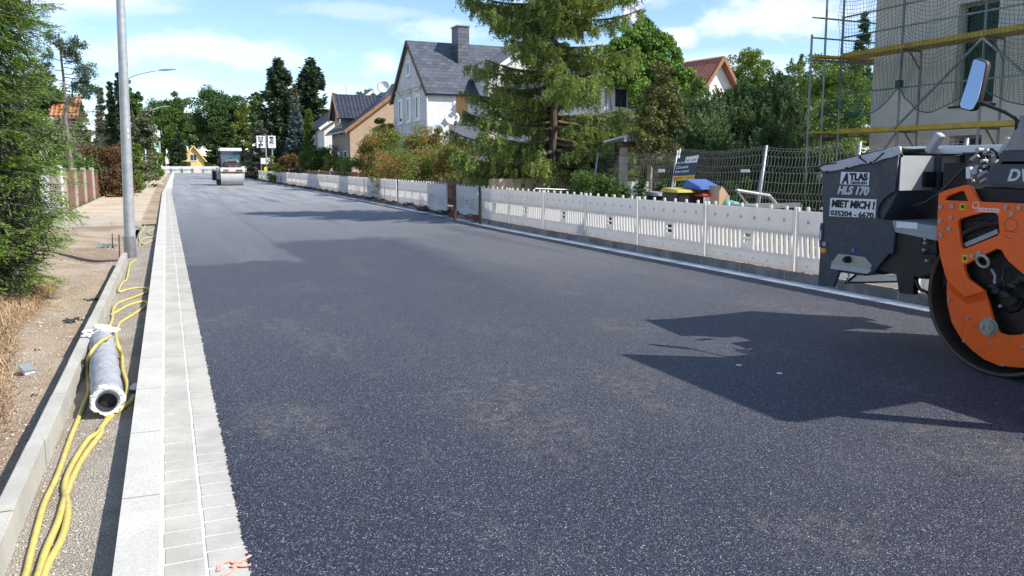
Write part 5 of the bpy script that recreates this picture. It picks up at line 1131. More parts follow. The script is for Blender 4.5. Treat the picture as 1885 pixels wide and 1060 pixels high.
for (pa, pb, lab, l_) in (((1213, 317), (1225, 311), 'small white plate on the fence left of the banner', 9), ((1365, 317), (1381, 311.5), 'small white plate on the fence beside the double posts', 9)):
    q = [aX(pa[0], pb[1], XF+.2), aX(pb[0], pb[1], XF+.2), aX(pb[0], pa[1], XF+.2), aX(pa[0], pa[1], XF+.2)]; o = quad_slab('name_plate', q, -.02, .006, 'sticker_white', None); tag(o, lab, 'plate')
# bins
def bin_(px, pyt, Y, w_, lidm, label, openlid=False, body='black_plastic'):
    T_ = aY(px, pyt, Y); x, h = T_[0], T_[2]; t = thing('rubbish_bin', (x, Y, .08), label, 'rubbish bin'); hw = w_/2
    m = MB().add([(x-hw*.8, Y-hw*.8, .12), (x+hw*.8, Y-hw*.8, .12), (x+hw*.8, Y+hw*.8, .12), (x-hw*.8, Y+hw*.8, .12), (x-hw, Y-hw, h-.08), (x+hw, Y-hw, h-.08), (x+hw, Y+hw, h-.08), (x-hw, Y+hw, h-.08)], [(0, 3, 2, 1), (4, 5, 6, 7), (0, 1, 5, 4), (1, 2, 6, 5), (2, 3, 7, 6), (3, 0, 4, 7)])
    m.build('body', body, t, bevel=.02); z = h-.078
    l_ = MB().add([(x-hw-.03, Y-hw-.05, z), (x+hw+.03, Y-hw-.05, z), (x+hw+.03, Y+hw+.05, z), (x-hw-.03, Y+hw+.05, z), (x-hw*.9, Y-hw*.8, z+.05), (x+hw*.9, Y-hw*.8, z+.05), (x+hw*.9, Y+hw, z+(.2 if openlid else .09)), (x-hw*.9, Y+hw, z+(.2 if openlid else .09))], [(0, 3, 2, 1), (4, 5, 6, 7), (0, 1, 5, 4), (1, 2, 6, 5), (2, 3, 7, 6), (3, 0, 4, 7)]).build('lid', lidm, t, bevel=.012)
    for s_ in (-1, 1): MB().cyl((x+s_*hw*.75-.03, Y+hw*.9, .18), (x+s_*hw*.75+.03, Y+hw*.9, .18), .1, n=16).build('wheel', 'rubber', t)
    return t, x
bin_(1219, 353, 14.0, .5, 'lid_grey', 'black rubbish bin with grey lid behind the leaning post'); bin_(1254, 346.5, 13.2, .56, 'lid_yellow', 'black rubbish bin with yellow lid below the banner')
tb, xb = bin_(1296, 341, 13., .56, 'lid_blue', 'black rubbish bin with bulging blue lid', True)
MB().bx(xb-.24, xb+.02, 12.68, 12.69, .75, .98).build('label', 'sticker_white', tb)
o = MB().bx(*[aY(1277, 350, 12.95)[0], aY(1302, 350, 12.95)[0]], 12.65, 12.98, .99, 1.04).build('waste_bag', 'red_plastic', bevel=.01); tag(o, 'red bag squeezed under the blue bin lid', 'bag')
Bx = aY(1321, 365, 12.6); m = MB().prismY([(Bx[0]-.12, .1), (Bx[0]+.12, .1), (Bx[0]+.13, 1.0), (Bx[0]-.06, 1.2), (Bx[0]-.12, 1.1)], 12.4, 12.8); tag(m.build('cardboard_box', 'cardboard'), 'torn cardboard box right of the blue lidded bin', 'box')
m = MB().ball(tuple(aY(1346, 376, 11.6)), .14, 2, (1.1, 1, .55), .2, random.Random(3)); tag(m.build('plastic_bag', 'teal', fix=False), 'pale teal plastic bag behind the barrier tops', 'bag')
m = MB(); m.tube([aY(1382, 384, 11.6), aY(1356, 350, 11.6), aY(1416, 360, 11.6), aY(1434, 382, 11.6)], .035, 10); tag(m.build('bent_pipe_frame', 'galvanised'), 'bent silver pipe frame standing behind the barriers', 'pipe frame')
m = MB(); P_ = [aY(1392, 380, 10.6), aY(1473, 377, 10.6)]; m.bar(P_[0], P_[1], .05, .08); m.bar(P_[0], (P_[0][0], 10.6, .1), .05); m.bar(P_[1], (P_[1][0], 10.6, .1), .05); m.bar((P_[0][0], 10.6, .5), (P_[1][0], 10.6, .5), .03); m.bx(P_[0][0], P_[1][0], 10.58, 11.3, P_[0][2]-.02, P_[0][2]+.01); tag(m.build('steel_trestle', 'scaffold_steel'), 'grey steel trestle behind the white barrier tops', 'trestle')
for k, (px, lab) in enumerate(((1482, 'red plastic cap left of its pair behind the barriers'), (1490, 'red plastic cap right of its pair behind the barriers'))): c = aY(px, 390, 9.6); tag(MB().cyl((c[0], c[1], .78), tuple(c), .035, n=10).build('red_cap', 'red_plastic'), lab, 'cap')
m = MB(); P_ = [aY(985, 347, 18.6), aY(1093, 351, 18.6)]; m.tube([(P_[0][0], 18.6, .1), tuple(P_[0]), tuple(P_[1]), (P_[1][0], 18.6, .1)], .02, 6)
for k in range(14): x = P_[0][0]+(P_[1][0]-P_[0][0])*k/14; m.bar((x, 18.6, .15), (x, 18.6, P_[0][2]), .008)
for k in range(4): m.bar((P_[0][0], 18.6, .25+k*.22), (P_[1][0], 18.6, .25+k*.22), .008)
tag(m.build('low_steel_fence', 'scaffold_steel'), 'low grey steel fence section before the old plaster wall', 'fence section')
c = aY(1050, 356, 18.); tag(MB().cbx(c[0]-.17, c[0]+.17, 17.9, 18.3, .1, c[2], .02).build('black_crate', 'black_plastic'), 'black crate in front of the old wall end', 'crate')
# pavilion
Yp = 18.2; t = thing('garden_pavilion', tuple(aY(1168, 340, Yp)*np.array([1, 1, 0])), 'small pavilion with pale stone pillars and hipped roof behind the fence', 'pavilion')
def pil(p0, p1, yb=None): r_ = rectY(Yp, p0, p1); return r_
zb = aY(1168, 271, Yp)[2]; xl_, xr_ = aY(1143, 300, Yp)[0], aY(1204, 300, Yp)[0]
for (x, y) in ((xl_+.08, Yp), (xr_-.08, Yp)):
    m = MB()
    for k in range(9): z = .1+k*(zb-.1)/9; m.cbx(x-.085-.01*(k % 2), x+.085+.01*(k % 2), y-.09, y+.09, z+.004, z+(zb-.1)/9-.004, .012)
    m.build('pillar', 'old_wall' if False else 'post_concrete', t)
MB().bx(xl_, xr_, Yp-.05, Yp+.05, .1, aY(1168, 334, Yp)[2]).build('parapet', 'render_white', t)
m = MB(); m.bx(xl_-.05, xr_+.05, Yp-.12, Yp-.0, zb+.002, zb+.14); m.bx(xl_-.05, xr_+.05, Yp+.5, Yp+.62, zb+.002, zb+.14); m.bx(xl_-.05, xl_+.07, Yp+.002, Yp+.498, zb+.002, zb+.14); m.bx(xr_-.07, xr_+.05, Yp+.002, Yp+.498, zb+.002, zb+.14); m.build('beam', 'wood_red', t)
za = aY(1166, 251, Yp+.25)[2]; xc = aY(1160, 253, Yp+.6)[0]; m = MB(); ex = .14; e0, e1, f0, f1 = xl_-.06, aY(1193, 268, Yp-.3)[0], Yp-.3, Yp+.8
m.add([(e0, f0, zb+.145), (e1, f0, zb+.145), (e1, f1, zb+.145), (e0, f1, zb+.145), ((e0+e1)/2, Yp+.25, za)], [(0, 1, 4), (1, 2, 4), (2, 3, 4), (3, 0, 4), (0, 3, 2, 1)]); rf = m.build('roof', 'slate_y', t)
m = MB(); ap = ((e0+e1)/2, Yp+.25, za+.01)
for q in ((e0, f0), (e1, f0), (e1, f1), (e0, f1)): m.bar((q[0], q[1], zb+.16), ap, .07, .04)
m.build('ridge_cap', 'frame_white', rf)
# old garden wall, picket fence, rail gate, brick wall
r_ = rectY(20.4, (905, 329), (1050, 380)); o = MB().bx(r_[0], r_[1], 20.4, 20.65, -.1, r_[3]).build('garden_wall', 'old_wall', bevel=.02); tag(o, 'old stained plaster wall under the larch', 'wall')
r_ = rectY(20.3, (1052, 322), (1061, 380)); o = MB().bx(r_[0], r_[1], 20.3, 20.7, -.1, r_[3]).build('gate_pillar', 'edging_concrete', bevel=.01); tag(o, 'grey stone pillar at the right end of the old plaster wall', 'pillar')
t = thing('picket_fence', (9.7, 21, 0), 'dark weathered picket fence behind the barriers', 'fence'); ya, yb = aX(903, 345, 9.7)[1], aX(700, 345, 9.7)[1]; m = MB(); k = 0; y = ya
rg = random.Random(6)
while y < yb: m.bx(9.68, 9.7, y, y+.075, .12, 1.02+rg.uniform(-.03, .03)); y += .115
m.build('pickets', 'wood_dark', t); m = MB(); m.bx(9.702, 9.75, ya, yb, .3, .36); m.bx(9.702, 9.75, ya, yb, .8, .86); m.build('rail', 'wood_dark', t)
t = thing('rail_gate', (9.2, 24, 0), 'rusty rail gate between two reddish posts', 'gate')
ps = [aX(809.5, 326, 9.3), aX(851, 326, 9.3)]
for p in ps: MB().cyl((p[0], p[1], 0), (p[0], p[1], p[2]), .075, n=12).build('post', 'rust' if p is ps[1] else 'wood_red', t)
for dz in (.22, .42): MB().bar((9.3, ps[0][1], ps[0][2]-dz+.05), (9.3, ps[1][1], ps[1][2]-dz), .035).build('rail', 'rust', t)
ya, yb = aX(672, 322, 10.4)[1], aX(555, 315, 10.2)[1]
t = thing('brick_wall', (10.4, ya, 0), 'low red brown brick garden wall behind the barriers', 'wall'); MB().bx(10.4, 10.62, ya, yb, 0, 1.12).build('wall', 'brick_red', t); MB().bx(10.36, 10.66, ya-.04, yb, 1.123, 1.19).build('coping', 'panel_brown', t)
for k in range(5): yy = ya+(yb-ya)*(k+.3)/5; MB().bx(10.3, 10.39, yy, yy+.12, 0, 1.25).build('pier', 'post_concrete' if k != 2 else 'frame_white', t)
t = thing('dark_fence', (10.3, yb, 0), 'dark grey fence with a white house number left of the brick wall', 'fence'); yc_ = aX(497, 312, 10.3)[1]
for k in range(7): a0 = yb+.1+(yc_-yb)*k/7; MB().bx(10.28, 10.34, a0, a0+(yc_-yb)/7-.25, .1, 1.45).build('board', 'dark_grey', t)
A_, B_ = aX(530, 316, 10.2), aX(540, 309, 10.2); text('house_number', '8 1', (A_[1], A_[2]), (B_[1], B_[2]), 10.24, 'white_text', t, bold=.03)
# HOTEL / BAR signs
Ys = 76.; t = thing('hotel_sign', tuple(aY(496, 318, Ys)*np.array([1, 1, 0])), 'pair of tall white boards reading HOTEL and BAR on two thin posts', 'sign')
for (px, w0, w1, s_) in ((491.5, 472.5, 487.5, 'HOTEL'), (503, 493.5, 507, 'BAR')):
    a0 = aY(w0, 272.5, Ys); a1 = aY(w1, 250, Ys); p = aY(px, 320, Ys); MB().cyl((p[0], Ys+.12, 0), (p[0], Ys+.12, a1[2]+.1), .06, n=8).build('post', 'galvanised', t)
    bd = MB().cbx(a0[0], a1[0], Ys-.06, Ys+.05, a0[2], a1[2], .02).build('board', 'sticker_white', t); n = len(s_); hh = (a1[2]-a0[2])/5.1; w_ = a1[0]-a0[0]
    for k, ch in enumerate(s_):
        me = text_mesh(ch, 1., bold=.03, ext=.01); xs = [v.co.x for v in me.vertices]; yy = [v.co.y for v in me.vertices]; x0, x1, y0_, y1 = min(xs), max(xs), min(yy), max(yy); zt_ = a1[2]-.06-k*hh; wd = w_*.55
        for v in me.vertices: v.co = (a0[0]+w_/2+((v.co.x-x0)/(x1-x0)-.5)*wd, Ys-.07-v.co.z, zt_-hh*.9+(v.co.y-y0_)/(y1-y0_)*hh*.84)
        mesh_obj('letter', me, 'black_text', bd)
    if s_ == 'BAR': m = MB(); [m.bx(a0[0]+w_*.3, a0[0]+w_*.7, Ys-.075, Ys-.061, a0[2]+.2+j*.16, a0[2]+.25+j*.16) for j in range(3)]; m.build('small_print', 'reflector_grey', bd)
def board(name, lab, p0, p1, Y, m, post=None, cat='sign', pm='galvanised', shape=None):
    a0 = aY(*p0, Y); a1 = aY(*p1, Y); x0, x1 = sorted((a0[0], a1[0])); z0, z1 = sorted((a0[2], a1[2])); t = thing(name, ((x0+x1)/2, Y, 0), lab, cat)
    if shape == 'round': MB().cyl(((x0+x1)/2, Y-.03, (z0+z1)/2), ((x0+x1)/2, Y+.03, (z0+z1)/2), (x1-x0)/2, n=20).build('board', m, t)
    elif shape == 'flag': MB().prismY([(x0, z0), (x1-.1, z0+(z1-z0)*.35), (x1, z1), (x0+.1, z1-.05)], Y-.02, Y+.02).build('board', m, t)
    else: MB().cbx(x0, x1, Y-.05, Y+.05, z0, z1, .02).build('board', m, t)
    for px in (post or []): p = aY(px, 300, Y); MB().cyl((p[0], Y+.09, 0), (p[0], Y+.09, z1), .04, n=6).build('post', pm, t)
board('notice_board', 'white notice board behind the hotel sign posts', (480, 302), (499, 291), 80, 'sticker_white', (481, 498), 'notice board')
board('yellow_box', 'small yellow box at the foot of the hotel sign', (486, 315), (493, 307.5), 72, 'sign_yellow', None, 'box')
board('flag', 'green flag left of the road end', (281, 287.5), (290.5, 279), 100, 'sign_green', (290, ), 'flag', shape='flag'); board('round_sign', 'round green sign above the green flag', (287, 272), (292, 267), 101, 'sign_green', (289, ), 'sign', shape='round')
board('yellow_sign', 'upright yellow sign behind the far barriers', (336, 300), (341, 291), 182, 'sign_yellow', (339, ), 'sign'); board('white_sign', 'flat white sign on a post left of the yellow sign', (314, 299.5), (324.5, 297), 180, 'sticker_white', (320, ), 'sign')
board('orange_sign', 'small orange sign in front of the yellow house', (356, 298), (364, 294), 184, 'plank_yellow', (361, ), 'sign'); board('thin_post', 'thin grey post right of the green flag', (294, 305), (295, 260), 112, 'galvanised', None, 'post')
# ---- scaffolding
XO = 16.; XI = 16.75; t = thing('scaffolding', (XO, aX(1600, 243, XO)[1], 0), 'steel scaffolding with yellow planks and green net on the beige house', 'scaffolding')
def ypx(px, py, X): return aX(px, py, X)[1]
zl = aX(1600, 243, XO)[2]; zu = aX(1612, 97, XO)[2]; yD_ = ypx(1658, 130, XO); yF_ = ypx(1808, 130, XO); bay = yD_-yF_; yC2 = ypx(1548, 130, XO)
Yn = [yC2, yD_, yF_, yF_-bay, yF_-2*bay]
for y in Yn: MB().cyl((XO, y, 0), (XO, y, zu+4), .028, n=10).build('post', 'scaffold_steel', t)
for y in Yn[1:]: 
    MB().cyl((XI-.1, y, 0), (XI-.1, y, zu-.05), .026, n=10).build('inner_post', 'scaffold_steel', t)
    for z in (zl, zu): m = MB(); m.bar((XO, y, z-.03), (XI-.1, y, z-.03), .04); m.bar((XI-.12, y, z-.45), (XI-.5, y, z-.04), .03); m.build('transom', 'scaffold_steel', t)
    MB().cyl((XO-.001, y, .06), (XO-.001, y, .0), .07, n=10).build('base_plate', 'scaffold_steel', t)
# north return
yN = yC2; yA_ = yN+.75
pA = aX(1505, 170, XO-.75)
ends = [(XO-.78, yN+.25, 4.9), (XO-.42, yN+.15, 7.5)]
for (x, y, h_) in ends: MB().cyl((x, y, 0), (x, y, h_), .028, n=10).build('post', 'scaffold_steel', t)
for z in (zu-.06, zl-.06): 
    for (x, y, h_) in ends: MB().bar((x, y, z), (XI+1.2, y, z), .04).build('ledger', 'scaffold_steel', t)
for dz in (.5, 1.0):
    MB().bar((ends[0][0], ends[0][1], zu+dz), (XI+1.5, ends[0][1], zu+dz), .035).build('guard_rail', 'scaffold_steel', t)
MB().bar((ends[0][0], ends[0][1], zl+.55), (XI+1.5, ends[0][1], zl+.55), .035).build('guard_rail', 'scaffold_steel', t)
for z in (zl, zu): MB().bx(ends[0][0], XI+1.3, yN+.02, yN+.3, z, z+.05).build('plank', 'plank_yellow', t)
for z in (zl, zu):
    for (a_, b2) in zip(Yn[:-1], Yn[1:]):
        for j in range(2): MB().bx(XO+.04+j*.31, XO+.34+j*.31, b2+.02, a_-.02, z, z+.06).build('plank', 'plank_yellow', t)
    MB().bx(XO-.01-.03, XO-.03+.02, Yn[-1], Yn[0], z+.0, z+.11).build('toe_board', 'plank_yellow', t)
for z in (zu+.5, zu+1., zl+1.0): MB().bar((XO-.03, Yn[-1], z), (XO-.03, Yn[0], z), .036).build('guard_rail', 'scaffold_steel', t)
MB().bar((XO-.05, yD_+.05, zl+.05), (XO-.05, yF_, zu-.05), .042).build('brace', 'scaffold_steel', t); MB().bar((XO-.05, yF_, zu-.05), (XO-.05, yF_-bay, zl+.05), .042).build('brace', 'scaffold_steel', t)
MB().bar((XO-.05, yD_, zl-.05), (XO-.05, yD_+bay*.8, .3), .042).build('brace', 'scaffold_steel', t)
MB().cbx(XO-.09, XO+.05, yD_-.07, yD_+.07, zl+1.0, zl+1.18, .01).build('coupler', 'dark_grey', t)
# net: hangs from above, sags between posts, gathered at the posts
def net():
    m = MB(); cell = .085; y0_, y1_ = Yn[3], Yn[0]+.1; n = int((y1_-y0_)/cell); zt = zu+3; 
    def bot(y):
        k = (y-yF_)/bay; f_ = k-math.floor(k); return zl+1.02-.62*math.sin(math.pi*f_)**.8-.04*math.sin(y*5)
    nr = int((zt-zl)/cell)
    def P(i, j):
        y = y0_+i*cell; b_ = bot(y); k = j/nr; 
        if k < .35: z = b_+(zt-b_)*k*.62
        else: z = b_+(zt-b_)*(.217+(k-.35)/.65*.783)
        f_ = (y-yF_)/bay; x = XO-.07-.1*math.sin(math.pi*(f_-math.floor(f_)))-.03*math.sin(y*3+z*2); return (x, y+.025*math.sin(z*6+i), z)
    for i in range(n+1): m.tube([P(i, j) for j in range(0, nr+1)], .0046, 3, False)
    for j in range(nr+1): m.tube([P(i, j) for i in range(n+1)], .0046 if j else .016, 3, False)
    m.build('safety_net', 'net_green', t, fix=False)
    # bunched piece on the north return
    m = MB(); r = random.Random(1)
    for k in range(26): z0 = zl+.25+r.random()*.5; m.tube([(ends[1][0]+.1+u*1.3, yN+.16+.03*math.sin(u*9+k), z0+.25*math.sin(u*2.6+k*.2)-.3*u*(1-u)) for u in np.linspace(0, 1, 9)], .008, 3, False)
    m.build('bunched_net', 'net_green', t, fix=False)
net()
# ---------------------------------------------------------------- near road roller
simple('orange_paint_steel', (1., .125, .005), .36, var=.05, sc_=5, dirt=(.4, .1, .03), dirtamt=.35, spec=.5, coat=.15)
simple('anthracite', (.04, .05, .07), .42, var=.1, sc_=6, spec=.5, dirt=(.14, .13, .12), dirtamt=.4); simple('dark_steel', (.03, .027, .025), .5, metal=.3, var=.3, sc_=5); simple('drum_steel', (.07, .05, .038), .55, metal=.5, var=.4, sc_=3, dirt=(.02, .018, .016), dirtamt=.7)
simple('black', (.008, .008, .009), .6, var=.2); simple('bolt_grey', (.32, .34, .36), .45, metal=.4); simple('beige_metal', (.42, .4, .33), .5, var=.1, sc_=9, metal=.2); simple('tarp', (.52, .53, .55), .55, var=.1, sc_=6, bump=.02, bsc=9); simple('white_sheet', (.78, .79, .8), .4, var=.03)
simple('light_steel', (.45, .46, .47), .45, var=.08); simple('khaki_plastic', (.32, .33, .24), .6, var=.1); simple('amber', (.9, .3, .01), .25); simple('letter_grey', (.6, .62, .64), .5, var=.02); simple('sticker_yellow', (.75, .5, .02), .5)
simple('hose_black', (.015, .015, .015), .4); simple('gaiter_grey', (.28, .27, .25), .7); simple('mirror_glass', (.8, .82, .85), .03, metal=1., var=.02); simple('blue_dot', (.05, .15, .5), .4); simple('red_part', (.4, .05, .02), .5); simple('grey_sheet', (.33, .34, .35), .5)
XR = 5.72; YD = 3.93; RD = .588
def yz(x, y, X=XR): q = aX(x, y, X); return (q[1], q[2])
def poly(pts, f, X=XR): return [yz(*f(*p), X) for p in pts]
fD1 = lambda x, y: (1500+x/3.533, 260+y/3.533)       # hopper crop
fD2 = lambda x, y: (1700+x/5.889, 240+y/5.889)       # orange top crop
fD3 = lambda x, y: (1700+x/3.533, 400+y/3.533)       # drum crop
rl = thing('road_roller', (XR+.8, YD-1.6, 0), 'orange and dark grey road roller with a grey hopper in front at the right edge', 'road roller')
# drum
m = MB().lathe([(RD, 0), (RD, 1.62), (RD-.02, 1.62), (RD-.035, 1.45), (.1, 1.45), (.1, .17), (RD-.06, .17), (RD-.035, .12), (RD-.03, 0), (RD-.012, -.008)], 96, (XR, YD, RD), 'X', True); dr = m.build('drum', 'drum_steel', rl, auto=30)
m = MB().lathe([(.001, -.02), (.10, -.02), (.115, 0), (.115, .05), (.2, .05), (.215, .07), (.215, .18)], 40, (XR+.17, YD, RD), 'X'); hb = m.build('hub', 'black', rl, auto=30)
for k in range(12): a = 2*math.pi*k/12+.2; MB().cyl((XR+.205, YD+.172*math.cos(a), RD+.172*math.sin(a)), (XR+.225, YD+.172*math.cos(a), RD+.172*math.sin(a)), .014, n=6).build('bolt', 'bolt_grey', hb)
# upper orange frame plate
out_ = [fD2(168, 700), fD2(180, 680), fD2(215, 660), fD2(330, 625), fD2(445, 592), fD2(480, 591), fD2(510, 604), fD2(528, 632), fD2(565, 705), fD2(600, 762), fD2(625, 773), fD2(1089, 790), (2040, 384), (2060, 480), (2040, 600), (1975, 585), (1885, 505), fD3(560, 290), fD3(530, 250), fD3(512, 215), fD3(480, 205), fD3(265, 310), fD3(265, 345), fD3(290, 400), fD3(400, 480), fD3(275, 522), fD3(160, 418), fD3(140, 365), fD3(110, 250), fD3(92, 110), fD3(92, 40)]
h1_ = [fD2(222, 757), fD2(262, 716), fD2(415, 657), fD2(436, 660), fD2(450, 672), fD2(490, 768)]
h2_ = [fD3(225, 30), fD3(240, 10), fD3(330, -15), fD3(395, -30), fD3(470, -28), fD3(490, -5), fD3(497, 100), fD3(485, 118), fD3(270, 205), fD3(248, 195), fD3(240, 160)]
XP = XR-.02
pl = plate('frame_plate', [yz(*p, XP) for p in out_], [[yz(*p, XP) for p in h1_], [yz(*p, XP) for p in h2_]], XP+.012, .03, 'orange_paint_steel', rl, .006)
# inner guard ring (lower orange plate), sunk behind the upper plate
ctr = (YD+.0, RD); XG = XR+.03
gout = [yz(*fD3(*p), XG) for p in [(160, 420), (158, 490), (162, 560), (190, 680), (225, 745), (270, 810), (330, 870), (400, 922), (500, 965), (654, 978)]]; 
gin = [yz(*fD3(*p), XG) for p in [(654, 762), (560, 765), (505, 752), (470, 710), (452, 640), (430, 560), (400, 480), (300, 400), (268, 330)]]
r_last = math.hypot(gout[-1][0]-ctr[0], gout[-1][1]-ctr[1]); a_l = math.atan2(gout[-1][1]-ctr[1], gout[-1][0]-ctr[0]); gx = [(ctr[0]+r_last*math.cos(a_l-k*.16), ctr[1]+r_last*math.sin(a_l-k*.16)) for k in range(1, 9)]
ri = math.hypot(gin[0][0]-ctr[0], gin[0][1]-ctr[1]); gy = [(ctr[0]+ri*math.cos(a_l-k*.16), ctr[1]+ri*math.sin(a_l-k*.16)) for k in range(8, 0, -1)]
plate('drum_guard', gout+gx+gy+gin, [], XG, .024, 'orange_paint_steel', rl, .004)
# sloping fold between upper plate and guard
A1 = [yz(*fD3(160, 418), XP), yz(*fD3(275, 522), XP), yz(*fD3(400, 480), XP)]; 
m = MB(); q = [(XP+.01, *A1[0]), (XP+.01, *A1[1]), (XG, *yz(*fD3(278, 600), XG)), (XG, *yz(*fD3(160, 500), XG)), (XP+.01, *A1[2]), (XG, *yz(*fD3(430, 560), XG))]
m.add(q, [(0, 1, 2, 3), (1, 4, 5, 2)]); m.build('fold_plate', 'orange_paint_steel', pl)
plate('crease', [yz(*fD3(*p), XG-.014) for p in [(268, 520), (276, 520), (250, 760), (243, 750)]], [], XG-.014, .006, 'orange_paint_steel', pl, .001)
# dark inside of the frame
m = MB().bx(XP+.06, XR+1.55, YD-.55, YD+.5, 1.0, 1.42); m.build('front_frame', 'black', rl); m = MB().bx(XP+.1, XP+.14, YD-.5, YD+.52, .62, 1.0); m.build('inner_panel', 'black', rl)
for s_ in (1.64,): plate('far_frame_plate', [yz(*p, XP) for p in out_], [], XR+s_, .03, 'orange_paint_steel', rl, .004)
# bolts
def bolt(p, X, r=.017, par=rl):
    c = yz(*p, X); MB().cyl((X-.014, *c), (X+.004, *c), r, n=6).build('bolt', 'bolt_grey', par); 
for p in [fD2(192, 827), fD2(318, 823), fD2(187, 976), fD2(302, 944), fD3(172, 73), fD3(120, 115), fD2(902, 829), fD2(1045, 838), fD2(964, 902), fD3(320, 251), fD3(366, 231)]: bolt(p, XP-.006, .0185)
for p in [fD3(170, 535), fD3(292, 657), fD3(267, 803), fD3(440, 817), fD3(520, 958), fD3(650, 840), fD3(503, 576)]: bolt(p, XG-.016, .012)
m = MB()
for p in [fD3(220, 562), fD3(344, 651), fD3(299, 813), fD3(233, 460), fD3(270, 489), fD3(289, 459), fD3(430, 163), fD3(488, 795)]: c = yz(*p, XG); m.cyl((XG-.0155, *c), (XG-.01, *c), .007, n=10)
m.build('hole', 'black', pl)
# yellow service stickers, lettering, oscillation mark
def rect_plate(name, f, c0, c1, X, mm, par, th=.003, sk=0): a_ = yz(*f(*c0), X); b2 = yz(*f(*c1), X); return MB().bx(X-th, X, a_[0], b2[0], a_[1], b2[1]).build(name, mm, par)
for f, c0, c1 in ((fD2, (392, 862), (458, 795)), (fD3, (250, 290), (288, 245))):
    s1_ = rect_plate('sticker', f, c0, c1, XP-.0095, 'sticker_yellow', rl); cx_, cy_ = (c0[0]+c1[0])/2, (c0[1]+c1[1])/2; w_ = abs(c1[0]-c0[0])*.28; c = yz(*f(cx_, cy_), XP-.012); rr = .012
    MB().bx(XP-.0145, XP-.0126, c[0]-rr, c[0]+rr, c[1]-rr, c[1]+rr*1.2).build('symbol', 'black_text', s1_)
a_, b2 = yz(*fD2(603, 882), XP), yz(*fD2(835, 848), XP); text('lettering', 'OSCILLATION', a_, (b2[0], b2[1]), XP-.008, 'white_text', pl, bold=.03, shear=.15)
m = MB(); c = yz(*fD2(573, 812), XP); m.tube([(XP-.009, c[0]+.026*math.cos(t_), c[1]+.026*math.sin(t_)) for t_ in np.linspace(0, 2*math.pi, 24, endpoint=False)], .0025, 4, closed=True)
a_, b2 = yz(*fD2(540, 836), XP), yz(*fD2(820, 852), XP); m.bar((XP-.009, *a_), (XP-.009, *b2), .003); c = yz(*fD2(573, 850), XP); m.tube([(XP-.009, c[0]+.02*math.cos(t_)-.005, c[1]+.02*math.sin(t_)) for t_ in np.linspace(-2.6, -1.2, 8)], .0025, 4); m.build('logo_mark', 'white_text', pl)
m = MB(); c = yz(*fD3(574, 48), XP); m.tube([(XP-.009, c[0]+.048*math.cos(t_), c[1]+.048*math.sin(t_)) for t_ in np.linspace(0, 2*math.pi, 30, endpoint=False)], .002, 4, closed=True)
a_, b2 = yz(*fD3(522, 91), XP), yz(*fD3(615, 98), XP); m.bar((XP-.009, *a_), (XP-.009, *b2), .003); m.tube([(XP-.009, c[0]+.045*math.cos(t_), c[1]-.055+.045*math.sin(t_)) for t_ in np.linspace(-1.9, -.5, 8)], .002, 4); m.build('lifting_mark', 'wood_dark', pl)
# tow eye, service cap
c = yz(*fD3(378, 285), XP); MB().tube([(XP+.01-.02*math.sin(t_), c[0]+.048*math.cos(t_), c[1]+.046*math.sin(t_)) for t_ in np.linspace(0, 2*math.pi, 22, endpoint=False)], .012, 8, closed=True).build('tow_eye', 'beige_metal', rl, smooth=True)
c = yz(*fD3(437, 712), XG); cap = MB().cyl((XG-.03, *c), (XG-.012, *c), .072, n=28).build('service_cap', 'khaki_plastic', rl, bevel=.004); m = MB().cyl((XG-.055, *c), (XG-.031, *c), .058, n=28); m.build('cap_disc', 'khaki_plastic', cap, bevel=.004)
for s_ in (-1, 1): MB().tube([(XG-.062, c[0]+s_*.028, c[1]-.025), (XG-.066, c[0]+s_*.022, c[1]), (XG-.062, c[0]+s_*.028, c[1]+.025)], .007, 6).build('cap_grip', 'beige_metal', cap)
# motor with hoses in the opening
MB().cyl((XR+.12, YD+.0, RD+.02), (XR+.25, YD, RD+.02), .085, n=24).build('drum_motor', 'dark_steel', rl, bevel=.01)
m = MB(); rg = random.Random(12)
for p in ((450, 450), (470, 480), (520, 500), (580, 440), (600, 420), (640, 400)): c = yz(*fD3(*p), XR); m.ball((XR-.0+rg.uniform(-.01, .03), *c), .03, 2, (1, 1.2, .9), .25, rg)
m.build('hose_fitting', 'dark_steel', rl)
for pts in ([(430, 335), (455, 380), (450, 430), (470, 480)], [(520, 330), (500, 400), (520, 440), (500, 480)], [(640, 350), (600, 400), (570, 430), (560, 470)]): MB().tube([(XR+.02, *yz(*fD3(*p), XR)) for p in pts], .011, 8).build('hydraulic_hose', 'bolt_grey' if pts[0][0] == 430 else 'hose_black', rl, smooth=True)
# coil springs behind the window and the angled bar
for cx_ in (290, 345, 400): 
    m = MB(); pts = []
    for k in range(60): t_ = k*.45; pts.append((XP+.07+.03*math.cos(t_)*.6, *yz(*fD3(cx_+22*math.sin(t_), 0+k*2.6), XP)))
    m.tube(pts, .008, 5); m.build('spring', 'hose_black' if cx_ != 290 else 'dark_steel', rl, smooth=True)
m = MB(); a_, b2 = yz(*fD3(275, 180), XP+.04), yz(*fD3(488, 90), XP+.04); m.bar((XP+.04, *a_), (XP+.04, *b2), .02, .035); m.build('angle_bar', 'bolt_grey', rl)
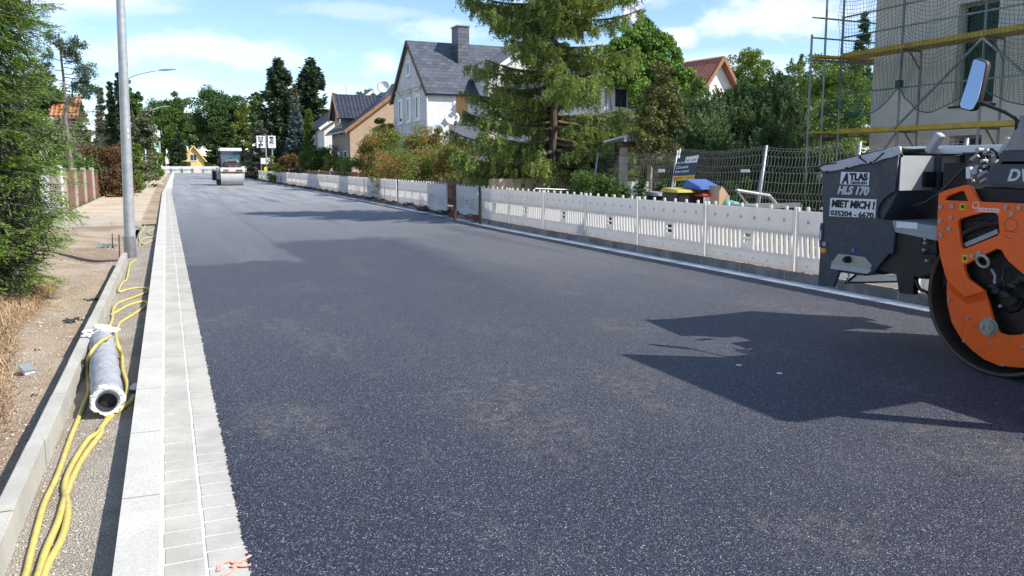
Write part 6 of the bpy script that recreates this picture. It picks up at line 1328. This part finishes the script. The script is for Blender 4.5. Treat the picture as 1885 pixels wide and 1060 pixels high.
# engine hood with lettering, front slope
hood = [yz(*p, XR) for p in [fD2(655, 598), fD2(662, 560), fD2(748, 362), fD2(790, 330), fD2(1089, 232), (1960, 262), (2120, 250), (2120, 352), (1885, 347)]]
MB().prismX(hood, XR+.0, XR+1.6).build('hood', 'anthracite', rl, bevel=.025)
a_, b2 = yz(1855, 333.5), yz(1917, 311); text('lettering', 'DV+', a_, b2, XR-.004, 'letter_grey', rl, bold=.035, shear=.25)
m = MB(); q = [yz(*p, XR+.1) for p in [fD2(650, 610), fD2(1089, 615), (2000, 372), fD2(600, 765)]]; m.prismX(q, XR+.1, XR+1.5); m.build('lower_body', 'black', rl)
m = MB(); c = [yz(*p, XR+.06) for p in [fD2(760, 745), fD2(900, 700), fD2(1060, 770), fD2(1085, 785)]]
m.tube([(XR+.3, *p) for p in c], .02, 8); m.build('red_pipe', 'red_part', rl, smooth=True)
# mirror on curved arm with rubber gaiter
c0 = yz(*fD2(995, 212)); gy_ = c0[0]
prof = [(.075, 0), (.075, .03), (.068, .05), (.066, .09), (.052, .12), (.05, .14), (.038, .16), (.036, .19), (.018, .21), (.016, .25)]
z0 = yz(*fD2(995, 212))[1]; MB().lathe(prof, 28, (XR+.05, gy_, z0), 'Z').build('mirror_gaiter', 'gaiter_grey', rl, auto=40)
b_ = yz(*fD2(990, 290)); MB().cbx(XR-.02, XR+.16, gy_-.12, gy_+.12, b_[1]-.05, z0-.001, .02).build('mirror_base', 'anthracite', rl)
arm = [fD2(1010, 10), (1872, 222), (1868, 217), (1850, 206), (1805, 189), (1790, 182)]; XM = XR+.02
MB().tube([(XM, *yz(*p, XM)) for p in arm], .0135, 12).build('mirror_arm', 'black', rl, smooth=True)
# mirror: rounded tall housing, tilted, glass facing the camera side
mq = [(1792, 108), (1797, 106), (1811, 112), (1814, 120), (1809, 185), (1803, 203), (1797, 205), (1783, 201), (1780, 195), (1787, 150)]
mp = [yz(*p, XM) for p in mq]; cy_ = sum(p[0] for p in mp)/len(mp); cz_ = sum(p[1] for p in mp)/len(mp)
hs = plate('mirror_housing', mp, [], XM-.01, .03, 'black', rl, .01); plate('mirror_glass', [(cy_+(p[0]-cy_)*.86, cz_+(p[1]-cz_)*.95) for p in mp], [], XM-.037, .004, 'mirror_glass', hs, .001)
for o_ in [hs]+list(hs.children):
    for v in o_.data.vertices: v.co.x += (v.co.z-cz_)*.22-(v.co.y-cy_)*.39
# black bracket and cables in front of the hood
m = MB()
for pts in ([(430, 250), (560, 250), (640, 290), (690, 400), (700, 470)], [(560, 270), (520, 330), (470, 380), (300, 560), (180, 680), (20, 780), (-120, 820)], [(610, 230), (655, 280), (680, 350), (715, 400)], [(700, 220), (740, 200), (790, 240), (810, 310)], [(640, 300), (640, 360), (660, 430)]): m.tube([(XR+.08, *yz(*fD2(*p), XR+.08)) for p in pts], .011, 8)
m.build('cable', 'hose_black', rl, smooth=True)
m = MB()
for (x, y, r_) in ((567, 443, .026), (590, 395, .014), (650, 330, .014), (675, 388, .014), (690, 222, .018), (600, 215, .02)): c = yz(*fD2(x, y), XR+.06); m.cyl((XR+.04, *c), (XR+.1, *c), r_, n=14)
for (p, q, r_) in (((600, 500), (690, 445), .018), ((625, 560), (680, 525), .016), ((530, 320), (600, 265), .022), ((520, 505), (545, 560), .01)): a_, b2 = yz(*fD2(*p), XR+.06), yz(*fD2(*q), XR+.06); m.cyl((XR+.06, *a_), (XR+.06, *b2), r_, n=12)
m.build('valve', 'bolt_grey', rl, auto=40)
m = MB(); a_, b2 = yz(*fD2(500, 520), XR+.07), yz(*fD2(498, 395), XR+.07); m.bar((XR+.07, *a_), (XR+.07, *b2), .035, .035); m.build('white_bracket', 'white_sheet', rl)
m = MB(); a_, b2 = yz(*fD2(560, 590), XR+.3), yz(*fD2(420, 245), XR+.3); m.bx(XR+.12, XR+1.5, min(a_[0], b2[0])-.06, max(a_[0], b2[0])+.02, 1.12, 1.62); m.build('front_bulkhead', 'black', rl)
# cab / canopy and rear, outside the picture but casting its shadow
m = MB()
for (x, y) in ((XR+.1, YD-.35), (XR+1.5, YD-.35), (XR+.1, YD-1.9), (XR+1.5, YD-1.9)): m.bx(x-.05, x+.05, y-.05, y+.05, 1.3, 2.8)
cb_ = m.build('canopy_post', 'anthracite', rl); MB().prismZ([(XR-.02, YD-2.15), (XR+1.62, YD-2.15), (XR+1.62, YD-.7), (XR+.7, YD-.66), (XR-.02, YD-.22)], 2.8, 2.92).build('canopy_roof', 'anthracite', rl)
MB().cbx(XR+.05, XR+1.55, YD-2.1, YD-.5, .75, 1.5, .03).build('operator_platform', 'anthracite', rl); MB().cbx(XR+.1, XR+1.5, YD-3.9, YD-2.15, .85, 1.75, .05).build('engine_cover', 'anthracite', rl)
MB().cbx(XR+.5, XR+1.1, YD-1.6, YD-1.05, 1.5, 2.1, .05).build('seat', 'black', rl)
MB().lathe([(RD, 0), (RD, 1.62), (.1, 1.6), (.1, .1), (RD-.03, .05)], 64, (XR, YD-3.3, RD), 'X', True).build('rear_drum', 'drum_steel', rl, auto=30)
MB().cbx(XR-.02, XR+.02, YD-3.9, YD-2.7, .5, 1.3, .01).build('rear_frame_plate', 'orange_paint_steel', rl); MB().cbx(XR+1.6, XR+1.64, YD-3.9, YD-2.7, .5, 1.3, .01).build('rear_frame_plate', 'orange_paint_steel', rl)
# ---- chip spreader hopper (part of the roller)
XH = XR+.03; WH = 1.28
side = [(50, 195), (545, 88), (525, 320), (452, 370), (415, 425), (402, 475), (408, 503), (500, 515), (520, 590), (510, 730), (480, 735), (400, 828), (372, 866), (160, 842), (122, 947), (22, 938), (36, 700), (53, 560)]
hp = plate('hopper', [yz(*fD1(*p), XH) for p in side], [], XH+.012, .024, 'anthracite', rl, .004)
plate('far_side_panel', [yz(*fD1(*p), XH) for p in side], [], XH+WH, .024, 'anthracite', hp, .004)
Yf, Yr_ = yz(*fD1(50, 195), XH)[0], yz(*fD1(545, 85), XH)[0]; zf, zr_ = yz(*fD1(50, 195), XH)[1], yz(*fD1(545, 85), XH)[1]
zm = yz(*fD1(525, 320), XH)[1]
MB().prismX([(Yf, zf-.01), (Yr_, zr_-.01), (Yr_, zm), (Yr_+.3, .85), (Yr_+.32, .6), (Yf-.04, .6)], XH+.026, XH+WH-.014).build('hopper_body', 'anthracite', hp)
MB().bx(XH+.02, XH+WH-.014, Yr_-.012, Yr_-.004, zm, zr_-.01).build('rear_sheet', 'light_steel', hp)
MB().cbx(XH+.28, XH+.62, Yr_-.05, Yr_-.013, zm+.03, zm+.16, .008).build('recess_box', 'black', hp)
for x in (.42, .75, 1.05): MB().bx(XH+x, XH+x+.035, Yr_-.06, Yr_-.012, zm, zr_).build('rib', 'anthracite', hp)
# tarpaulin over the top
tq = [(33, 178), (60, 150), (300, 92), (555, 32), (560, 80), (505, 104), (440, 118), (385, 142), (300, 150), (200, 178), (110, 196), (62, 196)]
plate('tarpaulin_skirt', [yz(*fD1(*p), XH-.02) for p in tq], [], XH-.016, .016, 'tarp', hp, .006)
ta = [yz(*fD1(*p), XH-.02) for p in [(60, 150), (180, 118), (300, 92), (430, 58), (555, 32)]]
m = MB(); rg = random.Random(3); n = 14
vs = [(XH-.024+(WH+.05)*i/n, p[0]+.01*math.sin(i*1.1), p[1]+.012*math.sin(i*.9+j)-.03*math.sin(math.pi*i/n)) for j, p in enumerate(ta) for i in range(n+1)]
m.add(vs, [(j*(n+1)+i, j*(n+1)+i+1, (j+1)*(n+1)+i+1, (j+1)*(n+1)+i) for j in range(len(ta)-1) for i in range(n)]); m.build('tarpaulin', 'tarp', hp, smooth=True)
XC = XH+.45; m = MB(); y1_, y2_ = yz(*fD1(555, 60), XC)[0], yz(*fD2(860, 240), XC)[0]; zt = yz(*fD1(560, 35), XC)[1]; m.bx(XC, XH+WH, y2_, y1_, zt-.07, zt); m.build('white_cover', 'white_sheet', hp, bevel=.01)
for p in ((50, 150), (290, 105), (360, 140), (75, 200), (205, 175), (560, 95), (565, 90)): c = yz(*fD1(*p), XH-.04); MB().ball((XH-.035, *c), .014, 1).build('tie_knob', 'black', hp)
for pts in ([(0, 185), (50, 152), (140, 140)], [(290, 105), (335, 138)], [(380, 135), (448, 75)]): MB().tube([(XH-.034, *yz(*fD1(*p), XH-.034)) for p in pts], .006, 6).build('strap', 'black', hp)
for p in ((8, 190), (20, 185)): c = yz(*fD1(*p), XH-.04); MB().ball((XH-.02, *c), .022, 2, (1, 1.3, .8)).build('clamp', 'black', hp)
# sloping steel handle sticking up
m = MB(); a_, b2 = yz(*fD2(60, 235), XH+.1), yz(*fD2(190, 40), XH+.1); m.bar((XH+.1, *a_), (XH+.1, *b2), .07, .06); m.build('cover_lever', 'light_steel', hp, bevel=.006); m = MB(); a_, b2 = yz(*fD2(850, 270), XH+.2), yz(*fD2(945, 85), XH+.2); m.bar((XH+.2, *a_), (XH+.2, *b2), .05, .05); m.build('cover_lever', 'light_steel', hp, bevel=.006)
# stickers and lettering on the side
XS = XH-.006
def fix_quad(name, pts, X, mm, par, th=.003): return plate(name, [yz(*fD1(*p), X) for p in pts], [], X, th, mm, par, .0004)
s1_ = fix_quad('logo_sticker', [(172, 198), (357, 203), (350, 287), (164, 279)], XS, 'sticker_white', hp); s2_ = fix_quad('rental_sticker', [(102, 368), (401, 377), (392, 499), (94, 486)], XS, 'sticker_white', hp)
for k_, pts in enumerate(([(108, 374), (396, 383), (388, 493), (99, 481)],)): pass
def T(s_, a_, b2, par, mm='black_text', X=XS-.003, **k):
    A_, B_ = yz(*fD1(*a_), X), yz(*fD1(*b2), X); return text('lettering', s_, A_, B_, X, mm, par, **k)
T('A', (172, 276), (222, 206), s1_, bold=.05, shear=.25); T('TLAS', (224, 255), (345, 207), s1_, bold=.06)
T('DRESDEN', (232, 279), (338, 262), s1_, bold=.03)
T('HLS 170', (146, 345), (356, 294), hp, 'letter_grey', XS, bold=.045, shear=.28)
def slanttext(s_, a_, b2, dy, par, mm='black_text', X=XS-.003, **k):
    o = T(s_, a_, b2, par, mm, X, **k); A_, B_ = yz(*fD1(*a_), X), yz(*fD1(*b2), X); zz_ = yz(*fD1(b2[0], b2[1]+dy), X)[1]-B_[1]
    for v in o.data.vertices: v.co.z += zz_*(v.co.y-A_[0])/(B_[0]-A_[0])
T('MIET MICH !', (108, 428), (392, 391), s2_, bold=.05, shear=.12); T('035204 - 6670', (100, 481), (384, 464), s2_, bold=.035)
# sloped plate, knob, lamps
tp = fix_quad('gear_cover', [(155, 731), (325, 752), (372, 806), (345, 862), (104, 828), (112, 790)], XS-.004, 'beige_metal', hp, .012); m = MB(); q = [yz(*fD1(*p), XS-.012) for p in [(108, 803), (372, 835), (345, 862), (104, 828)]]; plate('edge_strip', q, [], XS-.013, .004, 'light_steel', tp, .0004)
c = yz(*fD1(228, 768), XS); m = MB().cyl((XS-.05, *c), (XS-.01, *c), .032, n=20); m.cyl((XS-.075, *c), (XS-.05, *c), .022, n=16); m.build('knob', 'black', tp, bevel=.003)
for p in ((165, 740), (315, 765), (317, 812), (357, 818), (120, 785)): c = yz(*fD1(*p), XS); MB().cyl((XS-.016, *c), (XS-.008, *c), .009, n=8).build('screw', 'light_steel', tp)
c = yz(*fD1(57, 712), XS); MB().lathe([(.001, -.016), (.022, -.014), (.03, -.006), (.031, .004)], 24, (XS, *c), 'X').build('amber_reflector', 'amber', hp, smooth=True)
c = yz(*fD1(65, 667), XS); MB().cyl((XS-.01, *c), (XS, *c), .025, n=18).build('socket', 'bolt_grey', hp); c = yz(*fD1(250, 708), XS); MB().bx(XS-.004, XS, c[0]-.018, c[0]+.018, c[1]-.018, c[1]+.018).build('blue_sticker', 'blue_dot', hp)
plate('front_bracket', [yz(*fD1(*p), XH) for p in [(45, 530), (58, 545), (56, 690), (36, 690), (34, 640), (40, 560)]], [], XH-.004, .02, 'anthracite', hp, .002); plate('painted_bracket_shine', [yz(*fD1(*p), XH) for p in [(44, 575), (49, 580), (46, 640), (38, 640)]], [], XH-.016, .002, 'white_sheet', hp, .0003)  # thin white strip painted as a highlight on the bracket
# ledge and rear leg, mount arms
m = MB(); a_, b2 = yz(*fD1(500, 516), XH), yz(*fD2(100, 640), XH); m.prismX([(yz(*fD1(500, 514), XH)[0], yz(*fD1(500, 514), XH)[1]), (yz(*fD1(800, 518), XH)[0], yz(*fD1(500, 514), XH)[1]-.02), (yz(*fD1(800, 600), XH)[0], yz(*fD1(700, 560), XH)[1]-.1), (yz(*fD1(520, 590), XH)[0], yz(*fD1(520, 590), XH)[1])], XH, XH+.9); m.build('mount_ledge', 'grey_sheet', hp, bevel=.004)
rect_plate('type_plate', fD1, (530, 560), (670, 530), XH-.003, 'sticker_white', hp)
m = MB(); q = [yz(*fD1(*p), XH+.05) for p in [(522, 592), (800, 602), (800, 850), (700, 880), (655, 880), (652, 996), (556, 985), (540, 868), (400, 828), (480, 735), (512, 730)]]; plate('rear_leg', q, [], XH+.06, .05, 'dark_steel', hp, .004); plate('mount_core', [yz(*fD1(*p), XH+.2) for p in [(540, 600), (830, 605), (820, 900), (560, 870)]], [], XH+.5, .6, 'black', hp, .01)
m = MB(); q = [yz(*fD1(*p), XH+.02) for p in [(700, 660), (720, 610), (800, 555)]]; m.tube([(XH+.02, *p) for p in q], .012, 6); q = [yz(*fD1(*p), XH+.02) for p in [(710, 725), (800, 725)]]; m.tube([(XH+.02, *p) for p in q], .015, 6); m.tube([(XH+.02, *yz(*fD1(*p), XH+.02)) for p in [(655, 900), (680, 960), (735, 985)]], .015, 8); m.build('mount_arm', 'dark_steel', hp)
for p in ((730, 635), (728, 660), (720, 705), (740, 775)): c = yz(*fD1(*p), XH+.02); MB().cyl((XH-.01, *c), (XH+.03, *c), .013, n=8).build('bolt', 'bolt_grey', hp)
m = MB(); P_ = [yz(*fD1(*p), XH+.1) for p in [(205, 920), (548, 912), (540, 872), (285, 858)]]; 
for k in range(28):
    u = k/27; a_ = (P_[0][0]+(P_[1][0]-P_[0][0])*u, P_[0][1]+(P_[1][1]-P_[0][1])*u); b2 = (P_[3][0]+(P_[2][0]-P_[3][0])*u, P_[3][1]+(P_[2][1]-P_[3][1])*u); m.bar((XH+.1, *a_), (XH+.1, *b2), .004)
for k in range(6):
    u = k/5; a_ = (P_[0][0]+(P_[3][0]-P_[0][0])*u, P_[0][1]+(P_[3][1]-P_[0][1])*u); b2 = (P_[1][0]+(P_[2][0]-P_[1][0])*u, P_[1][1]+(P_[2][1]-P_[1][1])*u); m.bar((XH+.1, *a_), (XH+.1, *b2), .004)
m.build('wire_basket', 'light_steel', hp); m = MB(); m.bar((XH+.09, *P_[0]), (XH+.09, *P_[1]), .016); m.bar((XH+.09, *P_[0]), (XH+.09, *P_[3]), .016); m.build('basket_frame', 'black', hp)
m = MB(); [m.ball((XH+.02, *yz(*fD1(205+8*math.sin(k), 860+k*9), XH)), .01, 1, (1, .6, 1)) for k in range(7)]; m.build('chain', 'bolt_grey', hp)
# ---------------------------------------------------------------- distant roller
Yq_ = g(428, 341.5)[1]; Yr2 = Yq_
def q2(px, py, dy=0): return aY(px, py, Yr2+dy)
fR = lambda x, y: (380+x/11.78, 260+y/11.78)
x0, x1 = q2(*fR(318, 900))[0], q2(*fR(812, 900))[0]; rd = .62
t = thing('tandem_roller', ((x0+x1)/2, Yr2+2, 0), 'white and grey tandem roller driving towards us on the fresh road', 'road roller')
m = MB().lathe([(rd, 0), (rd, x1-x0), (rd-.03, x1-x0), (rd-.03, x1-x0-.1), (.05, x1-x0-.1), (.05, .1), (rd-.03, .1), (rd-.03, 0)], 56, (x0, Yr2+rd-.0, rd), 'X', True); m.build('drum', 'light_steel', t, auto=30)
m = MB().lathe([(rd, 0), (rd, x1-x0), (.05, x1-x0), (.05, 0)], 40, (x0-.05, Yr2+rd+3.3, rd), 'X', True); m.build('rear_drum', 'dark_steel', t, auto=30)
def rb(name, c0, c1, dy0, dy1, mm, par=t, bev=.03): a_, b2 = q2(*fR(*c0), dy0), q2(*fR(*c1), dy0); return MB().bx(a_[0], b2[0], Yr2+dy0, Yr2+dy1, a_[2], b2[2]).build(name, mm, par, bevel=bev)
fr_ = rb('front_frame', (300, 660), (832, 570), .0, 1.3, 'white_sheet'); rb('scraper', (345, 715), (800, 662), .08, .3, 'wood_brown', t, .01)
for c0 in ((370, 634), (640, 638)): 
    lb = rb('headlight', (c0[0], c0[1]+5), (c0[0]+115 if c0[0] < 500 else c0[0]+140, c0[1]-26), -.03, .02, 'black', t, .01); a_ = q2(*fR(c0[0]+35, c0[1]-8), -.05); b2 = q2(*fR(c0[0]+85, c0[1]-8), -.05)
    for c in (a_, b2): MB().cyl((c[0], Yr2-.05, c[2]), (c[0], Yr2-.031, c[2]), .06, n=14).build('lamp', 'mirror_glass', lb)
for xx in ((235, 300), (800, 832)): m = MB(); a_, b2 = q2(*fR(xx[0], 870)), q2(*fR(xx[1], 570)); m.bx(a_[0], b2[0], Yr2+.3, Yr2+1.2, .5, b2[2]); m.build('drum_fork', 'grey_sheet', t, bevel=.03)
rb('side_step', (145, 850), (235, 640), 1.4, 3.2, 'black'); rb('added_drum_shadow', (225, 930), (318, 700), .35, 1.0, 'black')  # last black box is added in place of the shade beside the drum
hd = rb('hood', (400, 560), (745, 470), .15, 1.6, 'anthracite', t, .08); rb('hood_top', (415, 470), (700, 400), .5, 1.7, 'light_steel', t, .08); rb('grille', (530, 590), (620, 515), .05, .14, 'dark_grey', hd, .01); rb('light_bar', (485, 555), (530, 520), .05, .14, 'red_plastic', hd, .01); rb('light_bar', (622, 555), (670, 520), .05, .14, 'red_plastic', hd, .01)
rb('hood_window', (440, 455), (660, 412), .46, .49, 'glass', hd, .005)
cabm = MB(); a_, b2 = q2(*fR(290, 440), 1.7), q2(*fR(745, 205), 1.7); xa_, xb_ = a_[0], b2[0]; zb_, zt_ = 1.25, b2[2]
for x in (xa_, xb_-.08): 
    for dy in (1.7, 3.3): cabm.bx(x, x+.08, Yr2+dy, Yr2+dy+.08, zb_, zt_)
cab = cabm.build('cab_frame', 'black', t); MB().bx(xa_+.081, xb_-.081, Yr2+1.72, Yr2+1.735, zb_+.15, zt_).build('windshield', None or 'glass', cab) if False else None
s = NT('cab_glass'); s.col((.1, .22, .3)); s.p(rough=.03, spec=.9); s.b.inputs['Alpha'].default_value = .35; M['cab_glass'] = s.m
MB().bx(xa_+.081, xb_-.081, Yr2+1.72, Yr2+1.735, zb_+.1, zt_).build('windshield', 'cab_glass', cab); MB().bx(xa_+.082, xb_-.082, Yr2+3.34, Yr2+3.355, zb_, zt_).build('rear_window', 'cab_glass', cab)
MB().bx(xa_-.1, xb_+.1, Yr2+1.8, Yr2+3.3, .8, zb_-.002).build('platform', 'anthracite', t); rb('roof', (285, 212), (765, 145), 1.5, 3.6, 'white_sheet', t, .04)
for (c0, c1) in (((815, 310), (840, 230)), ((812, 480), (845, 380)), ((215, 330), (240, 200))): a_, b2 = q2(*fR(*c0), 1.6), q2(*fR(*c1), 1.6); o = MB().cbx(a_[0], b2[0], Yr2+1.57, Yr2+1.63, a_[2], b2[2], .02).build('mirror', 'black', t); MB().bar(((xb_ if c0[0] > 500 else xa_), Yr2+1.65, (a_[2]+b2[2])/2), ((a_[0]+b2[0])/2, Yr2+1.62, (a_[2]+b2[2])/2), .03).build('mirror_arm', 'black', o)
rb('side_locker', (240, 475), (320, 380), 1.4, 1.65, 'black', t, .01)
# driver
simple('hivis_orange', (.8, .12, .02), .8); simple('skin', (.5, .3, .2), .6); simple('trousers', (.05, .06, .09), .8); simple('hair', (.05, .03, .02), .8); simple('hivis_yellow', (.6, .75, .1), .7)
def person(loc):
    B = Vector(loc); V = {'pel': (0, 0, .0, .15), 'chest': (-.02, -.05, .42, .17), 'neck': (-.02, -.07, .6, .065), 'head': (-.02, -.1, .75, .105), 'crown': (-.02, -.09, .84, .085), 'shl': (-.22, -.05, .5, .075), 'ell': (-.3, -.25, .28, .05), 'hal': (-.2, -.5, .3, .035), 'shr': (.2, -.05, .5, .075), 'elr': (.28, -.25, .28, .05), 'har': (.15, -.48, .32, .035), 'kl': (-.14, -.45, .02, .075), 'fl': (-.14, -.5, -.4, .05), 'tl': (-.14, -.68, -.43, .04), 'kr': (.14, -.45, .02, .075), 'fr': (.14, -.5, -.4, .05), 'tr': (.14, -.68, -.43, .04)}
    E_ = [('pel', 'chest'), ('chest', 'neck'), ('neck', 'head'), ('head', 'crown'), ('chest', 'shl'), ('shl', 'ell'), ('ell', 'hal'), ('chest', 'shr'), ('shr', 'elr'), ('elr', 'har'), ('pel', 'kl'), ('kl', 'fl'), ('fl', 'tl'), ('pel', 'kr'), ('kr', 'fr'), ('fr', 'tr')]
    def skin(name, keys, grow, mm, par):
        ks = [k for k in V if k in keys]; me = bpy.data.meshes.new(name); me.from_pydata([Vector(V[k][:3])+B for k in ks], [(ks.index(a), ks.index(b)) for a, b in E_ if a in ks and b in ks], [])
        o = bpy.data.objects.new(name, me); col.objects.link(o); md = o.modifiers.new('s', 'SKIN'); sv = me.skin_vertices[0].data
        for i, k in enumerate(ks): sv[i].radius = (V[k][3]+grow,)*2
        sv[0].use_root = True; o.modifiers.new('ss', 'SUBSURF').levels = 2; dg = bpy.context.evaluated_depsgraph_get(); dg.update(); m2 = bpy.data.meshes.new_from_object(o.evaluated_get(dg)); bpy.data.objects.remove(o); return mesh_obj(name, m2, mm, par, None, True)
    body = skin('person', set(V), 0, 'skin', None); tag(body, 'driver in an orange jacket sitting in the cab of the distant roller', 'person')
    skin('jacket', {'pel', 'chest', 'shl', 'ell', 'hal', 'shr', 'elr', 'har'}-{'hal', 'har'}, .015, 'hivis_orange', body); skin('trousers', {'pel', 'kl', 'fl', 'kr', 'fr'}, .012, 'trousers', body); m = MB().ball((B.x-.02, B.y-.07, B.z+.83), .115, 3, (1, 1, .8)); m.build('hair', 'hair', body, smooth=True)
person(((xa_+xb_)/2-.45, Yr2+2.7, zb_+.25))
MB().cbx((xa_+xb_)/2-.75, (xa_+xb_)/2-.15, Yr2+2.8, Yr2+2.95, zb_, zb_+.8, .04).build('seat', 'black', t); MB().cbx((xa_+xb_)/2-.75, (xa_+xb_)/2-.15, Yr2+2.35, Yr2+2.795, zb_, zb_+.12, .03).build('seat', 'black', t)
